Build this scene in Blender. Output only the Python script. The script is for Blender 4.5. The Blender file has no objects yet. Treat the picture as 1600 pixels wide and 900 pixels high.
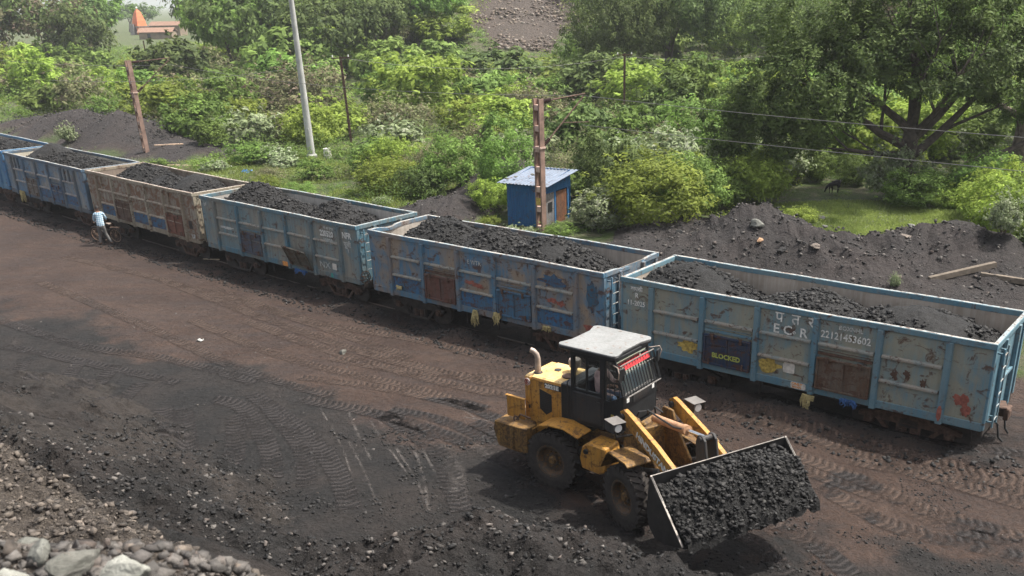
import bpy, math, random
import numpy as np
from mathutils import Vector, Matrix, Euler

# ------------------------------------------------------------------ camera, sky, sun, exposure
S = bpy.context.scene
COL = S.collection
R = math.radians
PI = math.pi

cam_d = bpy.data.cameras.new('camera')
cam = bpy.data.objects.new('camera', cam_d)
COL.objects.link(cam)
PITCH, ROLL, CH = 0.4073714, -0.0183829, 10.4541522
U0 = Vector((0, math.sin(PITCH), math.cos(PITCH)))
FW = Vector((0, math.cos(PITCH), -math.sin(PITCH)))
XX = Vector((1, 0, 0))
RT = math.cos(ROLL) * XX + math.sin(ROLL) * U0
UP = -math.sin(ROLL) * XX + math.cos(ROLL) * U0
M = Matrix((( RT.x, UP.x, -FW.x, 0), (RT.y, UP.y, -FW.y, 0), (RT.z, UP.z, -FW.z, CH), (0, 0, 0, 1)))
cam.matrix_world = M
cam_d.sensor_width = 36
cam_d.lens = 1465.2536 / 1600 * 36
cam_d.shift_x = -84.876 / 1600
cam_d.shift_y = 178.827 / 1600
cam_d.clip_start = 0.1
cam_d.clip_end = 9000
cam_d.dof.use_dof = True
cam_d.dof.focus_distance = 23
cam_d.dof.aperture_fstop = 2.4
S.camera = cam

SUN_DIR = Vector((math.cos(R(60)) * math.cos(R(14)), math.cos(R(60)) * math.sin(R(14)), math.sin(R(60)))).normalized()
w = bpy.data.worlds.new('World'); S.world = w; w.use_nodes = True
nt = w.node_tree
bg = nt.nodes['Background']
sky = nt.nodes.new('ShaderNodeTexSky'); sky.sky_type = 'NISHITA'; sky.sun_disc = False
sky.sun_elevation = math.asin(SUN_DIR.z)
sky.sun_rotation = math.atan2(SUN_DIR.x, SUN_DIR.y)
sky.air_density = 1.0; sky.dust_density = 5.0; sky.ozone_density = 1.0
hs = nt.nodes.new('ShaderNodeHueSaturation'); hs.inputs['Saturation'].default_value = .42   # milky monsoon sky
nt.links.new(sky.outputs[0], hs.inputs['Color']); nt.links.new(hs.outputs[0], bg.inputs[0]); bg.inputs[1].default_value = 0.15
sd = bpy.data.lights.new('sun', 'SUN'); sd.energy = 4.3; sd.angle = R(1.2); sd.color = (1, 0.95, 0.87)
sun = bpy.data.objects.new('sun', sd); COL.objects.link(sun)
sun.rotation_euler = (-SUN_DIR).to_track_quat('-Z', 'Y').to_euler()
sun.location = (0, 0, 60)
S.view_settings.view_transform = 'Standard'; S.view_settings.look = 'None'
S.view_settings.exposure = 0.92; S.view_settings.gamma = 1; S.view_settings.use_curve_mapping = False
S.render.engine = 'CYCLES'
S.cycles.volume_bounces = 0
S.cycles.max_bounces = 6
S.cycles.transparent_max_bounces = 12

# ------------------------------------------------------------------ helpers
def tag(o, label=None, cat=None, group=None, kind=None):
    if label: o['label'] = label
    if cat: o['category'] = cat
    if group: o['group'] = group
    if kind: o['kind'] = kind
    return o

def empty(name, loc=(0, 0, 0), rz=0.0):
    o = bpy.data.objects.new(name, None); COL.objects.link(o)
    o.location = loc; o.rotation_euler = (0, 0, rz); o.empty_display_size = .2
    return o

def link(name, me, parent=None):
    o = bpy.data.objects.new(name, me); COL.objects.link(o)
    if parent: o.parent = parent
    return o

def kids(o): return [c for c in bpy.data.objects if c.parent == o]

def copy_tree(o, parent=None):
    c = o.copy(); COL.objects.link(c)
    if parent: c.parent = parent
    for ch in kids(o): copy_tree(ch, c)
    return c

class MB:
    """collects shapes, then links them as one mesh object"""
    def __init__(s): s.v = []; s.f = []; s.m = []
    def add(s, vs, fs, mi=0):
        b = len(s.v); s.v += [tuple(p) for p in vs]
        s.f += [tuple(b + i for i in f) for f in fs]; s.m += [mi] * len(fs); return s
    def box(s, c, d, rot=None, mi=0, mats=None):
        x, y, z = d[0] / 2, d[1] / 2, d[2] / 2
        vs = [Vector(p) for p in [(-x, -y, -z), (x, -y, -z), (x, y, -z), (-x, y, -z), (-x, -y, z), (x, -y, z), (x, y, z), (-x, y, z)]]
        if rot is not None:
            q = rot if isinstance(rot, Matrix) else Euler(rot).to_matrix()
            vs = [q @ p for p in vs]
        vs = [p + Vector(c) for p in vs]
        fs = [(0, 3, 2, 1), (4, 5, 6, 7), (0, 1, 5, 4), (2, 3, 7, 6), (1, 2, 6, 5), (3, 0, 4, 7)]
        return s.add(vs, fs, mi)
    def tube(s, pts, r, n=8, mi=0, caps=True):
        pts = [Vector(p) for p in pts]; rs = r if isinstance(r, (list, tuple)) else [r] * len(pts)
        vs = []; fs = []
        for i, p in enumerate(pts):
            t = (pts[min(i + 1, len(pts) - 1)] - pts[max(i - 1, 0)])
            t = t.normalized() if t.length > 1e-9 else Vector((0, 0, 1))
            a = t.orthogonal().normalized() if i == 0 else (a - t * a.dot(t)).normalized()
            b = t.cross(a)
            for k in range(n):
                th = 2 * PI * k / n
                vs.append(p + rs[i] * (math.cos(th) * a + math.sin(th) * b))
        for i in range(len(pts) - 1):
            for k in range(n):
                fs.append((i * n + k, i * n + (k + 1) % n, (i + 1) * n + (k + 1) % n, (i + 1) * n + k))
        if caps: fs += [tuple(range(n))[::-1], tuple((len(pts) - 1) * n + k for k in range(n))]
        return s.add(vs, fs, mi)
    def prism(s, poly, p0, p1, ax='y', mi=0):
        """poly in the plane across ax, swept from p0 to p1 along ax"""
        def P(a, b, c):
            return {'y': (a, c, b), 'x': (c, a, b), 'z': (a, b, c)}[ax]
        n = len(poly)
        vs = [P(a, b, p0) for a, b in poly] + [P(a, b, p1) for a, b in poly]
        fs = [tuple(range(n)), tuple(range(n, 2 * n))[::-1]] + [(i, n + i, n + (i + 1) % n, (i + 1) % n) for i in range(n)]
        return s.add(vs, fs, mi)
    def lathe(s, prof, n=24, c=(0, 0, 0), ax='z', mi=0):
        """prof: list of (radius, height along ax)"""
        vs = []; fs = []
        for r_, h in prof:
            for k in range(n):
                t = 2 * PI * k / n; a, b = r_ * math.cos(t), r_ * math.sin(t)
                vs.append(Vector({'z': (a, b, h), 'y': (a, h, b), 'x': (h, a, b)}[ax]) + Vector(c))
        for i in range(len(prof) - 1):
            for k in range(n): fs.append((i * n + k, i * n + (k + 1) % n, (i + 1) * n + (k + 1) % n, (i + 1) * n + k))
        return s.add(vs, fs, mi)
    def torus(s, c, r1, r2, n=28, k=8, ax='y', mi=0):
        prof = [(r1 + r2 * math.cos(2 * PI * i / k), r2 * math.sin(2 * PI * i / k)) for i in range(k + 1)]
        return s.lathe(prof, n, c, ax, mi)
    def build(s, name, mats, parent=None, smooth=False, bevel=0, loc=None, rz=None):
        me = bpy.data.meshes.new(name); me.from_pydata(s.v, [], s.f)
        for m in (mats if isinstance(mats, (list, tuple)) else [mats]): me.materials.append(m)
        me.polygons.foreach_set('material_index', s.m)
        if smooth: me.polygons.foreach_set('use_smooth', [True] * len(s.f))
        import bmesh
        bm = bmesh.new(); bm.from_mesh(me); bmesh.ops.recalc_face_normals(bm, faces=bm.faces); bm.to_mesh(me); bm.free()
        me.update()
        if smooth:
            try: me.set_sharp_from_angle(angle=R(40))
            except Exception: pass
        o = link(name, me, parent)
        if bevel:
            b = o.modifiers.new('bevel', 'BEVEL'); b.width = bevel; b.segments = 1; b.limit_method = 'ANGLE'; b.angle_limit = R(40)
        if loc is not None: o.location = loc
        if rz is not None: o.rotation_euler = (0, 0, rz)
        return o

def np_mesh(name, V, F, mats, smooth=False, attrs=None, parent=None):
    """V (n,3), F (m,k) with constant k"""
    me = bpy.data.meshes.new(name)
    V = np.asarray(V, np.float32); F = np.asarray(F, np.int32); k = F.shape[1]
    me.vertices.add(len(V)); me.vertices.foreach_set('co', V.ravel())
    me.loops.add(F.size); me.loops.foreach_set('vertex_index', F.ravel())
    me.polygons.add(len(F))
    me.polygons.foreach_set('loop_start', np.arange(0, F.size, k, dtype=np.int32))
    try: me.polygons.foreach_set('loop_total', np.full(len(F), k, np.int32))
    except Exception: pass
    if smooth: me.polygons.foreach_set('use_smooth', np.ones(len(F), bool))
    for m in (mats if isinstance(mats, (list, tuple)) else [mats]): me.materials.append(m)
    me.update(calc_edges=True); me.validate()
    for nm, arr in (attrs or {}).items():
        a = me.attributes.new(nm, 'FLOAT', 'POINT'); a.data.foreach_set('value', np.asarray(arr, np.float32).ravel())
    return link(name, me, parent)

# numpy value noise
def _h(ix, iy, seed):
    n = (ix.astype(np.int64) * 374761393 + iy.astype(np.int64) * 668265263 + seed * 974711) & 0x7fffffff
    n = ((n ^ (n >> 13)) * 1274126177) & 0x7fffffff
    return ((n ^ (n >> 16)) & 0xffff) / 65535.0
def vnoise(x, y, seed=0):
    x = np.asarray(x, float); y = np.asarray(y, float)
    ix = np.floor(x); iy = np.floor(y); fx = x - ix; fy = y - iy
    fx = fx * fx * (3 - 2 * fx); fy = fy * fy * (3 - 2 * fy)
    a = _h(ix, iy, seed); b = _h(ix + 1, iy, seed); c = _h(ix, iy + 1, seed); d = _h(ix + 1, iy + 1, seed)
    return (a + (b - a) * fx) * (1 - fy) + (c + (d - c) * fx) * fy
def fbm(x, y, oct=4, seed=0):
    s = 0; a = .5; t = 0
    for o in range(oct):
        s = s + a * vnoise(x * 2 ** o + 17.3 * o, y * 2 ** o - 9.1 * o, seed + o); t += a; a *= .5
    return s / t          # 0..1
def sstep(a, b, x):
    t = np.clip((x - a) / (b - a), 0, 1); return t * t * (3 - 2 * t)

# ------------------------------------------------------------------ materials
class N:
    """tiny node-graph helper"""
    def __init__(s, name):
        s.m = bpy.data.materials.new(name); s.m.use_nodes = True; s.t = s.m.node_tree
        s.p = s.t.nodes['Principled BSDF']; s.out = s.t.nodes['Material Output']
        s.tc = s.t.nodes.new('ShaderNodeTexCoord')
    def n(s, typ, **kw):
        nd = s.t.nodes.new(typ)
        for k, v in kw.items(): setattr(nd, k, v)
        return nd
    def l(s, a, b): s.t.links.new(a, b); return s
    def coord(s, scale=(1, 1, 1), obj=True, rot=(0, 0, 0)):
        mp = s.n('ShaderNodeMapping'); mp.inputs['Scale'].default_value = scale; mp.inputs['Rotation'].default_value = rot
        s.l(s.tc.outputs['Object'] if obj else s.geo().outputs['Position'], mp.inputs[0]); return mp.outputs[0]
    def geo(s): return s.n('ShaderNodeNewGeometry')
    def noise(s, vec, scale=5, detail=4, rough=.55, dist=0, out='Fac'):
        nd = s.n('ShaderNodeTexNoise'); nd.inputs['Scale'].default_value = scale; nd.inputs['Detail'].default_value = detail
        nd.inputs['Roughness'].default_value = rough; nd.inputs['Distortion'].default_value = dist
        s.l(vec, nd.inputs['Vector']); return nd.outputs[out]
    def ramp(s, fac, stops):
        nd = s.n('ShaderNodeValToRGB'); cr = nd.color_ramp
        while len(cr.elements) > 1: cr.elements.remove(cr.elements[-1])
        for i, (p, c) in enumerate(stops):
            e = cr.elements[0] if i == 0 else cr.elements.new(p)
            e.position = p; c = (c, c, c) if isinstance(c, (int, float)) else c; e.color = (*c, 1)
        s.l(fac, nd.inputs[0]); return nd.outputs[0]
    def mix(s, fac, a, b, mode='MIX'):
        nd = s.n('ShaderNodeMix'); nd.data_type = 'RGBA'; nd.blend_type = mode
        for v, i in ((fac, nd.inputs[0]), (a, nd.inputs[6]), (b, nd.inputs[7])):
            if hasattr(v, 'links'): s.l(v, i)
            elif isinstance(v, (int, float)): i.default_value = v if i == nd.inputs[0] else (v, v, v, 1)
            else: i.default_value = (*v, 1)
        return nd.outputs[2]
    def math(s, op, a, b=0.0, clamp=False):
        nd = s.n('ShaderNodeMath'); nd.operation = op; nd.use_clamp = clamp
        for v, i in ((a, 0), (b, 1)):
            if hasattr(v, 'links'): s.l(v, nd.inputs[i])
            else: nd.inputs[i].default_value = v
        return nd.outputs[0]
    def sep(s, vec):
        nd = s.n('ShaderNodeSeparateXYZ'); s.l(vec, nd.inputs[0]); return nd.outputs
    def attr(s, name, out='Fac'):
        nd = s.n('ShaderNodeAttribute'); nd.attribute_name = name; return nd.outputs[out]
    def bump(s, h, strength=.5, dist=.02, normal=None):
        nd = s.n('ShaderNodeBump'); nd.inputs['Strength'].default_value = strength; nd.inputs['Distance'].default_value = dist
        s.l(h, nd.inputs['Height'])
        if normal: s.l(normal, nd.inputs['Normal'])
        return nd.outputs[0]
    def fin(s, col=None, rough=.7, metal=0.0, normal=None, spec=.5):
        def put(v, key):
            if v is None: return
            if hasattr(v, 'links'): s.l(v, s.p.inputs[key])
            elif isinstance(v, (int, float)): s.p.inputs[key].default_value = v
            else: s.p.inputs[key].default_value = (*v, 1)
        put(col, 'Base Color'); put(rough, 'Roughness'); put(metal, 'Metallic'); put(normal, 'Normal'); put(spec, 'Specular IOR Level')
        return s.m

def plain(name, col, rough=.6, metal=0, var=.25, scale=6, spec=.4):
    g = N(name); v = g.coord()
    f = g.noise(v, scale, 5)
    c = g.mix(g.ramp(f, [(.3, 0), (.7, 1)]), tuple(x * (1 - var) for x in col), tuple(min(1, x * (1 + var)) for x in col))
    return g.fin(c, rough, metal, g.bump(g.noise(v, scale * 6, 3), .25, .01), spec)

def worn(name, base, second, rust=(.09, .04, .022), dirt=(.06, .055, .05), amount=.5, rustamt=.35, scale=1.0, rough=.6, chips=(.3, .27, .24)):
    """old painted steel: faded patches, vertical grime streaks, rust and scraped spots"""
    g = N(name); v = g.coord()
    big = g.noise(g.coord((1, 1, .8)), 1.1 * scale, 4, .6, .6)
    c = g.mix(g.ramp(big, [(.40, 0), (.60, 1)]), base, second)
    st = g.noise(g.coord((5, 5, .35)), 2.2 * scale, 6, .65)
    c = g.mix(g.ramp(st, [(.50 - .22 * amount, 0), (.75 - .1 * amount, min(1, .35 + amount))]), c, dirt)
    blot = g.noise(g.coord((1, 1, 1.3)), 2.6 * scale, 6, .7, 1.2)
    c = g.mix(g.ramp(blot, [(.60 - .25 * rustamt, 0), (.68 - .2 * rustamt, .85)]), c, rust)
    sc = g.noise(g.coord((1.5, 1.5, 9), rot=(0, .5, 0)), 3.5 * scale, 7, .8)
    c = g.mix(g.ramp(sc, [(.66, 0), (.70, .55)]), c, chips)
    fine = g.noise(v, 30, 4, .7)
    c = g.mix(.25, c, g.ramp(fine, [(.3, .0), (.7, .25)]), 'SOFT_LIGHT')
    h = g.noise(v, 3, 6, .7)
    return g.fin(c, g.ramp(big, [(.3, rough), (.7, rough + .2)]), 0, g.bump(h, .5, .03, g.bump(fine, .2, .01)), .35)
# ------------------------------------------------------------------ terrain
TRK = [  # (x, y, heading) of each wagon along the curved siding
 (14.86, 17.95, -.625), (6.5553, 24.0102, -.6481), (-1.9459, 30.5729, -.6652), (-10.3559, 37.4588, -.6901),
 (-18.5000, 44.4112, -.7220), (-26.2987, 51.2391, -.7330), (-34.1424, 58.4662, -.7392)]
_tl = np.array([(40.0, -.5)] + [(a, b) for a, b, _ in TRK] + [(-62.0, 84.0), (-190.0, 196.0)])
def track_t(x, y):
    """signed distance from the siding, positive beyond it"""
    x = np.asarray(x, float); y = np.asarray(y, float)
    best = np.full(x.shape, 1e9); sg = np.zeros(x.shape)
    for a, b in zip(_tl[:-1], _tl[1:]):
        d = b - a; L = np.hypot(*d); u = d / L
        px, py = x - a[0], y - a[1]
        t = np.clip(px * u[0] + py * u[1], 0, L)
        dx, dy = px - t * u[0], py - t * u[1]; dist = np.hypot(dx, dy)
        side = (px * u[1] - py * u[0])
        m = dist < best; best = np.where(m, dist, best); sg = np.where(m, side, sg)
    return best * np.sign(sg)

HEAPS = [ # x, y, rx, ry, h  beyond the track (coal and shale spoil)
 (8.2, 39.8, 3.8, 3.6, 1.75), (10.8, 38.0, 3.5, 3.2, 1.0), (4.4, 38.6, 3.6, 3.2, .9), (15.6, 36.6, 4.2, 3.6, 1.65), (12.0, 34.5, 4.5, 3.5, .75), (17.8, 30.6, 3.5, 3.5, .6),
 (-35.0, 77.5, 6.5, 4.8, 2.5), (-41.0, 82.5, 6, 4.5, 2.2), (-47.0, 88.0, 6, 5, 1.4), (-28.0, 71.5, 5, 4, .9), (-3.2, 54.5, 3.2, 3.6, 1.9), (-6.3, 48.5, 2.4, 4.5, 1.0), (5.2, 43.5, 2.6, 3.4, .7)]
def heaps(x, y):
    z = 0 * x
    for a, b, rx, ry, h in HEAPS:
        c, s = math.cos(-.72), math.sin(-.72); x = x + 0; y = y + 0
        u = ((x - a) * c + (y - b) * s) / rx; v = (-(x - a) * s + (y - b) * c) / ry
        q = np.sqrt(u * u + v * v)
        z = z + h * (1 - sstep(.12, 1.3, q + .30 * (fbm(x * .45, y * .45, 3, 61) - .5))) * (1 - .75 * np.clip(z / (h + .3), 0, 1))
    return z

def cone(x, y, pts, slope_away, slope_in, n, over_s=.55):
    """ridge along a polyline (x, y, z); drops on the side the normal n points to"""
    out = np.full(np.shape(x), -50.0)
    for (x0, y0, z0), (x1, y1, z1) in zip(pts[:-1], pts[1:]):
        d = np.array([x1 - x0, y1 - y0]); L2 = d @ d
        tr = ((x - x0) * d[0] + (y - y0) * d[1]) / L2; t = np.clip(tr, 0, 1)
        last = (x1, y1) == tuple(pts[-1][:2]); over = np.where(last, np.clip(tr - 1, 0, 99), 0) * math.sqrt(L2)
        qx, qy = x - (x0 + t * d[0]), y - (y0 + t * d[1]); dist = np.hypot(qx, qy)
        away = (qx * n[0] + qy * n[1]) > 0
        zz = z0 + t * (z1 - z0) - np.where(away, dist * slope_away, dist * slope_in) - over * over_s
        out = np.maximum(out, zz)
    return out

def terrain(x, y):
    x = np.asarray(x, float); y = np.asarray(y, float)
    t = track_t(x, y)
    n1 = fbm(x * .35, y * .35, 4, 3); n2 = fbm(x * 1.6, y * 1.6, 4, 9); n3 = fbm(x * 5, y * 5, 4, 21)
    # yard plateau in front of the siding
    yard = .30 + .10 * (n1 - .5) + .05 * (n2 - .5) + .012 * (n3 - .5)
    bed = .02 + .10 * (n2 - .5)
    k = sstep(-3.4, -1.5, t)
    z = yard * (1 - k) + bed * k
    hi = .16 + .34 * sstep(.5, 3.0, x) + .12 * sstep(-6, -3, x) * (x < .5); z += np.exp(-(np.abs(t + 1.85 + .25 * (n1 - .5)) / .85) ** 2.4) * (hi + .45 * (fbm(x * .55, y * .55, 3, 5) - .5) + .18 * (n2 - .5))
    # beyond the siding
    far = .10 + .5 * (n1 - .35) + .10 * (n2 - .5)
    k2 = sstep(1.8, 4.5, t)
    z = z * (1 - k2) + far * k2
    # slow swell of the far land; spoil bank at the back
    z += k2 * sstep(60, 190, y) * 1.6 * (fbm(x * .02, y * .02, 3, 31) - .2)
    bank = np.clip((y - 130) + 14 * (fbm(x * .03, y * .03, 3, 41) - .5), 0, 90) * .40 * sstep(-.27, -.14, x / np.maximum(y, 1)) * sstep(60, 110, y) 
    z += bank * k2
    hp_ = heaps(x, y); z += hp_ * (1 + .5 * (n2 - .5)) + np.clip(hp_ * 3, 0, 1) * .12 * (n3 - .5)
    # raised ground the picture is taken from
    z0 = .3 + np.clip(12.0 - y, 0, 60) * .42
    rr = lambda a: a - .12 + .60 * (n2 - .5) + .26 * (n3 - .5) + .4 * (n1 - .5)
    grav = rr(cone(x, y, [(-11.5, 14.0, 4.1), (-8.1, 12.0, 4.38), (-5.9, 11.0, 4.30), (-4.94, 10.0, 4.33), (-3.98, 9.0, 4.45), (-3.5, 8.2, 4.5)], 1.0, -.02, (.62, .78), 1.5))
    spur = rr(cone(x, y, [(-16, 21, 2.9), (-11.9, 18.0, 2.45), (-10.2, 17.0, 2.35), (-8.6, 15.2, 2.2), (-7.0, 13.8, 1.5), (-5.6, 12.8, 1.0)], .50, .12, (.4, .9)))
    coal = rr(cone(x, y, [(-4.6, 12.3, .9), (-3.4, 13.0, 1.75), (-2.4, 13.7, 2.25), (-1.5, 14.3, 2.2), (-.5, 14.4, 1.9), (.3, 13.9, 1.4), (1.0, 12.8, .9)], .62, .25, (.1, 1)))
    rock = 7.72 - .95 * np.clip(y - 4.55, 0, 9) - .12 * np.clip(x + 3.3, -.6, 9) - 2.2 * np.clip(x + 2.0, 0, 9) + .22 * (n2 - .5)
    near = np.where(y < 9, np.minimum(z0, 8.4), -50)
    stack = np.stack([z, np.where(y < 24, z0, -50), np.where(y < 26, spur, -50), np.where(y < 26, coal, -50), np.where(y < 20, grav, -50), np.where(y < 12, rock, -50)])
    # camera stays clear of the ground
    zz = stack.max(0); which = stack.argmax(0)
    zz = np.minimum(zz, 8.75 + 0 * zz + np.clip(y - 60, 0, 400))
    return zz, which, t, n1, n2

def zat(x, y): return float(terrain(np.array([x]), np.array([y]))[0][0])

def axis(lo, hi, d, out_lo, out_hi, g=1.07):
    a = list(np.arange(lo, hi, d)); s = d; v = hi
    while v < out_hi: a.append(v); s *= g; v += s
    a.append(out_hi); s = d; v = lo - d; b = []
    while v > out_lo: b.append(v); s *= g; v -= s
    b.append(out_lo); return np.array(sorted(set(b)) + a)
def yard_dark(x, y, n1, n2):
    yb = np.interp(x, [-40, -20.4, -14.2, -10.1, -5.5, -1.9, -.25, 1.4, 3.9, 6.2, 12], [44, 32.6, 28.9, 25.9, 22.5, 20.1, 17.6, 16.4, 15.8, 15.2, 14])
    return sstep(-1.2, 2.2, yb + 1.0 - y + 5.0 * (n1 - .5) + 2 * (n2 - .5))
xs = axis(-16, 12, .085, -2800, 2400); ys = axis(3, 30, .085, -60, 4300)
GX, GY = np.meshgrid(xs, ys)
GZ, WHICH, GT, N1, N2 = terrain(GX.ravel(), GY.ravel())
gx, gy = GX.ravel(), GY.ravel()
# ground cover masks (what the ground is made of)
hp = heaps(gx, gy)
dark = yard_dark(gx, gy, N1, N2)
dark = np.maximum(dark * (GT < 0), sstep(-3.8, -1.9, GT + (N2 - .5) * 2.2) * (GT < 1.5) * .60)
dark = np.where((WHICH == 2) | (WHICH == 3), 1, dark)
grav = np.where((WHICH == 4), 1 - sstep(.1, .7, (gx + 3.98) * .62 + (gy - 9) * .78), np.where(WHICH == 5, 1.0, 0.0))
grav = np.where((WHICH == 2), .28 * sstep(.42, .6, fbm(gx * .6, gy * .6, 3, 77)), grav)
green = sstep(3.0, 6.5, GT + 3 * (N1 - .5)) * (hp < .25)
bare = np.maximum((hp >= .12).astype(float), 0)
slide = sstep(8.5, 5.5, np.abs(gx + .035 * gy) - 2 * np.sin(gy * .3) + 3 * (fbm(gx * .3, gy * .3, 3, 66) - .5)) * (gy > 136) * (gy < 230)
green = green * (1 - slide); grav = np.maximum(grav, slide * .75)
F = []
nx, ny = len(xs), len(ys)
ii = (np.arange(ny - 1)[:, None] * nx + np.arange(nx - 1)[None]).ravel()
F = np.stack([ii, ii + 1, ii + nx + 1, ii + nx], 1)

def ground_mat():
    g = N('yard_ground'); v = g.coord()
    dk, gr, gn, hpa = g.attr('dark'), g.attr('gravel'), g.attr('green'), g.attr('heap')
    st = g.noise(g.coord((.35, 1.6, 1), rot=(0, 0, .62)), 1.1, 5, .6, .4)
    n = g.noise(v, .45, 6, .6, .3)
    f1 = g.noise(v, 9, 6, .7); f2 = g.noise(v, 38, 4, .75)
    brown = g.mix(g.ramp(n, [(.35, 0), (.65, 1)]), (.048, .030, .023), (.077, .050, .038))
    brown = g.mix(g.ramp(st, [(.42, 0), (.66, .55)]), brown, (.045, .036, .034))
    brown = g.mix(g.ramp(f1, [(.35, .45), (.5, 0), (.62, 0)]), brown, (.03, .026, .026))
    coal = g.mix(g.ramp(f1, [(.35, 0), (.7, 1)]), (.009, .009, .009), (.030, .028, .027))
    coal = g.mix(g.ramp(n, [(.4, 0), (.62, .5)]), coal, (.048, .038, .033))
    dkm = g.math('ADD', dk, g.math('MULTIPLY', g.math('SUBTRACT', g.noise(v, 1.1, 6, .7), .5), 1.1))
    dkm = g.math('MULTIPLY', g.ramp(dkm, [(.35, 0), (.75, 1)]), 1.0)
    c = g.mix(dkm, brown, coal)
    gravc = g.ramp(f2, [(.3, (.03, .026, .022)), (.52, (.085, .07, .058)), (.74, (.19, .16, .13))])
    c = g.mix(gr, c, g.mix(g.ramp(f1, [(.35, .8), (.55, 0)]), gravc, (.045, .038, .034)))
    soil = g.mix(g.ramp(f1, [(.35, 0), (.65, 1)]), (.035, .06, .016), (.085, .12, .032))
    soil = g.mix(g.ramp(g.noise(v, .8, 5, .7), [(.45, 0), (.6, .75)]), soil, (.10, .085, .062))
    c = g.mix(g.ramp(g.math('ADD', gn, g.math('MULTIPLY', g.math('SUBTRACT', f1, .5), .8)), [(.35, 0), (.6, 1)]), c, soil)
    heapc = g.ramp(f2, [(.3, (.014, .013, .013)), (.55, (.036, .032, .031)), (.74, (.11, .095, .09))])
    heapc = g.mix(g.ramp(n, [(.4, 0), (.65, .4)]), heapc, (.055, .042, .038))
    c = g.mix(hpa, c, heapc)
    # pale specks of stone
    vo = g.n('ShaderNodeTexVoronoi'); vo.inputs['Scale'].default_value = 9; g.l(v, vo.inputs['Vector'])
    sp = g.math('LESS_THAN', vo.outputs['Distance'], .085)
    wn = g.n('ShaderNodeTexWhiteNoise'); g.l(vo.outputs['Position'], wn.inputs['Vector'])
    sp = g.math('MULTIPLY', sp, g.math('GREATER_THAN', wn.outputs['Value'], .86))
    c = g.mix(g.math('MULTIPLY', sp, .8), c, (.22, .20, .18))
    f3 = g.noise(v, 3.2, 5, .65); f4 = g.noise(v, 85, 2, .7)
    c = g.mix(.45, c, g.ramp(f4, [(.25, .18), (.75, .82)]), 'OVERLAY'); c = g.mix(.5, c, g.ramp(f3, [(.3, .32), (.7, .68)]), 'OVERLAY')
    b = g.bump(f3, .7, .22, g.bump(f1, 1.0, .10, g.bump(f2, 1.0, .05)))
    return g.fin(c, g.ramp(f1, [(.3, .75), (.7, .95)]), 0, b, .25)
GM = ground_mat()
ground = np_mesh('ground', np.stack([gx, gy, GZ], 1), F, GM, smooth=True, attrs={'dark': dark, 'gravel': grav, 'green': green, 'heap': bare})
tag(ground, kind='structure', label='brown and coal-black yard ground running out to green scrubland')

# far hill in the haze
hx = np.linspace(-900, 500, 90); hy = np.linspace(0, 1, 24)
HX, HY = np.meshgrid(hx, hy)
prof = 92 * np.exp(-((HX + 185) / 120) ** 2) + 50 * np.exp(-((HX + 560) / 220) ** 2) * .4 + 60 * np.exp(-((HX - 100) / 220) ** 2) + 14 * fbm(HX * .012, HX * 0 + 3, 4, 8)
HX = HX * 3.0; prof = prof * 3.0; HYY = 3450 + HY * 700
HZ = prof * np.sin(HY * PI * .5) * (.85 + .3 * fbm(HX * .007, HY * 6, 4, 12)) - 1
ii = (np.arange(23)[:, None] * 90 + np.arange(89)[None]).ravel()
hm = plain('hill_scrub', (.06, .08, .04), .95, 0, .4, .03)
hill = np_mesh('far_hill', np.stack([HX.ravel(), HYY.ravel(), HZ.ravel()], 1), np.stack([ii, ii + 1, ii + 91, ii + 90], 1), hm, True)
tag(hill, kind='structure', label='pale distant hill fading into the haze')

# ------------------------------------------------------------------ stones and coal lumps
def ico():
    p = (1 + 5 ** .5) / 2
    v = np.array([(-1, p, 0), (1, p, 0), (-1, -p, 0), (1, -p, 0), (0, -1, p), (0, 1, p), (0, -1, -p), (0, 1, -p), (p, 0, -1), (p, 0, 1), (-p, 0, -1), (-p, 0, 1)], float)
    f = np.array([(0, 11, 5), (0, 5, 1), (0, 1, 7), (0, 7, 10), (0, 10, 11), (1, 5, 9), (5, 11, 4), (11, 10, 2), (10, 7, 6), (7, 1, 8), (3, 9, 4), (3, 4, 2), (3, 2, 6), (3, 6, 8), (3, 8, 9), (4, 9, 5), (2, 4, 11), (6, 2, 10), (8, 6, 7), (9, 8, 1)])
    return v / np.linalg.norm(v[0]), f
CV = np.array([(x, y, z) for z in (-.8, .8) for y in (-.8, .8) for x in (-.8, .8)], float)
CF = np.array([(0, 2, 3), (0, 3, 1), (4, 5, 7), (4, 7, 6), (0, 1, 5), (0, 5, 4), (2, 6, 7), (2, 7, 3), (0, 4, 6), (0, 6, 2), (1, 3, 7), (1, 7, 5)])
def lumps(P, size, seed=1, flat=.75):
    """P (n,3) centres, size (n,): one angular lump each -> V, F"""
    rg = np.random.default_rng(seed); n = len(P)
    V = CV[None] * (1 + 1.1 * (rg.random((n, 8, 3)) - .62))
    V = V * (1 + .9 * (rg.random((n, 1, 3)) - .5)) 
    a = rg.random(n) * 6.283; b = rg.random(n) * 6.283
    ca, sa, cb, sb = np.cos(a), np.sin(a), np.cos(b), np.sin(b)
    Y = V[..., 1] * cb[:, None] - V[..., 2] * sb[:, None]; Z = V[..., 1] * sb[:, None] + V[..., 2] * cb[:, None]; X = V[..., 0]
    X, Y = X * ca[:, None] - Y * sa[:, None], X * sa[:, None] + Y * ca[:, None]
    V = np.stack([X, Y, Z * flat], -1) * size[:, None, None] + P[:, None, :]
    Fc = CF[None] + (np.arange(n) * 8)[:, None, None]
    return V.reshape(-1, 3), Fc.reshape(-1, 3)

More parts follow.
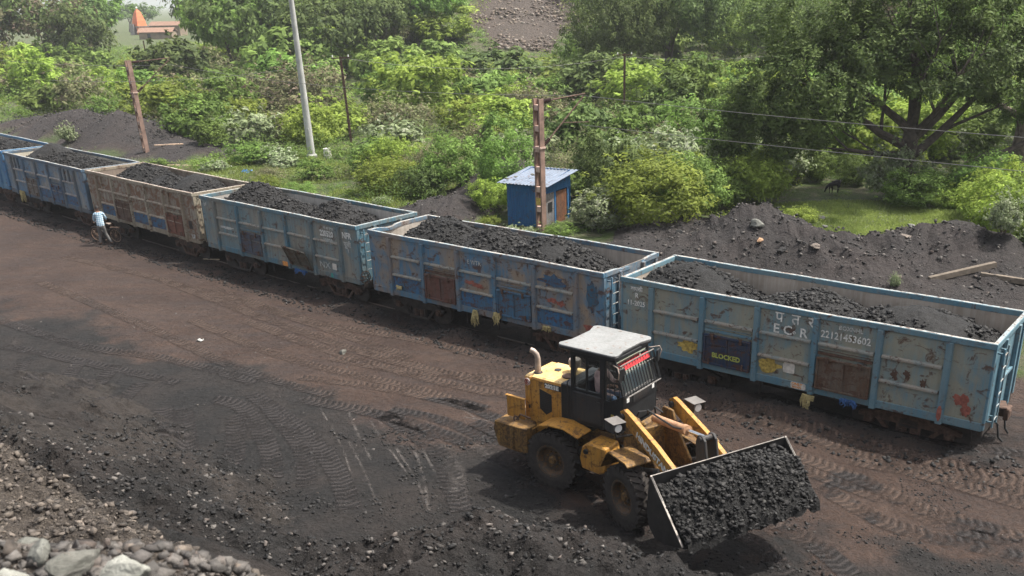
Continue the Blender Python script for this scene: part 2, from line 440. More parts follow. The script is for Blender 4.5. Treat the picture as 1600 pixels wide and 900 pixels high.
def stone_mat(name, cols, rough=.85, spec=.3):
    g = N(name); gi = g.geo().outputs['Random Per Island']; v = g.coord()
    c = g.ramp(gi, [(i / max(1, len(cols) - 1) * .999, k) for i, k in enumerate(cols)])
    f = g.noise(v, 14, 6, .7)
    c = g.mix(g.ramp(f, [(.3, .55), (.55, 0)]), c, (.02, .018, .017))
    return g.fin(c, rough, 0, g.bump(f, .7, .03), spec)
M_COALLUMP = stone_mat('coal_lump', [(.009, .009, .009), (.016, .016, .016), (.012, .012, .012), (.026, .025, .025), (.05, .048, .045)], .7, .25)
M_GRAVEL = stone_mat('shale_gravel', [(.04, .033, .028), (.08, .066, .055), (.12, .10, .082), (.05, .045, .04), (.20, .165, .135), (.09, .078, .07)])
M_STONE = stone_mat('grey_stone', [(.07, .065, .06), (.11, .10, .092), (.05, .045, .042), (.17, .155, .14), (.09, .07, .06)])

rg = np.random.default_rng(5)
def scatter(name, n, region, smin, smax, mat, label, seed, power=3.0, flat=.75, sink=.25):
    rg = np.random.default_rng(seed)
    P = region(rg, n); x, y = P[:, 0], P[:, 1]
    z = terrain(x, y)[0]
    s = smin + (smax - smin) * rg.random(len(x)) ** power
    V, Fc = lumps(np.stack([x, y, z + s * sink], 1), s, seed, flat)
    o = np_mesh(name, V, Fc, mat); tag(o, label, name.replace('_', ' '), kind='stuff'); return o
def box_region(x0, x1, y0, y1, cond=None):
    def f(rg, n):
        x = x0 + (x1 - x0) * rg.random(n * 4); y = y0 + (y1 - y0) * rg.random(n * 4)
        if cond is not None:
            m = cond(x, y); x, y = x[m], y[m]
        return np.stack([x[:n], y[:n]], 1)
    return f
def wh(k): return lambda x, y: np.isin(terrain(x, y)[1], k)
scatter('coal_rubble', 34000, box_region(-16, 5, 8.5, 22, lambda x, y: np.isin(terrain(x, y)[1], (1, 2, 3)) & (fbm(x * .7, y * .7, 3, 50) > .38)), .006, .045, M_COALLUMP, 'black coal lumps strewn over the bank in front of the loader', 11, 7)
scatter('coal_crumbs', 16000, box_region(-16, 11, 14, 24, lambda x, y: (terrain(x, y)[1] == 0) & (fbm(x * .5, y * .5, 3, 52) + .05 * (17 - y) > .5)), .006, .028, M_COALLUMP, 'small coal crumbs lying over the dark near side of the yard', 12, 4)
scatter('shale_gravel', 34000, box_region(-12, -1.5, 4.5, 15.5, lambda x, y: np.isin(terrain(x, y)[1], (4, 5)) & ((x + 3.98) * .62 + (y - 9) * .78 < .6)), .006, .055, M_GRAVEL, 'brown and cream shale gravel on the slope at lower left', 13, 6)
scatter('shale_stones', 1800, box_region(-14, 1, 11.5, 19, wh((2, 3))), .008, .06, M_STONE, 'grey stones mixed through the coal bank', 14, 4)
scatter('yard_pebbles', 2200, box_region(-34, 12, 14, 56, lambda x, y: terrain(x, y)[1] == 0), .008, .04, M_STONE, 'pale pebbles dotted over the brown yard', 15, 4, .6, .1)
def along(rg, n):
    i = rg.random(n) * 6; k = i.astype(int); f = i - k
    A = np.array([(a, b) for a, b, _ in TRK]); p = A[k] * (1 - f[:, None]) + A[k + 1] * f[:, None]
    h = -.68; off = -(1.2 + 2.1 * rg.random(n) ** .8)
    return p + np.stack([-math.sin(h) * off, math.cos(h) * off], 1)
scatter('spilled_coal', 9000, along, .012, .06, M_COALLUMP, 'spilled coal lying along the foot of the wagons', 16, 4)
def heapreg(rg, n):
    w_ = np.array([h[2] * h[3] for h in HEAPS]); w_ = w_ / w_.sum(); k = rg.choice(len(HEAPS), n, p=w_)
    Hh = np.array(HEAPS)[k]; a = rg.random(n) * 6.283; q = np.sqrt(rg.random(n)) * 1.05
    return np.stack([Hh[:, 0] + np.cos(a) * q * Hh[:, 2], Hh[:, 1] + np.sin(a) * q * Hh[:, 3]], 1)
scatter('spoil_stones', 8000, heapreg, .012, .075, M_STONE, 'shale stones scattered over the spoil heaps beyond the train', 17, 5)
scatter('spoil_coal', 6000, heapreg, .012, .07, M_COALLUMP, 'coal lumps scattered over the spoil heaps beyond the train', 18, 4)
def slidereg(rg, n):
    y = 138 + 60 * rg.random(n); x = -.035 * y + 16 * (rg.random(n) - .5); m = np.abs(x + .035 * y) < 6.5 + 2 * np.sin(y * .3); return np.stack([x[m], y[m]], 1)
scatter('rubble_slide', 12000, slidereg, .04, .30, stone_mat('slide_stone', [(.15, .115, .09), (.22, .18, .14), (.11, .08, .065), (.32, .28, .24)]), 'pale rubble slide on the green spoil bank far behind', 19, 4, .6)

def boulder(name, loc, size, mat, label, seed, rz=0, group=None, cat='rock', sub=3):
    import bmesh
    bm = bmesh.new(); bmesh.ops.create_icosphere(bm, subdivisions=sub, radius=1)
    rnd = random.Random(seed)
    cuts = [(Vector((rnd.gauss(0, 1), rnd.gauss(0, 1), rnd.gauss(0, 1))).normalized(), rnd.uniform(.45, .8)) for _ in range(13)]
    from mathutils import noise as mn
    for v_ in bm.verts:
        for n_, d_ in cuts:
            k = v_.co.dot(n_) - d_
            if k > 0: v_.co -= n_ * k * .93
        v_.co += v_.co.normalized() * .10 * mn.fractal(v_.co * 1.7 + Vector((seed, 0, 0)), 1, 2, 4)
        v_.co = Vector((v_.co.x * size[0], v_.co.y * size[1], v_.co.z * size[2]))
    me = bpy.data.meshes.new(name); bm.to_mesh(me); bm.free(); me.materials.append(mat)
    o = link(name, me); o.location = loc; o.rotation_euler = (rnd.uniform(-.2, .2), rnd.uniform(-.2, .2), rz)
    return tag(o, label, cat, group)
def rock_mat(name, a, b, vein=None):
    g = N(name); v = g.coord(); n = g.noise(g.coord((1, 1, 3)), 3.5, 7, .7, .8)
    c = g.mix(g.ramp(n, [(.35, 0), (.65, 1)]), a, b)
    if vein: c = g.mix(g.ramp(g.noise(v, 2.2, 5, .6, 1.5), [(.56, 0), (.62, .8)]), c, vein)
    f = g.noise(v, 22, 6, .75)
    return g.fin(c, .85, 0, g.bump(n, .8, .05, g.bump(f, .5, .02)), .3)
RK = rock_mat('boulder_grey', (.09, .09, .078), (.21, .21, .185))
RK2 = rock_mat('boulder_pale', (.16, .16, .14), (.34, .34, .30), (.5, .49, .45))
RK3 = rock_mat('boulder_red', (.07, .07, .06), (.17, .165, .145), (.17, .06, .04))
RK4 = rock_mat('slab_brown', (.12, .10, .085), (.22, .18, .15))
RKO = rock_mat('stone_orange', (.32, .18, .10), (.42, .27, .17))
# ------------------------------------------------------------------ the coal train
L, W, ZT, ZB = 10.06, 2.87, 3.14, .96
b_ = L / 6.2; END = .6 * b_
POSTX = [-L / 2 + END + i * b_ for i in range(6)]
RIB = [2.33, 1.70]
M_DARKST = plain('undercarriage_steel', (.035, .027, .022), .75, 0, .5)
M_RUSTST = plain('rusty_steel', (.085, .05, .035), .85, 0, .5, 9)
M_RAIL = plain('rail_steel', (.12, .09, .075), .5, .3, .3)
M_SLEEPER = plain('concrete_sleeper', (.13, .105, .08), .9, 0, .3)
M_WHITEP = plain('white_lettering', (.60, .60, .56), .8, 0, .4, 18)
M_OLDWHITE = plain('faded_white_lettering', (.42, .43, .40), .8, 0, .4, 18)
M_GREENP = plain('yellow_green_lettering', (.36, .40, .08), .8, 0, .4, 20)
M_RED = plain('red_daub', (.26, .085, .06), .8, 0, .4, 12)
M_ORANGEP = plain('orange_print', (.62, .25, .06), .8, 0, .3, 12)
M_PAPER = plain('pasted_paper', (.55, .52, .46), .9, 0, .25, 10)
M_YELLOWP = plain('yellow_daub', (.40, .29, .07), .8, 0, .5, 14)
M_CLOTH_Y = plain('straw_yellow_cloth', (.38, .31, .14), .95, 0, .4, 20)
M_CLOTH_B = plain('blue_cloth', (.04, .10, .24), .95, 0, .4, 20)
M_TEAL = plain('teal_mark', (.05, .28, .24), .8)

FONT = None
import os as _os
for _p in (_os.path.join(bpy.utils.resource_path('LOCAL'), 'datafiles', 'fonts', 'NotoSansDevanagari-Regular.woff2'),):
    pass
def text(name, s, size, mat, parent, mtx, ext=.0015, bold=0.0, sx=1.0, spacing=1.0, align='LEFT'):
    c = bpy.data.curves.new(name, 'FONT'); c.body = s; c.size = size; c.extrude = ext; c.offset = bold
    c.align_x = align; c.space_character = spacing; c.resolution_u = 2
    t = bpy.data.objects.new(name, c); COL.objects.link(t)
    dg = bpy.context.evaluated_depsgraph_get()
    me = bpy.data.meshes.new_from_object(t.evaluated_get(dg)); bpy.data.objects.remove(t)
    me.transform(Matrix.Diagonal((sx, 1, 1, 1))); me.transform(mtx)
    me.materials.clear(); me.materials.append(mat)
    return link(name, me, parent)
def on_near(x, z, y=-W / 2 - .02):      # text plane on the near side of a wagon, reading left to right
    return Matrix.Translation((x, y, z)) @ Matrix.Rotation(PI / 2, 4, 'X')
def on_end(y, z, x=L / 2 + .006):
    return Matrix.Translation((x, y, z)) @ Matrix.Rotation(PI / 2, 4, 'Z') @ Matrix.Rotation(PI / 2, 4, 'X')

def sheet(mb, p0, du, dv, nu, nv, nrm, amp, seed, mi=0, bulge=0.0):
    p0, du, dv, nrm = Vector(p0), Vector(du), Vector(dv), Vector(nrm)
    from mathutils import noise as mn
    vs = []
    for j in range(nv + 1):
        for i in range(nu + 1):
            a, b = i / nu, j / nv
            p = p0 + du * a + dv * b
            e = min(1, 8 * min(a, 1 - a)) * min(1, 5 * min(b, 1 - b))
            d = amp * mn.fractal(p * 1.1 + Vector((seed * 3.1, 0, 0)), 1, 2, 3) * e + bulge * math.sin(PI * a) * b
            vs.append(p + nrm * d)
    fs = [(j * (nu + 1) + i, j * (nu + 1) + i + 1, (j + 1) * (nu + 1) + i + 1, (j + 1) * (nu + 1) + i) for j in range(nv) for i in range(nu)]
    mb.add(vs, fs, mi)

def inner_mat(name, a, b, c):
    g = N(name); st = g.noise(g.coord((4, 4, .4)), 2.0, 6, .7); n = g.noise(g.coord((1, 1, 1.5)), .9, 5, .6, .5)
    z = g.sep(g.tc.outputs['Object'])[2]
    col = g.mix(g.ramp(n, [(.38, 0), (.6, 1)]), a, b)
    col = g.mix(g.ramp(st, [(.42, 0), (.68, .85)]), col, c)
    return g.fin(col, .85, 0, g.bump(g.noise(g.coord(), 5, 6, .7), .5, .02), .25)

def bogie(parent, x):
    t = empty('bogie'); t.parent = parent; t.location = (x, 0, 0)
    zr = .02; r = .46
    for s in (-1, 1):
        m = MB(); y = s * .99
        # cast truss side frame with two window openings
        top = [(-1.28, .62), (-1.28, .50), (-.86, .50), (-.40, .22), (.40, .22), (.86, .50), (1.28, .50), (1.28, .62), (.62, .80), (-.62, .80)]
        m.prism([(-1.28, .50), (1.28, .50), (1.28, .60), (.62, .78), (-.62, .78), (-1.28, .60)], y - .06, y + .06, 'y')
        m.box((-.62, y, .36), (.10, .10, .50), (0, -.75, 0)); m.box((.62, y, .36), (.10, .10, .50), (0, .75, 0))
        m.box((0, y, .15), (.95, .12, .10)); m.box((-.27, y, .34), (.07, .11, .36)); m.box((.27, y, .34), (.07, .11, .36))
        m.build('side_frame', M_DARKST if x < 0 else M_RUSTST, t, bevel=.01)
        sp = MB()
        for dx in (-.14, .14):
            for k in range(5): sp.torus((dx, y, .22 + k * .055), .085, .022, 10, 5, 'z')
        sp.build('spring', M_RUSTST, t)
    for dx in (-1.0, 1.0):
        m = MB(); m.tube([(dx, -.98, r + zr), (dx, .98, r + zr)], .07, 10)
        for s in (-1, 1):
            y = s * .84
            m.lathe([(.05, -.07), (r * .45, -.05), (r * .8, -.03), (r, -.055), (r, .055), (r + .03, .06), (r + .03, .085), (r * .8, .07), (.05, .08)] if s > 0 else
                    [(.05, .07), (r * .45, .05), (r * .8, .03), (r, .055), (r, -.055), (r + .03, -.06), (r + .03, -.085), (r * .8, -.07), (.05, -.08)], 24, (dx, y - 0, r + zr), 'y')
        ws = m.build('wheelset', M_DARKST, t, smooth=True)
        for s in (-1, 1):
            bx = MB(); bx.box((dx, s * 1.0, r + zr), (.24, .18, .22)); bx.lathe([(.0, 0), (.085, 0), (.095, .04), (.05, .06), (0, .06)] if s > 0 else [(0, 0), (.085, 0), (.095, -.04), (.05, -.06), (0, -.06)], 12, (dx, s * 1.09, r + zr), 'y')
            bx.build('axle_box', M_RUSTST, t, bevel=.008)
    m = MB(); m.box((0, 0, .55), (.45, 2.1, .22)); m.build('bolster', M_DARKST, t)
    return t

PAINT = {}
def paint(k):
    if k in PAINT: return PAINT[k]
    spec = {
     'A':  dict(base=(.155, .25, .28), second=(.29, .30, .24), amount=.48, rustamt=.20, dirt=(.27, .245, .19)),
     'Ap': dict(base=(.10, .21, .27), second=(.16, .25, .28), amount=.20, rustamt=.12, dirt=(.20, .20, .18)),
     'B':  dict(base=(.07, .19, .30), second=(.30, .235, .17), amount=.45, rustamt=.24, dirt=(.22, .19, .155)),
     'Bp': dict(base=(.08, .19, .28), second=(.22, .19, .17), amount=.30, rustamt=.20, dirt=(.17, .15, .13)),
     'C':  dict(base=(.15, .235, .26), second=(.27, .26, .22), amount=.40, rustamt=.10, dirt=(.16, .145, .12)),
     'Cp': dict(base=(.08, .19, .25), second=(.19, .20, .18), amount=.35, rustamt=.14, dirt=(.13, .12, .10)),
     'D':  dict(base=(.32, .30, .245), second=(.24, .21, .165), amount=.42, rustamt=.60, dirt=(.14, .10, .075), rust=(.17, .075, .035)),
     'Dp': dict(base=(.34, .31, .24), second=(.26, .21, .15), amount=.3, rustamt=.25, dirt=(.17, .135, .10)),
     'E':  dict(base=(.10, .20, .30), second=(.28, .29, .28), amount=.40, rustamt=.12, dirt=(.17, .155, .14)),
     'Ep': dict(base=(.08, .15, .22), second=(.13, .145, .15), amount=.4, rustamt=.12, dirt=(.10, .09, .09)),
     'F':  dict(base=(.04, .17, .34), second=(.12, .25, .36), amount=.25, rustamt=.1, dirt=(.14, .16, .17)),
     'G':  dict(base=(.22, .25, .26), second=(.27, .27, .25), amount=.4, rustamt=.2),
    }[k]
    PAINT[k] = worn('wagon_paint_' + k.lower(), **spec); return PAINT[k]
M_RIM = worn('rim_paint_pale', (.44, .42, .38), (.26, .33, .36), amount=.35, rustamt=.35, dirt=(.25, .21, .17), scale=2)
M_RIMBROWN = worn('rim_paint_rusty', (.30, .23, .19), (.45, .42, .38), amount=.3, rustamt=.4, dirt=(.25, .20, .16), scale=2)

M_RIB = [worn('rib_sunlit_dusty_blue', (.24, .28, .27), (.34, .31, .26), amount=.3, rustamt=.2, dirt=(.30, .26, .21), scale=2), worn('rib_sunlit_dusty_tan', (.42, .36, .28), (.33, .28, .22), amount=.3, rustamt=.25, dirt=(.30, .25, .19), scale=2), worn('rib_sunlit_dusty_grey', (.36, .35, .33), (.28, .27, .26), amount=.3, rustamt=.2, dirt=(.28, .25, .22), scale=2)]  # rib paint lightened: dust plus the sun the ribs catch, put into colour
CFG = {
 'G': dict(i=0, lab='grey wagon of which only a lower corner shows at the right edge', inner=((.2, .19, .17), (.16, .15, .13), (.1, .09, .08))),
 'A': dict(i=1, lab='light blue open coal wagon marked ECoR 22121453602, nearest whole wagon', inner=((.40, .33, .27), (.30, .25, .20), (.44, .39, .33)), humps=[(-3.7, .15, 2.2, .80), (0.0, .1, 2.0, .62), (2.9, .1, 2.3, .66)], base=2.28),
 'B': dict(i=2, lab='blue and brown coal wagon with bent top rim and red-brown door panel, behind the cab', inner=((.46, .41, .35), (.36, .31, .26), (.25, .22, .19)), humps=[(-3.1, .3, 2.0, .86), (-.6, .2, 1.6, .80), (1.9, .1, 2.3, .86)], base=2.32),
 'C': dict(i=3, lab='grey-blue coal wagon marked NFR 220520 with one side door hanging open', inner=((.55, .52, .46), (.42, .39, .35), (.27, .25, .225)), humps=[(-3.6, .3, 1.7, 1.00), (-.9, .0, 1.7, .68), (1.9, .2, 1.9, .88)], base=2.22),
 'D': dict(i=4, lab='rusty cream-brown coal wagon with blue lower panels, beside the man with the bicycle', inner=((.20, .155, .12), (.25, .20, .16), (.14, .11, .09)), humps=[(-2.3, .2, 2.3, .85), (.2, .2, 1.8, .6), (2.3, .3, 1.7, .78)], base=2.32),
 'E': dict(i=5, lab='dark blue coal wagon with pale cream inner walls, second from the left edge', inner=((.60, .54, .43), (.50, .45, .35), (.36, .33, .27)), humps=[(-2.9, .3, 1.5, .95), (-.6, .2, 1.5, .75), (2.2, .2, 2.2, .70)], base=2.3),
 'F': dict(i=6, lab='bright blue coal wagon cut off by the left edge of the picture', inner=((.45, .40, .33), (.35, .31, .26), (.22, .19, .16)), humps=[(-1.5, .2, 2.2, .7), (2.0, .2, 2.4, .75)], base=2.3),
}

def wagon(k):
    c = CFG[k]; x0, y0, h = TRK[c['i']]
    root = empty('coal_wagon', (x0, y0, 0), h)
    tag(root, c['lab'], 'coal wagon', 'open coal wagons of the train on the siding')
    P = paint(k); PP = paint(k + 'p') if k in 'ABCDE' else P
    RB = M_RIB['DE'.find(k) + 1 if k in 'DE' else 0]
    IN = inner_mat('wagon_inside_' + k.lower(), *c['inner'])
    hx, hy = L / 2, W / 2
    bul = .0
    for s, nm in ((-1, 'side_wall'), (1, 'side_wall')):
        m = MB()
        sheet(m, (-hx, s * hy, ZB), (L, 0, 0), (0, 0, ZT - .05 - ZB), 64, 14, (0, s, 0), .012, c['i'] + s, 0, bul if s < 0 else 0)
        sheet(m, (-hx, s * (hy - .045), ZB), (L, 0, 0), (0, 0, ZT - .05 - ZB), 64, 14, (0, s, 0), .04, c['i'] * 2 + s, 1, bul if s < 0 else 0)
        m.build(nm, [P, IN], root, smooth=True)
    for s in (-1, 1):
        m = MB()
        sheet(m, (s * hx, -hy, ZB), (0, W, 0), (0, 0, ZT - .05 - ZB), 16, 10, (s, 0, 0), .008, c['i'] + 7 * s, 0)
        sheet(m, (s * (hx - .045), -hy, ZB), (0, W, 0), (0, 0, ZT - .05 - ZB), 16, 10, (s, 0, 0), .03, c['i'] + 9 * s, 1)
        m.build('end_wall', [PP, IN], root, smooth=True)
        m = MB()
        for y in (-.62, .62): m.box((s * (hx + .05), y, (ZB + ZT) / 2 - .05), (.10, .13, ZT - ZB - .12))
        for y in (-1, 1): m.box((s * (hx + .012), y * (hy - .06), (ZB + ZT) / 2 - .03), (.06, .13, ZT - ZB - .1))
        m.box((s * (hx + .04), 0, 1.95), (.07, 1.1, .07))
        m.build('end_stiffener', PP, root, bevel=.008)
    # rim
    m = MB(); rt = .055
    def rimseg(x0_, x1_, s):
        n = 24; vs = []; fs = []
        for i in range(n + 1):
            a = i / n; x = x0_ + (x1_ - x0_) * a; bb = (bul if s < 0 else 0) * math.sin(PI * (x + hx) / L)
            wob = .010 * math.sin(5 * a + c['i'] * 2) + .006 * math.sin(17 * a + c['i']); dz = wob
            yo = s * (hy + rt + bb); yi = s * (hy - rt + bb)
            vs += [(x, yo, ZT - .15 + dz), (x, yo, ZT + dz), (x, yi, ZT + dz), (x, yi, ZT - .15 + dz)]
        for i in range(n):
            for q in range(4): fs.append((i * 4 + q, i * 4 + (q + 1) % 4, i * 4 + 4 + (q + 1) % 4, i * 4 + 4 + q))
        fs += [(0, 1, 2, 3), (n * 4, n * 4 + 3, n * 4 + 2, n * 4 + 1)]
        m.add(vs, fs)
    rimseg(-hx - rt, hx + rt, -1); rimseg(-hx - rt, hx + rt, 1)
    for s in (-1, 1):
        n = 14; vs = []; fs = []
        for i in range(n + 1):
            a = i / n; y = -hy + rt + .002 + (W - 2 * rt - .004) * a
            dent = 0
            if k == 'B' and s > 0: dent = -.20 * math.exp(-((a - .62) / .13) ** 2) - .07 * math.exp(-((a - .35) / .12) ** 2)
            if k == 'B' and s < 0: dent = -.08 * math.exp(-((a - .3) / .12) ** 2)
            dx = s * dent * .5
            for (ox, oz) in ((-rt, -.15), (-rt, 0), (rt, 0), (rt, -.15)):
                vs.append((s * hx + ox + dx, y, ZT - .003 + oz + dent * (1 if oz == 0 else .6)))
        for i in range(n):
            for q in range(4): fs.append((i * 4 + q, i * 4 + 4 + q, i * 4 + 4 + (q + 1) % 4, i * 4 + (q + 1) % 4))
        m.add(vs, fs)
    rim = m.build('top_rim', [PP], root, bevel=.012)
    # top strip: upward faces of the rim take a separate, mostly paler paint
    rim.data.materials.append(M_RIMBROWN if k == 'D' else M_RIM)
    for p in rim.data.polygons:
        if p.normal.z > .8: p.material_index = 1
    # posts and ribs
    for s in (-1, 1):
        for i, x in enumerate(POSTX):
            bb = (bul if s < 0 else 0) * math.sin(PI * (x + hx) / L) if s < 0 else 0
            m = MB()
            zt = ZT - .153; zb = ZB - .03
            yb0 = s * (hy); 
            vs = []
            for z_, b2 in ((zb, 0), (zt, bb)):
                vs += [(x - .095, s * (hy - .01 + b2), z_), (x - .065, s * (hy + .095 + b2), z_), (x + .065, s * (hy + .095 + b2), z_), (x + .095, s * (hy - .01 + b2), z_)]
            m.add(vs, [(0, 1, 5, 4), (1, 2, 6, 5), (2, 3, 7, 6), (0, 4, 7, 3), (0, 3, 2, 1), (4, 5, 6, 7)])
            m.build('side_post', PP, root, bevel=.008)
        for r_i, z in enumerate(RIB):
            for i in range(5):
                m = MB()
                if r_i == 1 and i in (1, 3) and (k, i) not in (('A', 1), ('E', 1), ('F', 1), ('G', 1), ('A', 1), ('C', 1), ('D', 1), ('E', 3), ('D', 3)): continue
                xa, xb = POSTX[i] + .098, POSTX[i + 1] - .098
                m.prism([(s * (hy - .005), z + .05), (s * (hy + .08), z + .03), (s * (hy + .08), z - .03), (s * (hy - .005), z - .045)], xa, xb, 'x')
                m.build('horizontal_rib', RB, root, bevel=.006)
        m = MB(); m.box((0, s * (hy + .012), ZB + .10), (L - .02, .05, .20)); m.build('side_sill', PP, root, bevel=.008)
    if k in 'DE':
        for x in ((POSTX[0] + .45, POSTX[0] + .9, POSTX[4] + .45, POSTX[4] + .95) if k == 'E' else (POSTX[0] + .5, POSTX[4] + .5)):
            m = MB(); m.box((x, -hy - .03, (ZT + RIB[0]) / 2 - .06), (.10, .07, ZT - RIB[0] - .24))
            m.build('short_post', PP, root, bevel=.006)
    # doors in the third and fifth bay of the near side
    DM = {'A': (paint_door('a_blue', (.012, .035, .085), (.02, .045, .09)), paint_door('a_rust', (.16, .13, .10), (.12, .065, .035))),
          'B': (paint_door('b_red', (.16, .06, .042), (.13, .085, .075)), paint_door('b_blue', (.045, .15, .26), (.07, .16, .24))),
          'C': (paint_door('c_dark', (.055, .085, .14), (.10, .105, .11)), paint_door('c_olive', (.15, .145, .11), (.11, .105, .085))),
          'D': (paint_door('d_brown', (.10, .06, .04), (.16, .11, .08)), paint_door('d_red', (.24, .085, .05), (.17, .07, .045))),
          'E': (paint_door('e_tan', (.20, .19, .16), (.13, .12, .11)), paint_door('e_blue', (.05, .14, .26), (.08, .14, .22)))}.get(k)
    if DM:
        for q, (bay, dm) in enumerate(zip((1, 3), DM)):
            if k == 'D': bay = (1, 4)[q]
            if k == 'B' and q == 0: bay = 1
            xa, xb = POSTX[bay] + .11, POSTX[bay + 1] - .11
            opened = (k == 'C' and q == 1)
            wdt, hgt = xb - xa, .86
            m = MB(); m.box((0, -.035, hgt / 2), (wdt, .03, hgt))
            nb = 2
            for i in range(nb + 1): m.box((-wdt / 2 + .03 + i * (wdt - .06) / nb, -.065, hgt / 2), (.06, .03, hgt - .01))
            m.box((0, -.07, hgt - .03), (wdt, .045, .055)); m.box((0, -.07, .03), (wdt, .045, .055))
            d = m.build('side_door', dm, root, bevel=.006)
            d.location = ((xa + xb) / 2, -hy - .03, ZB + .18)
            if opened: d.rotation_euler = (R(24), R(3), 0)
            if k == 'A' and q == 1: tag(d, 'rusty side door held by a bar')
            if k == 'C' and q == 1: tag(d, 'olive side door hanging open')
            if k == 'B' and q == 0: tag(d, 'red-brown side door')
            hg = MB()
            for i in (-1, 1):
                hg.box((i * wdt * .3, -.10, hgt - .04), (.07, .05, .16)); hg.tube([(i * wdt * .3 - .06, -.11, hgt + .04), (i * wdt * .3 + .06, -.11, hgt + .04)], .018, 6)
                hg.box((i * wdt * .36, -.10, .10), (.04, .05, .18))
            hg.build('hinge', M_RUSTST, d, bevel=.004)
            if not (k == 'C' and q == 1):
                br = MB(); br.box((0, 0, 0), (wdt, .05, .07)); br.box((0, -.02, .10), (wdt * .96, .02, .015))
                br.build('door_bar', M_RUSTST if (k, q) in (('B', 0), ('A', 1)) else PP, root, bevel=.004).location = ((xa + xb) / 2, -hy - .035, ZB + .18 + hgt + .10)
    # ladder on the right-hand end, on the near half; brake wheel
    for s in (1, -1):
        m = MB(); X = s * (hx + .17)
        ya, yb = (-1.22, -.86)
        m.box((X, ya, 2.0), (.035, .045, 1.95)); m.box((X, yb, 2.0), (.035, .045, 1.95))
        for i in range(6): m.tube([(X, ya, 1.2 + i * .32), (X, yb, 1.2 + i * .32)], .014, 6, mi=1)
        for z in (1.15, 2.85): m.box((s * (hx + .09), ya, z), (.16, .03, .04)); m.box((s * (hx + .09), yb, z), (.16, .03, .04))
        m.build('ladder', [PP, M_RIM], root)
    if k in 'CA':
        m = MB(); m.torus((hx + .22, -hy + .05, 1.28), .22, .018, 24, 6, 'x')
        for a in range(4): m.tube([(hx + .22, -hy + .05, 1.28), (hx + .22, -hy + .05 + .22 * math.cos(a * PI / 2 + .4), 1.28 + .22 * math.sin(a * PI / 2 + .4))], .012, 5)
        m.tube([(hx, -hy + .05, 1.28), (hx + .25, -hy + .05, 1.28)], .03, 8)
        m.build('hand_brake_wheel', M_RUSTST, root) if k == 'C' else None
    # underframe, couplers, bogies
    m = MB(); m.box((0, 0, ZB - .12), (L - .2, .5, .26)); m.box((0, 0, ZB + .02), (L - .1, W - .1, .06))
    for x in (-3.9, -2.0, 0, 2.0, 3.9): m.box((x, 0, ZB - .06), (.14, W - .25, .16))
    m.box((hx - .05, 0, ZB - .05), (.12, W - .2, .28)); m.box((-hx + .05, 0, ZB - .05), (.12, W - .2, .28))
    m.tube([(-.9, -.5, .62), (.4, -.5, .62)], .17, 12); m.tube([(1.0, -.6, .6), (2.0, -.6, .6)], .05, 8)
    for x in (-.7, .7): m.box((x, -hy + .2, .70), (.05, .05, .42))
    m.build('underframe', M_DARKST, root, bevel=.01)
    for s in (-1, 1):
        m = MB(); m.box((s * (hx + .14), 0, .98), (.34, .20, .20)); m.box((s * (hx + .24), 0, .98), (.12, .36, .30)); m.box((s * (hx + .10), -.02, 1.16), (.2, .5, .05), (0, 0, .3))
        cp = m.build('coupler', M_RUSTST, root, bevel=.02)
        for y in (-.42, .30):
            m = MB(); m.tube([(s * (hx + .02), y, .92), (s * (hx + .14), y, .80), (s * (hx + .20), y * .9, .45), (s * (hx + .30), y * .8, .34)], .028, 8)
            m.build('brake_hose', M_BLACKRUB, cp, smooth=True)
        bogie(root, s * 3.26)
    return root

def paint_door(nm, a, b):
    return worn('door_paint_' + nm, a, b, amount=.35, rustamt=.45, dirt=(.08, .07, .06), scale=1.6)
M_BLACKRUB = plain('black_rubber', (.018, .018, .018), .8, 0, .3)

def coal_mat(name='heaped_coal', lift=1.0):
    g = N(name); v = g.coord(); f1 = g.noise(v, 7, 7, .75); f2 = g.noise(v, 26, 5, .8); big = g.noise(v, .9, 3)
    c = g.ramp(f2, [(.3, (.005 * lift, .005 * lift, .005 * lift)), (.55, (.016 * lift, .0155 * lift, .015 * lift)), (.75, (.05 * lift, .048 * lift, .046 * lift))])
    c = g.mix(g.ramp(big, [(.5, 0), (.7, .15)]), c, (.035 * lift, .031 * lift, .028 * lift))
    return g.fin(c, g.ramp(f1, [(.3, .5), (.7, .8)]), 0, g.bump(f1, 1.0, .09, g.bump(f2, 1.0, .05)), .3)
M_COAL = coal_mat()

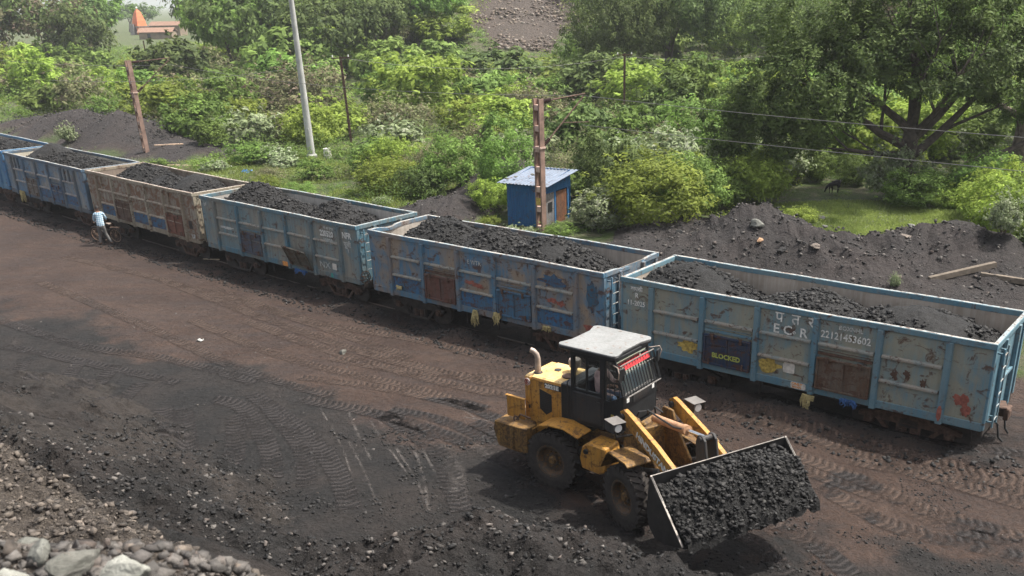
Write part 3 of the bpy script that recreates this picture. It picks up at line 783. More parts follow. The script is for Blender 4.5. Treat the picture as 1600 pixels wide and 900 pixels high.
COAL_LABEL = {
 'A': 'heaped black coal in three humps filling the nearest light blue wagon',
 'B': 'heaped black coal with lumpy crest inside the wagon with the bent rim',
 'C': 'heaped black coal with a tall left hump inside the NFR wagon',
 'D': 'heaped black coal inside the rusty cream-brown wagon',
 'E': 'heaped black coal inside the wagon with pale cream inner walls',
 'F': 'black coal inside the bright blue wagon at the left edge'}
def coal_load(k):
    c = CFG[k]; x0, y0, h = TRK[c['i']]
    nx_, ny_ = 150, 42
    X = np.linspace(-L / 2 + .06, L / 2 - .06, nx_); Y = np.linspace(-W / 2 + .055, W / 2 - .055, ny_)
    XX_, YY_ = np.meshgrid(X, Y); sd_ = c['i'] * 13
    def hz(x, y):
        base = c['base'] + .04 - .06 * np.abs(y) - .75 * sstep(L / 2 - 1.2, L / 2, np.abs(x) + .35 * (x > 0))
        z = base
        for (hx_, hy_, r, hh) in c['humps']:
            q = np.sqrt(((x - hx_) / r) ** 2 + ((y - hy_) / 1.75) ** 2)
            z = np.maximum(z, base * .0 + c['base'] - .05 + (hh * 1.22 + .17) * np.clip(1.0 - q ** 1.35 * .78, -1, 1))
        z = z + .16 * (fbm(x * 1.3 + sd_, y * 1.3, 4, sd_) - .5) + .10 * (fbm(x * 5 + sd_, y * 5, 3, sd_ + 3) - .5)
        return z
    Z = hz(XX_, YY_) + .0
    ii = (np.arange(ny_ - 1)[:, None] * nx_ + np.arange(nx_ - 1)[None]).ravel()
    Fq = np.stack([ii, ii + 1, ii + nx_ + 1, ii + nx_], 1)
    rg = np.random.default_rng(sd_ + 1); n = 6500
    px = (rg.random(n) - .5) * (L - .35); py = (rg.random(n) - .5) * (W - .3)
    s = .012 + .065 * rg.random(n) ** 5
    m_ = fbm(px * .8 + sd_, py * .8, 3, 60) > .36; px, py, s = px[m_], py[m_], s[m_]
    V2, F2 = lumps(np.stack([px, py, hz(px, py) + s * .2], 1), s, sd_ + 2)
    V1 = np.stack([XX_.ravel(), YY_.ravel(), Z.ravel()], 1)
    T1 = np.concatenate([Fq[:, [0, 1, 2]], Fq[:, [0, 2, 3]]])
    V = np.concatenate([V1, V2]); Fa = np.concatenate([T1, F2 + len(V1)])
    o = np_mesh('coal_load', V, Fa, [M_COAL, M_COALLUMP])
    mi = np.zeros(len(o.data.polygons), np.int32); mi[len(T1):] = 1
    if len(mi) == len(Fa): o.data.polygons.foreach_set('material_index', mi)
    o.location = (x0, y0, 0); o.rotation_euler = (0, 0, h)
    tag(o, COAL_LABEL[k], 'coal load', 'coal loads heaped in the wagons')
WG = {k: wagon(k) for k in 'ABCDEF'}
for k in 'ABCDEF': coal_load(k)

# writing on the wagons
a = WG['A']
bx = lambda i: POSTX[i]
text('painted_marking', 'वापसी', .17, M_WHITEP, a, on_near(-L / 2 + .28, 2.80), bold=.004)
text('painted_marking', 'R', .20, M_WHITEP, a, on_near(-L / 2 + .42, 2.60), bold=.005)
text('painted_marking', '11-2025', .20, M_WHITEP, a, on_near(-L / 2 + .16, 2.37), bold=.004, sx=.92)
text('painted_marking', 'प  त  रे', .40, M_WHITEP, a, on_near(bx(2) + .50, 2.70), bold=.004)
text('painted_marking', 'E C  R', .34, M_WHITEP, a, on_near(bx(2) + .46, 2.40), bold=.006, sx=1.05)
text('painted_marking', 'o', .17, M_WHITEP, a, on_near(bx(2) + 1.0, 2.44), bold=.003)
text('painted_marking', 'BOXNHL', .15, M_OLDWHITE, a, on_near(bx(3) + .58, 2.79), bold=.004)
text('painted_marking', '22121453602', .26, M_WHITEP, a, on_near(bx(3) + .13, 2.52), bold=.004, sx=.90)
text('painted_marking', 'BLOCKED', .19, M_GREENP, a, on_near(bx(1) + .42, 1.40, -W / 2 - .165), bold=.006)
def patch(name, parent, x, z, w_, h_, mat, y=-W / 2 - .017, seed=0, rough=.25):
    """irregular daub or pasted sheet, a few millimetres thick"""
    rn = random.Random(seed); n = 22; pts = []
    for i in range(n):
        t = 2 * PI * i / n; cx_, cz_ = math.cos(t), math.sin(t)
        q = 1 / max(abs(cx_), abs(cz_)) if rough < .1 else 1.0
        r_ = q * (1 + rn.uniform(-rough, rough))
        pts.append((x + w_ / 2 * cx_ * r_, z + h_ / 2 * cz_ * r_))
    m = MB(); m.prism(pts, y, y - .003, 'y'); return m.build(name, mat, parent)
patch('yellow_daub', a, bx(0) + 1.22, 1.50, .62, .36, M_YELLOWP, seed=1)
patch('yellow_daub', a, bx(2) + .42, 1.45, .62, .38, M_YELLOWP, seed=2)
patch('pasted_label', a, bx(2) + .98, 1.50, .32, .28, M_PAPER, seed=3, rough=.03)
text('painted_marking', '126', .16, M_DARKST, a, on_near(bx(2) + .86, 1.45, -W / 2 - .017), bold=.003)
patch('pasted_label', a, bx(2) + 1.28, 1.07, .42, .17, M_PAPER, y=-W / 2 - .04, seed=4, rough=.03)
text('painted_marking', 'ONLY', .10, M_ORANGEP, a, on_near(bx(2) + 1.10, 1.08, -W / 2 - .045), bold=.004, sx=1.1)
text('painted_marking', 'BOXN', .08, M_ORANGEP, a, on_near(bx(2) + 1.12, 1.00, -W / 2 - .045), bold=.003, sx=1.1)
patch('red_daub', a, bx(5) + .42, 1.62, .34, .30, M_RED, seed=5, rough=.35)
patch('red_daub', a, bx(5) + .56, 1.42, .20, .34, M_RED, y=-W / 2 - .021, seed=6, rough=.35)
patch('red_daub', a, bx(5) - .0, 1.22, .12, .40, M_RED, y=-W / 2 - .099, seed=7, rough=.1)
for i, (x, z) in enumerate(((bx(4) + .75, 1.98), (bx(4) + 1.15, 1.84), (bx(4) + .45, 1.90))):
    patch('rust_spot', a, x, z, .16, .22, M_RUSTST, seed=30 + i, rough=.4)
c3 = WG['C']
text('painted_marking', 'बी ओ एक्स', .13, M_OLDWHITE, c3, on_near(bx(4) + .75, 2.80), bold=.004)
text('painted_marking', '220520', .30, M_WHITEP, c3, on_near(bx(4) + .50, 2.53), bold=.010, sx=.86)
text('painted_marking', '10820', .28, M_OLDWHITE, c3, on_near(bx(4) + .66, 2.26 + .0), bold=.008, sx=.80)
text('painted_marking', 'NFR', .31, M_WHITEP, c3, on_near(bx(5) + .18, 2.60), bold=.010, sx=.88)
text('painted_marking', 'पूसी', .26, M_OLDWHITE, c3, on_near(bx(5) + .24, 2.30), bold=.007)
text('painted_marking', 'रे', .17, M_OLDWHITE, c3, on_near(bx(5) + .42, 2.08), bold=.005)
text('painted_marking', 'NX', .34, M_OLDWHITE, c3, on_near(bx(4) + .25, 1.30), bold=-.001, sx=1.3)
patch('pasted_label', c3, bx(4) + 1.15, 1.42, .26, .24, M_PAPER, seed=8, rough=.05)
patch('teal_mark', c3, bx(4) + .98, 1.07, .14, .18, M_TEAL, y=-W / 2 - .04, seed=9)
patch('rust_patch', c3, bx(2) + 1.30, 1.07, .34, .18, M_ORANGEP, y=-W / 2 - .04, seed=10, rough=.03)
patch('blue_patch', c3, bx(0) + .7, 1.98, 1.0, .10, M_OLDWHITE, seed=11)
text('painted_marking', '2 1 6', .20, M_OLDWHITE, c3, on_end(-.45, 2.1, L / 2 + .02), bold=.003)
text('painted_marking', 'NFR', .20, M_OLDWHITE, c3, on_end(-.45, 1.85, L / 2 + .02), bold=.003)
text('painted_marking', 'पूसी', .14, M_OLDWHITE, c3, on_near(-L / 2 + .18, 2.75), bold=.003)
b2 = WG['B']
text('painted_marking', 'E WTR', .20, M_OLDWHITE, b2, on_near(bx(2) + .45, 2.62), bold=.001)
for i, (x, z, w_, h_) in enumerate(((bx(2) + .55, 2.0, .55, .13), (bx(2) + .9, 1.93, .45, .14), (bx(4) + .7, 1.98, .55, .14), (bx(4) + 1.05, 1.93, .3, .16), (bx(5) + .48, 1.38, .34, .26))):
    patch('red_daub', b2, x, z, w_, h_, M_RED, seed=40 + i, rough=.45)
def blob_patch_mat(): pass
patch('blue_repaint', b2, bx(4) + .7, 2.60, .9, .36, paint_door('repaint', (.03, .11, .22), (.05, .13, .22)), y=-W / 2 - .012, seed=50, rough=.35)
patch('blue_repaint', b2, bx(5) + .6, 2.35, .42, .8, paint_door('repaint2', (.03, .12, .20), (.05, .13, .2)), y=-W / 2 - .012, seed=51, rough=.3)
for (i, z0_, z1_) in ((0, 1.17, 1.64), (2, 1.17, 1.64), (4, 1.17, 1.64)):
    m = MB(); m.box((bx(i) + b_ / 2, -W / 2 - .014, (z0_ + z1_) / 2), (b_ - .2, .006, z1_ - z0_)); m.build('lower_blue_panel', paint_door('lower%d' % i, (.035, .15, .30), (.06, .15, .24)), b2)
for k_, ii_ in (('D', (0, 2, 3)), ('E', (1, 2, 4))):
    for i in ii_:
        m = MB(); m.box((bx(i) + b_ / 2, -W / 2 - .014, 1.42), (b_ - .2, .006, .48)); m.build('lower_blue_panel', paint_door('lw%s%d' % (k_.lower(), i), (.03, .13, .27), (.05, .14, .24)), WG[k_])
patch('pasted_label', WG['E'], bx(3) + .8, 1.50, .16, .20, M_PAPER, seed=12, rough=.05)
text('painted_marking', 'UF', .26, M_OLDWHITE, WG['D'], on_near(bx(5) + .45, 1.15, -W / 2 - .045), bold=.01)
patch('dark_panel', WG['D'], bx(5) + .45, 1.72, .30, .36, M_DARKST, seed=13, rough=.03)

# straw-yellow rags and ropes stuffed round the door edges, a blue rag, a stick
def rag(name, k, x, z, w_, h_, mat, label, seed, y=-W / 2 - .12):
    x0, y0, h = TRK[CFG[k]['i']]; rn = random.Random(seed); m = MB()
    for s_ in range(9):
        a0 = rn.uniform(-w_ / 2, w_ / 2); p = [Vector((a0, 0, h_ / 2))]
        for j in range(4): p.append(p[-1] + Vector((rn.uniform(-.05, .05), rn.uniform(-.03, .03), -h_ / 4.0 * rn.uniform(.6, 1.2))))
        m.tube(p, [rn.uniform(.018, .04)] * 3 + [.02, .008], 6)
    m.box((0, .02, h_ * .3), (w_ * .8, .05, h_ * .35), (rn.uniform(-.3, .3), .1, .2))
    o = m.build(name, mat, None, smooth=True, bevel=0)
    c_, s2 = math.cos(h), math.sin(h)
    o.location = (x0 + c_ * x - s2 * y, y0 + s2 * x + c_ * y, z); o.rotation_euler = (0, 0, h)
    return tag(o, label, 'rag')
rag('cloth_rag', 'A', bx(3) + .0, .72, .34, .40, M_CLOTH_Y, 'straw-yellow rag hanging under the rusty door of the nearest wagon', 1)
rag('cloth_rag', 'A', bx(3) + 1.0, .92, .40, .22, M_CLOTH_B, 'blue rag stuffed under the rusty door of the nearest wagon', 2)
rag('cloth_rag', 'B', bx(2) + .75, .85, .16, .55, M_CLOTH_Y, 'yellow rag hanging like a rope below the middle of the bent-rim wagon', 3)
rag('cloth_rag', 'B', bx(3) + .12, 1.0, .36, .42, M_CLOTH_Y, 'bundled green-yellow rag at the sill of the bent-rim wagon', 4)
rag('cloth_rag', 'B', bx(4) + .55, 1.05, .30, .18, M_CLOTH_Y, 'small cream rag on the sill of the bent-rim wagon, left of the loader cab', 5)
rag('cloth_rag', 'B', bx(0) + .45, 1.28, .26, .14, M_CLOTH_Y, 'small cream rag in the left blue panel of the bent-rim wagon', 6)
rag('cloth_rag', 'C', bx(3) + .75, .90, .75, .22, M_CLOTH_B, 'blue and white rag lying under the open door of the NFR wagon', 7)
rag('cloth_rag', 'E', bx(0) + .75, .85, .5, .7, M_CLOTH_Y, 'yellow rags hanging from the left end of the dark blue wagon', 8)

# rails and sleepers of the siding
def rail(off, lab):
    m = MB(); pts = []
    for (x, y, h) in reversed(TRK): pts.append((x - math.sin(h) * off, y + math.cos(h) * off))
    a0, a1 = np.array(pts[-1]), np.array(pts[-2]); pts.append(tuple(a0 + (a0 - a1) * 2))
    a0, a1 = np.array(pts[0]), np.array(pts[1]); pts.insert(0, tuple(a0 + (a0 - a1) * 8))
    prof = [(-.07, -.14), (.07, -.14), (.07, -.12), (.012, -.10), (.012, -.035), (.036, -.03), (.036, 0), (-.036, 0), (-.036, -.03), (-.012, -.035), (-.012, -.10), (-.07, -.12)]
    vs = []; fs = []; n = len(prof)
    for i, p in enumerate(pts):
        q0 = np.array(pts[max(i - 1, 0)]); q1 = np.array(pts[min(i + 1, len(pts) - 1)]); d = (q1 - q0) / np.linalg.norm(q1 - q0); nn = np.array([-d[1], d[0]])
        for a_, z_ in prof: vs.append((p[0] + nn[0] * a_, p[1] + nn[1] * a_, z_ + .02 + .06))
    for i in range(len(pts) - 1):
        for j in range(n): fs.append((i * n + j, i * n + (j + 1) % n, (i + 1) * n + (j + 1) % n, (i + 1) * n + j))
    m.add(vs, fs); return tag(m.build('rail', M_RAIL), lab, 'rail', kind=None)
rail(-.84, 'rusty running rail of the siding on the side of the yard, under the train'); rail(.84, 'rusty running rail of the siding on the side of the bushes, under the train')
def sleeper(loc, rz, lab, rx=0, group=None, name='sleeper'):
    m = MB(); m.prism([(-.12, 0), (.12, 0), (.09, .2), (-.09, .2)], -1.35, 1.35, 'y')
    o = m.build(name, M_SLEEPER, bevel=.01); o.location = loc; o.rotation_euler = (rx, 0, rz); return tag(o, lab, 'sleeper', group)
first = None
i = 0
for seg, lb_ in (((13.2, 19.2), 'concrete sleeper nearest the bottom right corner, half buried under the coupling'), ((12.6, 19.65), 'second concrete sleeper from the right, half buried under the coupling'), ((12.0, 20.1), 'third concrete sleeper from the right, just showing past the wagon end')):
    o = sleeper((seg[0] - .35, seg[1] - .2, -.10), -.64, lb_, group='concrete sleepers under the siding')
# ------------------------------------------------------------------ wheel loader
M_YEL = worn('loader_yellow', (.50, .245, .038), (.56, .30, .06), rust=(.12, .06, .03), dirt=(.19, .115, .05), amount=.40, rustamt=.30, scale=2.2, rough=.45, chips=(.10, .06, .035))
M_YELTOP = worn('loader_yellow_pale', (.72, .52, .24), (.66, .44, .16), rust=(.2, .11, .05), dirt=(.38, .26, .12), amount=.25, rustamt=.22, scale=2.2, rough=.5)
M_YELDIRT = worn('loader_yellow_grimy', (.36, .20, .045), (.24, .13, .04), rust=(.06, .035, .02), dirt=(.07, .05, .03), amount=.6, rustamt=.5, scale=3, rough=.6)
M_BLK = plain('loader_black', (.016, .017, .018), .45, 0, .35, 4)
M_BLKDUST = worn('loader_black_dusty', (.028, .028, .028), (.045, .043, .04), dirt=(.07, .06, .055), amount=.3, rustamt=.1, scale=2)
M_ROOF = worn('roof_grey', (.27, .275, .27), (.22, .225, .22), dirt=(.15, .14, .13), rust=(.18, .12, .10), amount=.2, rustamt=.05, scale=1.5, rough=.5)
M_BUCKET = plain('bucket_steel', (.035, .033, .032), .5, .3, .4, 5)
M_EDGE = plain('worn_edge_steel', (.20, .18, .16), .5, .4, .5)
M_CHROME = plain('piston_rod', (.6, .6, .6), .15, 1, .05)
M_CYL = plain('cylinder_tan', (.36, .20, .11), .5, 0, .3)
M_RIMW = worn('wheel_rim', (.10, .075, .05), (.07, .055, .045), dirt=(.05, .045, .04), rust=(.16, .08, .03), amount=.5, rustamt=.5, scale=4)
M_LHOOD = plain('lamp_hood_dusty', (.13, .12, .11), .7)
M_PIPE = plain('exhaust_pipe', (.36, .29, .24), .5, .3, .3)
M_LAMP = plain('lamp_lens', (.75, .75, .72), .15, .2, .1)
M_REFL = plain('white_reflector', (.75, .75, .72), .5)
M_SEAT = plain('seat_fabric', (.05, .05, .055), .9)
def glass_mat():
    g = N('cab_glass'); g.t.nodes.remove(g.p)
    tr = g.n('ShaderNodeBsdfTransparent'); tr.inputs[0].default_value = (.82, .86, .84, 1)
    gl = g.n('ShaderNodeBsdfGlossy'); gl.inputs['Roughness'].default_value = .08; gl.inputs[0].default_value = (1, 1, 1, 1)
    fr = g.n('ShaderNodeFresnel'); fr.inputs[0].default_value = 1.45
    mx = g.n('ShaderNodeMixShader'); g.l(g.math('ADD', fr.outputs[0], .05), mx.inputs[0]); g.l(tr.outputs[0], mx.inputs[1]); g.l(gl.outputs[0], mx.inputs[2]); g.l(mx.outputs[0], g.out.inputs[0])
    return g.m
M_GLASS = glass_mat()
def tyre_mat():
    g = N('tyre_rubber'); f = g.noise(g.coord(), 8, 6, .7)
    c = g.ramp(f, [(.3, (.028, .025, .023)), (.7, (.062, .054, .048))]); return g.fin(c, .9, 0, g.bump(f, .4, .02), .2)
M_TYRE = tyre_mat()

LZ = .28; LH = R(-37); LO = (.27, 19.55)
TURN = R(-24)
loader = empty('wheel_loader', (LO[0], LO[1], LZ), LH)
tag(loader, 'yellow wheel loader with black cab carrying a bucket of coal across the yard', 'wheel loader')
# local: x forward, y left (away from the camera), origin under the rear axle; the front half is turned to the right
def lt(p):  # front frame -> loader space
    px_, py_, pz_ = p; x = px_; c, s = math.cos(TURN), math.sin(TURN)
    return (PIVX + c * (x) - s * py_, s * x + c * py_, pz_)
PIVX = 1.36; FAX = 1.42  # hinge, and front axle ahead of the hinge
FM = Matrix.Translation((PIVX, 0, 0)) @ Matrix.Rotation(TURN, 4, 'Z')
RW = .69; TW = .42; TRACK = .90

def wheel(parent, x, y, side, front=False, rot=0):
    t = empty('wheel'); t.parent = parent
    prof = [(.36, -TW / 2 * .86), (.46, -TW / 2), (.58, -TW / 2), (.64, -TW / 2 * .93), (.655, -TW / 2 * .80), (.66, 0), (.655, TW / 2 * .80), (.64, TW / 2 * .93), (.58, TW / 2), (.46, TW / 2), (.36, TW / 2 * .86)]
    m = MB(); m.lathe(prof, 44, (0, 0, 0), 'y')
    for i in range(26):
        for s in (-1, 1):
            a = 2 * PI * (i + .25 * s) / 26; ca, sa = math.cos(a), math.sin(a)
            # directional lug: a skewed bar on the tread and down the shoulder
            c = Vector((.665 * ca, s * TW * .26, .665 * sa))
            q = Matrix.Rotation(-a, 3, 'Y') @ Matrix.Rotation(s * .55, 3, 'X')
            m.box(c, (.06, TW * .50, .075), q)
            c2 = Vector((.625 * ca, s * TW * .475, .625 * sa)); m.box(c2, (.10, .035, .07), Matrix.Rotation(-a, 3, 'Y'))
    m.build('tyre', M_TYRE, t, smooth=False)
    m = MB(); o = side
    pr = [(.0, .10), (.12, .10), (.13, .03), (.22, .02), (.30, .04), (.33, .16), (.37, .19), (.39, .19), (.37, .12), (.36, -.18), (.0, -.18)]
    m.lathe([(r_, h_ * o) for r_, h_ in pr], 30, (0, 0, 0), 'y'); m.torus((0, o * .17, 0), .355, .018, 30, 6, 'y')
    m.build('rim', M_RIMW, t, smooth=True)
    m = MB(); m.lathe([(0, .15 * o), (.07, .15 * o), (.09, .12 * o), (.11, .08 * o)], 16, (0, 0, 0), 'y')
    for i in range(8): a = i * PI / 4; m.lathe([(0, .075 * o), (.02, .075 * o), (.02, .02 * o)], 6, (.18 * math.cos(a), 0, .18 * math.sin(a)), 'y')
    m.build('hub', M_YELDIRT, t)
    t.location = (x, y, RW); t.rotation_euler = (0, rot, 0)
    return t
for s in (-1, 1): wheel(loader, 0, s * TRACK, s, rot=.3)
ff = []
for s in (-1, 1):
    t = wheel(loader, 0, 0, s, rot=.1 * s); p = FM @ Vector((FAX, s * TRACK, RW)); t.location = p; t.rotation_euler = (0, 0.2, TURN)

def lb(name, m, mat, bevel=.012, smooth=False, front=False, parent=loader):
    o = m.build(name, mat, parent, smooth=smooth, bevel=bevel)
    if front: o.matrix_local = FM
    return o
# rear chassis, axle, counterweight
m = MB(); m.box((-.1, 0, .85), (2.4, .62, .36)); m.tube([(0, -.75, RW), (0, .75, RW)], .14, 12); m.lathe([(.0, -.28), (.24, -.2), (.28, 0), (.24, .2), (0, .28)], 16, (0, 0, RW), 'y')
m.box((1.05, 0, .72), (.5, .45, .5)); lb('rear_chassis', m, M_YELDIRT)
m = MB()
m.prism([(-1.58, .62), (-1.72, 1.02), (-1.66, 1.26), (-.80, 1.26), (-.80, .60)], -1.02, 1.02, 'y')
lb('counterweight', m, M_YELDIRT, .03)
m = MB(); m.box((-.86, -.98, 1.02), (.50, .34, .58)); m.box((-.86, -.98, 1.32), (.54, .38, .03)); m.box((-1.02, -1.16, 1.0), (.10, .03, .5)); lb('battery_box', m, M_YELDIRT, .015)
m = MB(); m.box((-1.26, -.70, 1.55), (.52, .03, .50)); m.box((-1.26, -.71, 1.82), (.56, .07, .03)); lb('rear_step_guard', m, M_YEL, .008)
m = MB(); m.tube([(-1.2, -.76, 1.28), (-1.0, -.86, 1.50), (-.75, -.80, 1.44)], .025, 6); m.torus((-1.15, -.84, 1.34), .07, .02, 14, 6, 'y'); lb('tow_shackle', m, M_RUSTST, 0, True)
# engine hood: yellow box with rounded top, paler top sheet, side grille, badge plate
HW = .54; H0, H1 = .72, 2.36
m = MB(); prof = [(-HW, H0), (-HW, H1 - .07), (-HW + .02, H1 - .025), (-HW + .07, H1), (HW - .07, H1), (HW - .02, H1 - .025), (HW, H1 - .07), (HW, H0)]
def yz(mb, prof_, x0_, x1_, mi=0): mb.prism(prof_, x0_, x1_, 'x', mi)
yz(m, prof, -.92, -.06); 
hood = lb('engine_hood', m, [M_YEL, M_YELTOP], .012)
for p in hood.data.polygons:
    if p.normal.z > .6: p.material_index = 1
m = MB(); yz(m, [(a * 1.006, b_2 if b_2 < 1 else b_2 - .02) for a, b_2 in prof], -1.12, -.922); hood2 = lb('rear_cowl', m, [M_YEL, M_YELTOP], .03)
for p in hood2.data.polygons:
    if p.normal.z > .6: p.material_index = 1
m = MB(); m.prism([(-.68, 2.10), (-.68, 1.62), (-.50, 1.50), (-.34, 1.62), (-.34, 2.02)], -HW - .008, -HW + .02, 'y'); gr = lb('side_grille', m, M_BLK, .004)
m = MB()
for i in range(9): m.box((-.51, -HW - .012, 1.66 + i * .045), (.30, .006, .014))
m.build('grille_slat', M_BLKDUST, gr)
m = MB(); m.box((-.30, -HW - .008, 2.22), (.46, .014, .13)); bp = lb('model_plate', m, M_BLK, .003)
text('plate_lettering', '2021E', .125, M_WHITEP, bp, Matrix.Translation((-.51, -HW - .018, 2.178)) @ Matrix.Rotation(PI / 2, 4, 'X'), bold=.008, sx=1.20)
m = MB(); m.lathe([(0, -.012), (.085, -.012), (.085, 0)], 20, (-1.02, -HW - .010, 2.20), 'y'); bd = lb('round_badge', m, M_WHITEP, 0)
m = MB(); m.torus((-1.02, -HW - .023, 2.20), .065, .012, 20, 6, 'y'); m.build('badge_ring', M_RED, bd)
text('badge_letter', 'B', .12, M_RED, bd, Matrix.Translation((-1.06, -HW - .026, 2.16)) @ Matrix.Rotation(PI / 2, 4, 'X'), bold=.008)
# exhaust and pre-cleaner, holes in the hood top
m = MB(); m.tube([(-.90, -.30, 2.34), (-.90, -.30, 2.70), (-.92, -.31, 2.80), (-.99, -.34, 2.88), (-1.05, -.36, 2.90)], [.075, .065, .065, .062, .062], 14); lb('exhaust_pipe', m, M_PIPE, 0, True)
m = MB(); m.lathe([(.0, 2.335), (.11, 2.335), (.10, 2.345), (0, 2.345)], 18, (-.90, -.30, .033)); m.lathe([(0, 2.336), (.085, 2.336), (.08, 2.341), (0, 2.341)], 18, (-.62, .08, .033)); lb('hood_collar', m, M_BLK, 0)
m = MB(); m.lathe([(.05, 2.32), (.06, 2.42), (.13, 2.46), (.15, 2.60), (.13, 2.64), (0, 2.645)], 20, (-.24, .22, .03)); lb('air_cleaner', m, M_PIPE, 0, True)
m = MB(); m.lathe([(0, 2.335), (.14, 2.335), (.15, 2.36), (.1, 2.37), (0, 2.37)], 18, (-.17, -.12, .032)); lb('filler_cap', m, M_RUSTST, 0)
# platform between hood and cab, hydraulic tank
m = MB(); m.box((.12, 0, 1.70), (.34, 1.16, 1.36)); m.box((.12, 0, 2.39), (.30, 1.2, .03)); m.box((.1, -.59, 1.5), (.25, .03, .04)); lb('black_side_cover', m, M_BLK, .02)
# cab
CX0, CX1, CW, CZ0, CZ1 = .28, 1.42, .66, 1.18, 3.16
cab = empty('cab'); cab.parent = loader
m = MB()
m.prism([(CX0, 1.15), (CX0, 2.12), (1.08, 2.12), (1.30, 2.06), (1.66, 2.30), (1.66, 1.32), (1.42, 1.10), (.55, 1.05)], -CW, -CW + .03, 'y')
m.prism([(CX0, 1.15), (CX0, 2.12), (1.08, 2.12), (1.30, 2.06), (1.66, 2.30), (1.66, 1.32), (1.42, 1.10), (.55, 1.05)], CW - .03, CW, 'y')
m.box((CX0 + .015, 0, 1.63), (.03, 2 * CW - .06, .98)); m.box((.95, 0, 1.12), (1.3, 2 * CW - .07, .06))
m.box((1.645, 0, 1.80), (.03, 2 * CW - .06, .98))
lb('lower_cab_body', m, M_BLK, .006, parent=cab)
m = MB()
def post(x, y, z0_, z1_, dx=0, w_=.09, d_=.08): m.add([(x + a_ * w_ / 2, y + b_3 * d_ / 2, z0_) for a_, b_3 in ((-1, -1), (1, -1), (1, 1), (-1, 1))] + [(x + dx + a_ * w_ / 2, y + b_3 * d_ / 2, z1_) for a_, b_3 in ((-1, -1), (1, -1), (1, 1), (-1, 1))], [(0, 3, 2, 1), (4, 5, 6, 7), (0, 1, 5, 4), (1, 2, 6, 5), (2, 3, 7, 6), (3, 0, 4, 7)])
for s in (-1, 1):
    post(CX0 + .05, s * (CW - .04), 2.10, CZ1); post(1.12, s * (CW - .04), 2.0, CZ1, 0, .13, .09); post(1.62, s * (CW - .04), 2.28, CZ1, -.22, .05, .05)
    m.box((.74, s * (CW - .035), 3.10), (.95, .07, .12)); m.box((1.24, s * (CW - .03), 3.12), (.34, .05, .08))
m.box((CX0 + .05, 0, 3.10), (.07, 2 * CW - .1, .12)); m.box((1.41, 0, 3.12), (.05, 2 * CW - .1, .09))
m.box((.74, -CW + .035, 2.16), (.85, .06, .08)); m.box((.74, CW - .035, 2.16), (.85, .06, .08))
m.box((.70, -CW + .03, 2.60), (.05, .05, .98))
lb('cab_frame', m, M_BLK, .008, parent=cab)
m = MB()
for s in (-1, 1):
    y = s * (CW - .03)
    m.add([(CX0 + .1, y, 2.2), (.675, y, 2.2), (.675, y, 3.04), (CX0 + .1, y, 3.04)], [(0, 1, 2, 3)])
    m.add([(1.19, y, 2.10), (1.64, y, 2.28), (1.40, y, 3.06), (1.19, y, 3.06)], [(0, 1, 2, 3)])
m.add([(.725, CW - .03, 2.2), (1.05, CW - .03, 2.2), (1.05, CW - .03, 3.04), (.725, CW - .03, 3.04)], [(0, 1, 2, 3)])
m.add([(CX0 + .05, -CW + .09, 2.15), (CX0 + .05, CW - .09, 2.15), (CX0 + .05, CW - .09, 3.04), (CX0 + .05, -CW + .09, 3.04)], [(0, 1, 2, 3)])
m.add([(1.640, -CW + .07, 2.29), (1.640, CW - .07, 2.29), (1.42, CW - .07, 3.06), (1.42, -CW + .07, 3.06)], [(0, 1, 2, 3)])
gl = lb('window_glass', m, M_GLASS, 0, parent=cab)
m = MB(); m.box((.72, -CW - .012, 1.66), (.76, .02, .92)); m.box((.72, -CW - .02, 2.06), (.70, .02, .10), mi=0); m.box((1.03, -CW - .03, 1.95), (.10, .03, .03)); m.box((1.14, -CW - .015, 1.85), (.03, .04, 1.5)); lb('door', m, M_BLKDUST, .006, parent=cab)
# roof: plate with pinched sides and rounded corners
RX0, RX1, RY = .02, 1.50, .75
def roofpoly(g=0):
    pts = []
    def arc(cx_, cy_, a0, a1, r_=.13):
        for i in range(6): a = a0 + (a1 - a0) * i / 5; pts.append((cx_ + (r_ + g) * math.cos(a), cy_ + (r_ + g) * math.sin(a)))
    arc(RX0 + .1, -RY + .13, PI, 1.5 * PI); arc(RX1 - .13, -RY + .13, 1.5 * PI, 2 * PI)
    pts.append((RX1 - .07, -RY + .42)); pts.append((RX1 - .07, RY - .42))
    arc(RX1 - .13, RY - .13, 0, .5 * PI); arc(RX0 + .1, RY - .13, .5 * PI, PI)
    pts.append((RX0 + .07, RY - .42)); pts.append((RX0 + .07, -RY + .42))
    return pts
m = MB(); m.prism(roofpoly(), 3.245, 3.285, 'z'); rf = lb('cab_roof', m, M_ROOF, .010, parent=cab)
m = MB(); m.prism(roofpoly(.004), 3.17, 3.244, 'z'); m.build('roof_edge', M_BLK, rf, bevel=.01)
m = MB()
for x, y in ((.15, -.6), (.75, -.66), (1.3, -.6), (.15, .6), (.7, .66), (1.3, .6)): m.box((x, y, 3.288), (.07, .025, .012), (0, 0, .3))
m.build('roof_bolt', M_PIPE, rf)
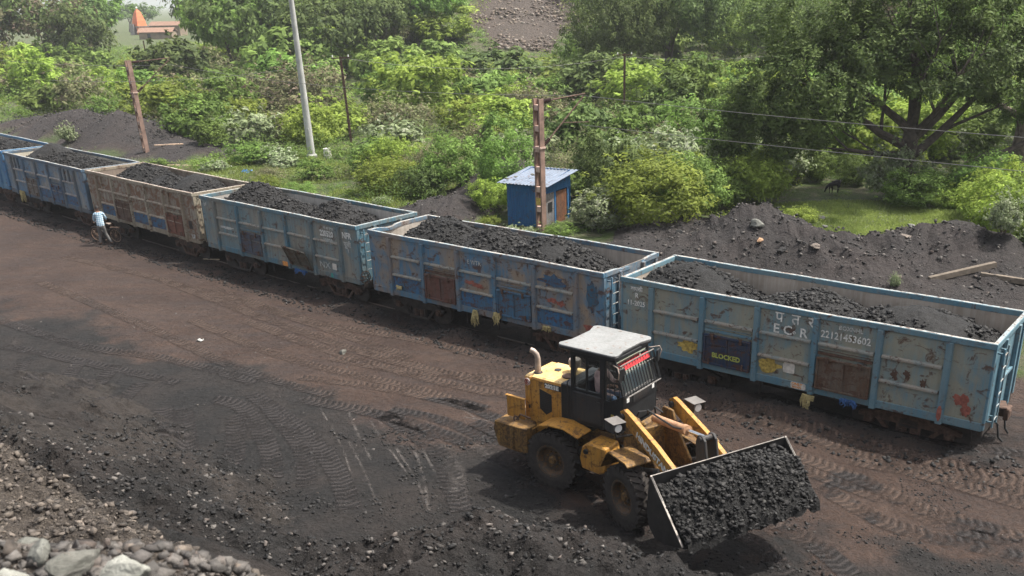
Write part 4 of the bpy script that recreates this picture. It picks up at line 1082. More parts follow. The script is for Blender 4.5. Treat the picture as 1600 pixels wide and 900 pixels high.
# bars over the windscreen, red sun strip, mirrors
m = MB(); gx0 = 1.76; gx1 = 1.56
for i in range(13):
    y = -CW + .04 + i * (2 * CW - .08) / 12; m.tube([(gx0, y, 2.30), (gx1, y, 3.02)], .011, 6)
for i in range(4): x = 1.30 + .12 * i; m.tube([(x + .06, -CW - .04, 2.08 + (x - 1.3) * .4), (x, -CW - .03, 3.0)], .008, 5)
m.tube([(gx0, -CW, 2.30), (gx0, CW, 2.30)], .018, 6, mi=1); m.tube([(gx1, -CW, 3.02), (gx1, CW, 3.02)], .016, 6, mi=1); m.tube([(gx1 + .04, -CW, 2.82), (gx1 + .04, CW, 2.82)], .012, 6, mi=1)
for s in (-1, 1): m.tube([(gx0, s * CW, 2.30), (1.62, s * CW, 2.28)], .014, 6); m.tube([(gx1, s * CW, 3.02), (1.38, s * (CW - .03), 3.06)], .014, 6)
m.tube([(gx1, CW, 3.0), (gx0, CW, 2.30)], .014, 6)
lb('windscreen_guard', m, [M_BLK, M_LHOOD], 0, parent=cab)
m = MB(); m.add([(1.545, -CW + .12, 3.04), (1.545, CW - .22, 3.04), (1.60, CW - .22, 2.90), (1.60, -CW + .12, 2.90)], [(0, 1, 2, 3)]); m.add([(1.55, -CW + .12, 3.04), (1.55, CW - .22, 3.04), (1.605, CW - .22, 2.90), (1.605, -CW + .12, 2.90)], [(0, 3, 2, 1)]); lb('red_sun_strip', m, plain('red_cloth', (.42, .025, .03), .7), 0, parent=cab)
for s in (-1, 1):
    m = MB(); m.tube([(1.40, s * CW, 3.02), (1.62, s * (CW + .16), 3.06), (1.66, s * (CW + .18), 2.95), (1.62, s * (CW + .14), 2.76)], .014, 6, mi=1); m.box((1.64, s * (CW + .06), 2.86), (.04, .17, .30), (0, 0, s * .3)); lb('mirror', m, [M_BLK, M_PIPE], .01, parent=cab)
m = MB(); m.box((1.667, -.50, 2.14), (.01, .09, .11)); m.box((1.667, .50, 2.14), (.01, .09, .11)); lb('reflector', m, M_REFL, 0, parent=cab)
m = MB(); m.box((1.38, -CW - .005, 1.60), (.07, .012, .13)); lb('yellow_sticker', m, M_YELLOWP, 0, parent=cab)
m = MB(); m.box((1.665, 0, 2.08), (.012, .62, .22)); lb('front_hatch', m, M_BLKDUST, .004, parent=cab)
# seat, wheel, dash
m = MB(); m.box((.66, 0, 1.62), (.46, .48, .12)); m.box((.46, 0, 1.95), (.12, .46, .60), (0, -.12, 0)); m.box((.66, 0, 1.36), (.3, .3, .44)); lb('seat', m, M_SEAT, .03, parent=cab)
m = MB(); m.torus((0, 0, 0), .19, .016, 24, 6, 'z'); m.tube([(-.19, 0, 0), (.19, 0, 0)], .012, 6); m.tube([(0, 0, 0), (0, 0, -.45)], .03, 8); sw = lb('steering_wheel', m, M_BLK, 0, True, parent=cab); sw.location = (1.20, 0, 2.18); sw.rotation_euler = (0, -.45, 0)
m = MB(); m.box((1.46, 0, 1.72), (.25, .7, .5)); m.tube([(1.1, -.35, 1.5), (1.12, -.36, 2.0)], .015, 6); lb('dashboard', m, M_BLKDUST, .03, parent=cab)
# the cab stands on a raised floor
def cabz(z): return 1.58 + (z - 1.05) * .71 if z < 2.12 else 2.34 + (z - 2.12) * .894
for o_ in kids(cab):
    if o_.location.length > .01: o_.location.z = cabz(o_.location.z); continue
    for q_ in [o_] + kids(o_):
        for v_ in q_.data.vertices: v_.co.z = cabz(v_.co.z)
# fenders
def fender(pts, y0_, y1_, name, front=False):
    m = MB(); n = len(pts)
    poly = pts + [(a_, b_3 - .035) for a_, b_3 in reversed(pts)]
    m.prism(poly, y0_, y1_, 'y'); return lb(name, m, M_YELDIRT if front else M_YEL, .006, front=front)
for s in (-1, 1):
    a_, b_3 = sorted((s * .62, s * 1.14))
    fender([(-.44, 1.40), (-.28, 1.52), (.0, 1.60), (.40, 1.62), (.80, 1.50)], a_, b_3, 'rear_fender')
# steps and tank on the right-hand side
m = MB(); m.prism([(.84, .76), (.78, 1.0), (.86, 1.30), (1.02, 1.40), (1.46, 1.38), (1.52, 1.1), (1.46, .80), (1.3, .72)], -1.06, -.52, 'y'); tk = lb('fuel_tank', m, M_YEL, .03)
m = MB(); m.lathe([(0, -.03), (.055, -.03), (.065, 0)], 14, (.97, -1.07, 1.20), 'y'); m.build('filler_cap', M_BLK, tk)
m = MB(); m.prism([(.84, .76), (.78, 1.0), (.86, 1.30), (1.02, 1.40), (1.46, 1.38), (1.52, 1.1), (1.46, .80), (1.3, .72)], .52, 1.06, 'y'); lb('tool_box', m, M_YELDIRT, .03)
m = MB(); m.tube([(.30, -.62, 1.30), (.50, -.80, 1.05), (.70, -.85, .95)], .02, 6); m.tube([(1.2, -.45, .9), (1.36, -.30, 1.15), (1.5, -.42, 1.2)], .025, 6); m.tube([(1.15, .3, 1.0), (1.36, .22, 1.3), (1.6, .25, 1.2)], .025, 6); lb('hydraulic_hose', m, M_BLACKRUB, 0, True)
for z_ in (.55, .85): m = MB(); m.box((.62, -.95, z_), (.34, .22, .03)); lb('step', m, M_BLKDUST, .004)
m = MB(); m.tube([(.30, -.72, 1.75), (.27, -.76, 1.8), (.27, -.76, 2.55), (.30, -.72, 2.6)], .014, 6); lb('grab_rail', m, M_BLKDUST, 0, True)
for x_, y_, z_ in ((-.98, -.545, 1.2), (-.98, -.545, 1.6), (-.25, -.545, 1.1), (-.25, -.545, 1.4)): m = MB(); m.box((x_, y_, z_), (.05, .02, .09)); lb('hood_latch', m, M_BLK, .003)
# hinge
m = MB(); m.tube([(PIVX, 0, .5), (PIVX, 0, 1.45)], .11, 14); m.box((PIVX, 0, .55), (.5, .36, .08)); m.box((PIVX, 0, 1.15), (.5, .36, .08)); lb('articulation_joint', m, M_YELDIRT, .01)
# front frame: x measured from the hinge along the front half
m = MB(); m.box((.95, 0, .85), (1.7, .55, .48)); m.tube([(FAX, -.75, RW), (FAX, .75, RW)], .14, 12); m.lathe([(0, -.26), (.22, -.18), (.26, 0), (.22, .18), (0, .26)], 16, (FAX, 0, RW), 'y')
for s in (-1, 1):
    m.prism([(.50, .75), (.55, 1.80), (.72, 2.16), (1.05, 2.18), (1.28, 1.80), (1.95, 1.10), (1.90, .72)], s * .43 - .03, s * .43 + .03, 'y')
m.box((.80, 0, 1.50), (.10, .82, .6))
lb('front_frame', m, M_YELDIRT, .012, front=True)
for s in (-1, 1):
    a_, b_3 = sorted((s * .58, s * 1.16)); fender([(.72, 1.15), (.92, 1.50), (1.02, 1.60), (1.66, 1.60), (1.74, 1.55)], a_, b_3, 'front_fender', True)
# lift arms
AY = .62
for s in (-1, 1):
    m = MB(); m.prism([(.72, 2.26), (.84, 2.33), (1.02, 2.29), (2.05, 1.96), (2.85, 1.62), (3.05, 1.38), (3.12, 1.12), (3.00, 1.06), (2.82, 1.28), (1.98, 1.62), (.90, 2.03), (.72, 2.08)], s * AY - .045, s * AY + .045, 'y')
    ar = lb('lift_arm', m, M_YEL, .012, front=True)
    m = MB(); m.prism([(.70, 2.27), (.84, 2.36), (1.03, 2.32), (2.06, 1.99), (2.86, 1.65), (2.84, 1.61), (2.04, 1.95), (1.01, 2.28), (.84, 2.32), (.72, 2.24)], s * AY - .052, s * AY + .052, 'y'); m.build('arm_flange', M_YEL, ar, bevel=.005)
    m = MB(); m.tube([(.82, s * AY - .10, 2.20), (.82, s * AY + .10, 2.20)], .07, 12); m.tube([(3.03, s * AY - .09, 1.17), (3.03, s * AY + .09, 1.17)], .06, 12); m.build('pivot_pin', M_BLKDUST, ar)
    if s < 0:
        ang = math.atan2(1.96 - 2.29, 2.05 - 1.02)
        text('arm_lettering', 'HINDUSTAN', .185, M_WHITEP, ar, Matrix.Translation((1.32, -AY - .066, 1.955)) @ Matrix.Rotation(-ang * 1.1, 4, 'Y') @ Matrix.Rotation(PI / 2, 4, 'X'), bold=.008, sx=1.12)
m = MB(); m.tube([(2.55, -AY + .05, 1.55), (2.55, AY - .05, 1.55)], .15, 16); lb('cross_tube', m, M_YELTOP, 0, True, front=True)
for s in (-1, 1):
    m = MB(); m.tube([(1.15, s * .50, 1.05), (1.95, s * .50, 1.36)], .07, 12); lc = lb('lift_cylinder', m, M_BLKDUST, 0, True, front=True)
    m = MB(); m.tube([(1.95, s * .50, 1.36), (2.45, s * .50, 1.55)], .038, 10); m.build('piston_rod', M_CHROME, lc, smooth=True)
m = MB(); m.tube([(1.0, 0, 2.08), (2.10, 0, 2.24)], .09, 14); m.tube([(2.04, 0, 2.232), (2.16, 0, 2.249)], .11, 14); tc_ = lb('tilt_cylinder', m, M_CYL, 0, True, front=True)
m = MB(); m.tube([(2.16, 0, 2.249), (2.74, 0, 2.33)], .045, 12); m.build('piston_rod', M_CHROME, tc_, smooth=True)
m = MB(); m.tube([(.85, -.06, 2.12), (1.0, -.18, 2.30), (1.4, -.20, 2.30), (1.9, -.16, 2.26), (2.08, -.1, 2.28)], .02, 6); m.tube([(.7, .25, 1.9), (.85, .1, 2.25), (1.15, .1, 2.24)], .02, 6); m.tube([(.65, -.3, 1.8), (.78, -.25, 2.2), (.84, -.1, 2.2)], .02, 6); lb('hydraulic_hose', m, M_BLACKRUB, 0, True, front=True)
m = MB()
for s in (-1, 1): m.prism([(2.62, 2.26), (2.68, 2.40), (2.80, 2.42), (2.90, 2.34), (3.02, 1.8), (3.04, 1.45), (2.94, 1.30), (2.76, 1.30), (2.66, 1.8)], s * .13 - .03, s * .13 + .03, 'y')
m.tube([(2.77, -.19, 2.34), (2.77, .19, 2.34)], .06, 12); m.tube([(2.60, -.17, 1.50), (2.60, .17, 1.50)], .18, 12); lb('bell_crank', m, M_BLKDUST, .012, front=True)
# head lamps on stalks with hoods
for s in (-1, 1):
    X, Y, Z = 1.02, s * 1.00, 2.10
    m = MB(); m.box((X + .02, Y, Z + .16), (.36, .30, .015)); m.box((X + .02, Y - .145, Z + .06), (.34, .012, .20)); m.box((X + .02, Y + .145, Z + .06), (.34, .012, .20)); m.box((X - .14, Y, Z + .05), (.02, .28, .2))
    m.tube([(X - .05, Y, Z + .02), (X - .06, Y * .92, Z - .25), (X - .05, s * .48, Z - .30)], .028, 8); hl = lb('headlamp', m, M_BLKDUST, .005, front=True)
    tp = MB(); tp.box((X + .02, Y, Z + .170), (.37, .31, .006)); tp.build('lamp_hood', M_LHOOD, hl)
    m = MB(); m.lathe([(0, .10), (.085, .10), (.09, .07), (.05, -.02), (0, -.02)], 16, (X + .05, Y, Z + .04), 'x'); m.build('lamp_lens', M_LAMP, hl)
# bucket: curved shell, cheeks, cutting edge
BW = 1.58
bk = empty('bucket'); bk.parent = loader; bk.matrix_local = FM
prof = [(3.20, 2.12), (3.14, 1.75), (3.12, 1.34), (3.22, 1.06), (3.42, .92), (3.72, .96), (4.24, 1.16)]
thick = .03
m = MB(); inner = [(x + .03, z + .035) for x, z in prof]
m.prism([prof[0]] + prof[1:] + list(reversed(inner)), -BW, BW, 'y'); m.build('bucket_shell', M_BUCKET, bk, bevel=.004)
for s in (-1, 1):
    a_, b_3 = sorted((s * (BW + .002), s * (BW + .032)))
    m = MB(); m.prism(prof + [(4.02, 1.40), (3.24, 2.15)], a_, b_3, 'y'); m.build('bucket_cheek', M_BUCKET, bk, bevel=.004)
    m = MB(); m.add([(3.20, a_ - .004, 2.14), (3.20, b_3 + .004, 2.14), (3.215, b_3 + .004, 2.165), (3.215, a_ - .004, 2.165)] + [(4.24, a_ - .004, 1.165), (4.24, b_3 + .004, 1.165), (4.255, b_3 + .004, 1.19), (4.255, a_ - .004, 1.19)], [(0, 1, 2, 3), (4, 7, 6, 5), (0, 4, 5, 1), (1, 5, 6, 2), (2, 6, 7, 3), (3, 7, 4, 0)]); m.build('cheek_edge', M_EDGE, bk)
m = MB(); m.box((3.205, 0, 2.135), (.03, 2 * BW, .03)); m.build('top_edge', M_EDGE, bk, bevel=.005)
m = MB(); m.box((4.20, 0, 1.14), (.22, 2 * BW, .03), (0, -.35, 0)); m.build('cutting_edge', M_BUCKET, bk, bevel=.004)
m = MB()
for s in (-1, 1): m.prism([(3.12, 1.9), (3.10, 1.3), (3.20, 1.02), (3.40, .90), (3.3, .84), (3.06, .96), (2.92, 1.15), (3.0, 1.6)], s * .62 - .12, s * .62 - .09, 'y')
m.build('bucket_lug', M_BUCKET, bk)
# coal in the bucket
def bucket_coal():
    nu, nv = 170, 70
    U = np.linspace(-BW + .02, BW - .02, nu); Vv = np.linspace(0, 1, nv); UU, VV = np.meshgrid(U, Vv)
    def P(u, v):
        x = 3.24 + v * 1.10; z = 1.98 + (1.15 - 1.98) * v ** 1.1 + .06 * np.sin(PI * v)
        z = z + .22 * (np.clip(1 - (u / BW) ** 2, 0, 1)) ** .7 * np.sin(PI * np.clip(v * .96 + .06, 0, 1)) 
        z = z - .06 * sstep(.72, 1, np.abs(u) / BW) * (1 - v) - .16 * sstep(.5, 1, -u / BW) * (1 - v)
        z = z + .05 + .34 * (fbm(u * 1.9 + 3, v * 2.2, 4, 71) - .5) + .16 * (fbm(u * 7, v * 8, 4, 72) - .5)
        x = x + .16 * (fbm(u * 3, v * 3, 3, 73) - .35) * sstep(.8, 1, v); z = z + .03 - .14 * sstep(.96, 1, v) 
        return x, z
    X_, Z_ = P(UU, VV)
    V1 = np.stack([X_.ravel(), UU.ravel(), Z_.ravel()], 1)
    ii = (np.arange(nv - 1)[:, None] * nu + np.arange(nu - 1)[None]).ravel(); T = np.concatenate([np.stack([ii, ii + 1, ii + nu + 1], 1), np.stack([ii, ii + nu + 1, ii + nu], 1)])
    rg = np.random.default_rng(88); n = 9000; u = (rg.random(n) * 2 - 1) * (BW - .03); v = rg.random(n) ** .9; s = .005 + .050 * rg.random(n) ** 9
    x, z = P(u, v); V2, F2 = lumps(np.stack([x, u, z + s * .3], 1), s, 89)
    o = np_mesh('bucket_coal', np.concatenate([V1, V2]), np.concatenate([T, F2 + len(V1)]), [M_COAL, M_COALLUMP])
    mi = np.zeros(len(o.data.polygons), np.int32); mi[len(T):] = 1; o.data.polygons.foreach_set('material_index', mi)
    o.matrix_world = Matrix.Translation((LO[0], LO[1], LZ)) @ Matrix.Rotation(LH, 4, 'Z') @ FM
    tag(o, 'black crumbly coal heaped in the raised loader bucket', 'coal load')
bucket_coal()
# ------------------------------------------------------------------ masts, posts, wires, hut
M_MAST = plain('mast_primer_brown', (.21, .135, .105), .8, 0, .35, 3)
M_MASTL = plain('mast_lacing_pale', (.42, .30, .25), .8, 0, .3, 5)
M_CONC = plain('pole_concrete', (.36, .36, .34), .9, 0, .2, 2)
M_INS = plain('insulator_brown', (.05, .025, .022), .3, 0, .3)
M_WIRE = plain('wire_grey', (.22, .21, .20), .6, .2, .1)
TDIR = Vector((math.cos(-.74), math.sin(-.74), 0)); TNRM = Vector((-TDIR.y, TDIR.x, 0))   # along and away from the siding
def lattice_mast(x, y, h, lean, label, arm=True):
    root = empty('catenary_mast', (x, y, zat(x, y) - .05), math.atan2(TDIR.y, TDIR.x)); tag(root, label, 'mast', 'laced steel masts beyond the train')
    root.rotation_euler = (0, lean, root.rotation_euler.z)
    m = MB(); wd = .19
    for s in (-1, 1):
        m.box((s * wd, 0, h / 2), (.035, .30, h)); m.box((s * (wd - .035), .135, h / 2), (.06, .03, h)); m.box((s * (wd - .035), -.135, h / 2), (.06, .03, h))
    m.build('channel', M_MAST, root, bevel=.004)
    n = int(h / .92)
    for i in range(n + 1):
        m = MB(); m.box((0, 0, .25 + i * .92), (2 * wd - .04, .27, .24)); m.build('batten_plate', M_MASTL, root)
    if arm:
        m = MB(); tip = Vector((.2, 3.0, h - .0)); a = Vector((0, .25, h - .15)); b = Vector((0, .25, h - 2.15))
        m.tube([a, tip], .035, 8); m.tube([b, tip + Vector((0, -.08, -.1))], .035, 8); m.tube([b.lerp(tip, .45), b.lerp(tip, .45) + Vector((0, 1.9, -.15))], .02, 6)
        ca = m.build('bracket_arm', M_RUSTST, root)
        for p, q in ((a, tip), (b, tip)):
            m = MB(); d = (q - p).normalized(); pts = []; rs = []
            for i in range(13): pts.append(p + d * (.05 + .04 * i)); rs.append(.10 if i % 2 else .06)
            m.tube(pts, rs, 12); m.build('insulator', M_INS, ca)
        m = MB(); m.box((0, 0, b.z), (.50, .38, .08)); m.build('clamp_band', M_MASTL, root)
    m = MB(); m.box((0, -.16, 1.55), (.26, .02, .34)); pl = m.build('number_plate', M_YELLOWP if x > -5 else M_MASTL, root)
    return root
lattice_mast(-1.03, 44.3, 6.15, R(0), 'brown laced mast with bracket arm standing in front of the blue hut')
lattice_mast(-30.0, 69.6, 6.3, R(-2.2), 'brown laced mast leaning left behind the rusty wagon')
def span(p0, p1, sag, r, n=14):
    p0, p1 = Vector(p0), Vector(p1); return [p0.lerp(p1, i / n) - Vector((0, 0, 4 * sag * (i / n) * (1 - i / n))) for i in range(n + 1)]
def wire(pts, label, r=.012, group='overhead wires crossing the scrub'):
    m = MB(); m.tube(pts, r, 5); o = m.build('overhead_wire', M_WIRE); tag(o, label, 'wire', group)
tipA = Vector((-1.03, 44.3, 0)) + TNRM * 3.0 + Vector((0, 0, 6.2)); tipB = Vector((-30.0, 69.6, 0)) + TNRM * 3.0 + Vector((0, 0, 6.5))
nxt = tipA + TDIR * 40 + Vector((0, 2.0, -.3)); prv = tipB - TDIR * 55
wire(span(tipA, nxt, .35, 0), 'upper bare wire running right from the mast by the hut')
wire(span(tipA - Vector((0, 0, 1.35)), nxt - Vector((0, 0, 1.4)), .12, 0), 'lower bare wire running right from the mast by the hut')
wire(span(tipB, tipA, .55, 0), 'bare wire strung between the two laced masts')
wire(span(prv, tipB, .6, 0), 'bare wire running left from the leaning laced mast')

def concrete_pole():
    x, y = -17.88, 68.69; root = empty('concrete_pole', (x, y, zat(x, y) - .1)); tag(root, 'tall pale grey concrete pole leaning left, rising out of the picture', 'pole')
    root.rotation_euler = (0, R(-.6), 0)
    m = MB(); m.tube([(0, 0, 0), (0, 0, 12.5)], [.27, .15], 18); m.build('shaft', M_CONC, root, smooth=True)
    m = MB(); m.lathe([(.40, -.1), (.40, .25), (.30, .35)], 16); m.box((0, -.27, 2.0), (.2, .06, .3)); m.build('collar', M_CONC, root)
concrete_pole()
def iron_post(x, y, h, label, cross=True, lean=0, tall=.05):
    root = empty('iron_post', (x, y, zat(x, y) - .1)); tag(root, label, 'post', 'thin rusty line posts in the scrub'); root.rotation_euler = (0, lean, 0)
    m = MB(); m.box((0, 0, h / 2), (.17, .04, h)); m.box((0, .05, h / 2), (.05, .10, h)); m.build('shaft', M_RUSTST, root)
    if cross:
        m = MB(); m.box((0, 0, h - .1), (1.3, .08, .08)); cb = m.build('crossarm', M_RUSTST, root)
        for dx in (-.55, .55): m = MB(); m.lathe([(.02, 0), (.05, .03), (.03, .08), (.05, .11), (.02, .16)], 8, (dx, 0, h - .06)); m.build('insulator', M_WHITEP, cb)
iron_post(-15.18, 69.84, 6.9, 'thin rusty post with a short crossarm, right of the tall concrete pole', lean=R(-1.4))
iron_post(5.13, 79.2, 6.1, 'thin rusty post with white insulators in front of the tall green trees')
iron_post(-15.8, 120.0, 4.2, 'small dark post far back in the middle of the scrub', cross=False)
iron_post(-62.0, 150.0, 5, 'small dark post far back left of the concrete pole', cross=False)
pa, pb = Vector((-14.9, 69.84, 6.8)), Vector((5.13, 79.2, 6.1)); pc = Vector((24, 84, 6.4))
wire(span(pa, pb, .8, 0), 'sagging wire between the two rusty posts', .010); wire(span(pb, pc, .6, 0), 'sagging wire running right from the rusty post into the trees', .010)
wire(span(Vector((-34, 66, 6.0)), pa, .6, 0), 'sagging wire running left from the rusty post', .010)

def corr(name, x0, x1, z0, z1, y, mat, parent, amp=.018, per=.13, axis='x', slope=0):
    n = int((x1 - x0) / (per / 4)); vs = []
    for i in range(n + 1):
        a = x0 + (x1 - x0) * i / n; d = amp * math.cos(2 * PI * a / per)
        for z in (z0, z1 + slope * (a - x0)): vs.append((a, y + d, z) if axis == 'x' else (y + d, a, z))
    m = MB(); m.add(vs, [(2 * i, 2 * i + 2, 2 * i + 3, 2 * i + 1) for i in range(n)]); return m.build(name, mat, parent)
def hut():
    M_HB = worn('hut_blue_tin', (.02, .11, .26), (.03, .14, .30), amount=.2, rustamt=.08, dirt=(.02, .06, .13), scale=1.5)
    M_HB2 = worn('hut_grey_door', (.26, .25, .24), (.17, .18, .19), amount=.5, rustamt=.3, dirt=(.10, .09, .09), scale=2)
    M_HR = worn('hut_roof_tin', (.19, .24, .32), (.14, .18, .24), amount=.4, rustamt=.12, dirt=(.15, .15, .16), scale=1.2, rough=.45)
    M_HD = worn('hut_rust_door', (.22, .09, .04), (.16, .07, .035), amount=.3, rustamt=.4)
    # corner nearest the camera at the mast; long blue face looks at the yard, door face looks right
    x, y = -.85, 45.5; root = empty('tin_hut', (x, y, zat(x, y) - .1), R(-30)); tag(root, 'small blue corrugated tin hut with a pale sloping roof behind the laced mast', 'hut')
    W_, D_, H_ = 2.2, 2.5, 2.12
    corr('front_wall', -W_, 0, 0, H_, 0, M_HB, root); corr('back_wall', -W_, 0, 0, H_ + .35, D_, M_HB, root); corr('left_wall', 0, D_, 0, H_, -W_, M_HB, root, axis='y', slope=.15)
    corr('right_wall', 0, D_, H_ - .45, H_, 0, M_HB, root, axis='y', slope=.15)
    m = MB(); m.box((0, .42, (H_ - .45) / 2), (.04, .80, H_ - .45)); dw = m.build('grey_panel', M_HB2, root)
    m = MB(); m.box((.03, .42, 1.0), (.03, .36, .45)); m.build('window', M_BLK, dw)
    for y_ in (.92, 2.2): m = MB(); m.box((.01, y_, (H_ - .45) / 2), (.05, .14, H_ - .45)); m.build('door_jamb', M_HB, root)
    m = MB(); m.box((0, 1.55, (H_ - .5) / 2), (.04, 1.0, H_ - .5)); m.build('door', M_HD, root)
    n = 60; vs = []
    for i in range(n + 1):
        a = -W_ - .35 + (W_ + .75) * i / n; d = .02 * math.cos(2 * PI * a / .2)
        vs += [(a, -.30, H_ - .02 + d), (a, D_ + .25, H_ + .32 + d)]
    m = MB(); m.add(vs, [(2 * i, 2 * i + 2, 2 * i + 3, 2 * i + 1) for i in range(n)])
    m.add([(a_, b_2, c_ + .015) for a_, b_2, c_ in vs], [(2 * i, 2 * i + 1, 2 * i + 3, 2 * i + 2) for i in range(n)]); rf_ = m.build('roof', M_HR, root)
    for i, (px_, py_) in enumerate(((-2.2, .1), (-1.9, .4), (-1.2, .9), (-.9, 1.0))):
        o = boulder('stone', (0, 0, 0), (.14, .10, .06), RK, 'grey stone lying on the tin roof, number' , 60 + i, cat='stone', sub=2)
        o.location = root.matrix_basis @ Vector((px_, py_, H_ + .08 + .16 * (py_ + .3))) if False else (Matrix.Translation(root.location) @ Matrix.Rotation(R(-30), 4, 'Z')) @ Vector((px_, py_, H_ + .09 + .165 * (py_ + .3)))
        o['label'] = ('dark stone weighing down the left front corner of the hut roof', 'dark stone second from the left on the hut roof', 'small stone on the middle of the hut roof, left one', 'small stone on the middle of the hut roof, right one')[i]; o['group'] = 'stones holding down the hut roof'
hut()

# ------------------------------------------------------------------ person walking a bicycle
def skin_body(name, pts, edges, rad, mat_fn, mats, parent=None, root_i=0, sub=2):
    me = bpy.data.meshes.new(name); me.from_pydata([Vector(p) for p in pts], edges, [])
    o = bpy.data.objects.new(name, me); COL.objects.link(o)
    sk = o.modifiers.new('skin', 'SKIN'); sk.use_smooth_shade = True
    for i, v in enumerate(me.skin_vertices[0].data): v.radius = rad[i] if isinstance(rad[i], tuple) else (rad[i], rad[i]); v.use_root = (i == root_i)
    sb = o.modifiers.new('sub', 'SUBSURF'); sb.levels = sub; sb.render_levels = sub
    dg = bpy.context.evaluated_depsgraph_get(); dg.update()
    m2 = bpy.data.meshes.new_from_object(o.evaluated_get(dg)); bpy.data.objects.remove(o)
    m2.materials.clear()
    for m in mats: m2.materials.append(m)
    for p in m2.polygons: p.material_index = mat_fn(p.center); p.use_smooth = True
    ob = link(name, m2, parent); return ob
M_SKIN = plain('skin_brown', (.16, .085, .055), .6, 0, .1)
M_HAIR = plain('hair_black', (.012, .01, .01), .7)
M_TROUS = plain('grey_trousers', (.11, .105, .10), .9, 0, .25)
def check_mat():
    g = N('blue_check_shirt'); v = g.coord(); s = g.sep(v)
    def lines(c, per, w_):
        f = g.math('FRACT', g.math('MULTIPLY', c, 1 / per)); return g.math('LESS_THAN', f, w_)
    a = g.math('MAXIMUM', lines(s[0], .085, .30), lines(s[2], .085, .30)); b = g.math('MULTIPLY', lines(s[0], .085, .30), lines(s[2], .085, .30))
    c = g.mix(a, (.55, .62, .66), (.16, .33, .45)); c = g.mix(b, c, (.07, .17, .27)); return g.fin(c, .85)
M_CHECK = check_mat()
def hand(root, wrist, d, up, side, mat, name='hand'):
    """palm with five bent fingers; d = direction of the hand, up = back of the hand"""
    wrist, d, up = Vector(wrist), Vector(d).normalized(), Vector(up).normalized(); lat = d.cross(up).normalized() * side
    up = lat.cross(d).normalized() * side
    pts = [wrist, wrist + d * .05, wrist + d * .09]; edges = [(0, 1), (1, 2)]; rad = [(.024, .018), (.038, .016), (.036, .014)]
    for k, ln in enumerate((.060, .070, .066, .052)):
        b0 = len(pts); off = lat * (-.028 + .019 * k)
        pts += [wrist + d * .088 + off, wrist + d * (.088 + ln * .5) + off - up * .008, wrist + d * (.088 + ln * .72) + off - up * .034, wrist + d * (.088 + ln * .55) + off - up * .052]
        edges += [(2, b0), (b0, b0 + 1), (b0 + 1, b0 + 2), (b0 + 2, b0 + 3)]; rad += [.010, .0095, .009, .0075]
    b0 = len(pts); pts += [wrist + d * .03 - lat * .038, wrist + d * .062 - lat * .052 - up * .02, wrist + d * .085 - lat * .040 - up * .036]; edges += [(1, b0), (b0, b0 + 1), (b0 + 1, b0 + 2)]; rad += [.013, .011, .009]
    return pts, edges, rad
def figure(name, J, R_, mats, matfn, label, cat='person', head_dir=(0, 1, -.3)):
    pass
def person_walk():
    P0 = (-21.25, 42.95); z0 = zat(*P0)
    root = empty('person', (P0[0], P0[1], z0), R(16)); tag(root, 'man in a blue checked shirt and grey trousers seen from behind, pushing a bicycle', 'person')
    # local: -x is where the bicycle heads, +y away from the camera; the man walks away and to the left
    pts = [(0, 0, .90), (0.0, .04, 1.10), (-.01, .10, 1.32), (-.02, .15, 1.46), (-.03, .19, 1.54),            # pelvis spine neck 0-4
           (-.20, .12, 1.40), (-.27, .18, 1.14), (-.26, .40, 1.00),                                            # left arm 5-7
           (.16, .16, 1.41), (.24, .24, 1.16), (.16, .46, 1.04),                                               # right arm 8-10
           (-.09, -.01, .86), (-.12, .06, .48), (-.15, -.02, .09), (-.15, .12, .045),                          # left leg 11-14
           (.09, 0, .86), (.14, .02, .50), (.34, -.10, .11), (.34, .03, .045)]                                 # right leg 15-18 trailing
    ed = [(0, 1), (1, 2), (2, 3), (3, 4), (3, 5), (5, 6), (6, 7), (3, 8), (8, 9), (9, 10), (0, 11), (11, 12), (12, 13), (13, 14), (0, 15), (15, 16), (16, 17), (17, 18)]
    rad = [(.165, .12), (.165, .12), (.19, .12), (.12, .09), .055, .075, .052, .036, .075, .052, .036, .10, .075, .055, .04, .10, .075, .055, .04]
    def mf(c):
        if c.z < .13: return 3 if c.z < .08 else 0
        if c.z < .90: return 2
        if c.z > 1.50 and abs(c.x + .02) < .1: return 0
        if c.y > .33 and abs(c.x) > .1: return 0
        return 1
    body = skin_body('body', pts, ed, rad, mf, [M_SKIN, M_CHECK, M_TROUS, M_BLACKRUB], root)
    hp_ = []
    for s, wr in ((-1, (-.26, .40, 1.0)), (1, (.16, .46, 1.04))):
        a, b, c = hand(root, wr, (0, .9, -.25), (0, .2, 1), s, M_SKIN)
        skin_body('hand', a, b, c, lambda c_: 0, [M_SKIN], root, sub=1)
    head((-.05, .24, 1.66), root, (-.3, 1, -.35))
    return root
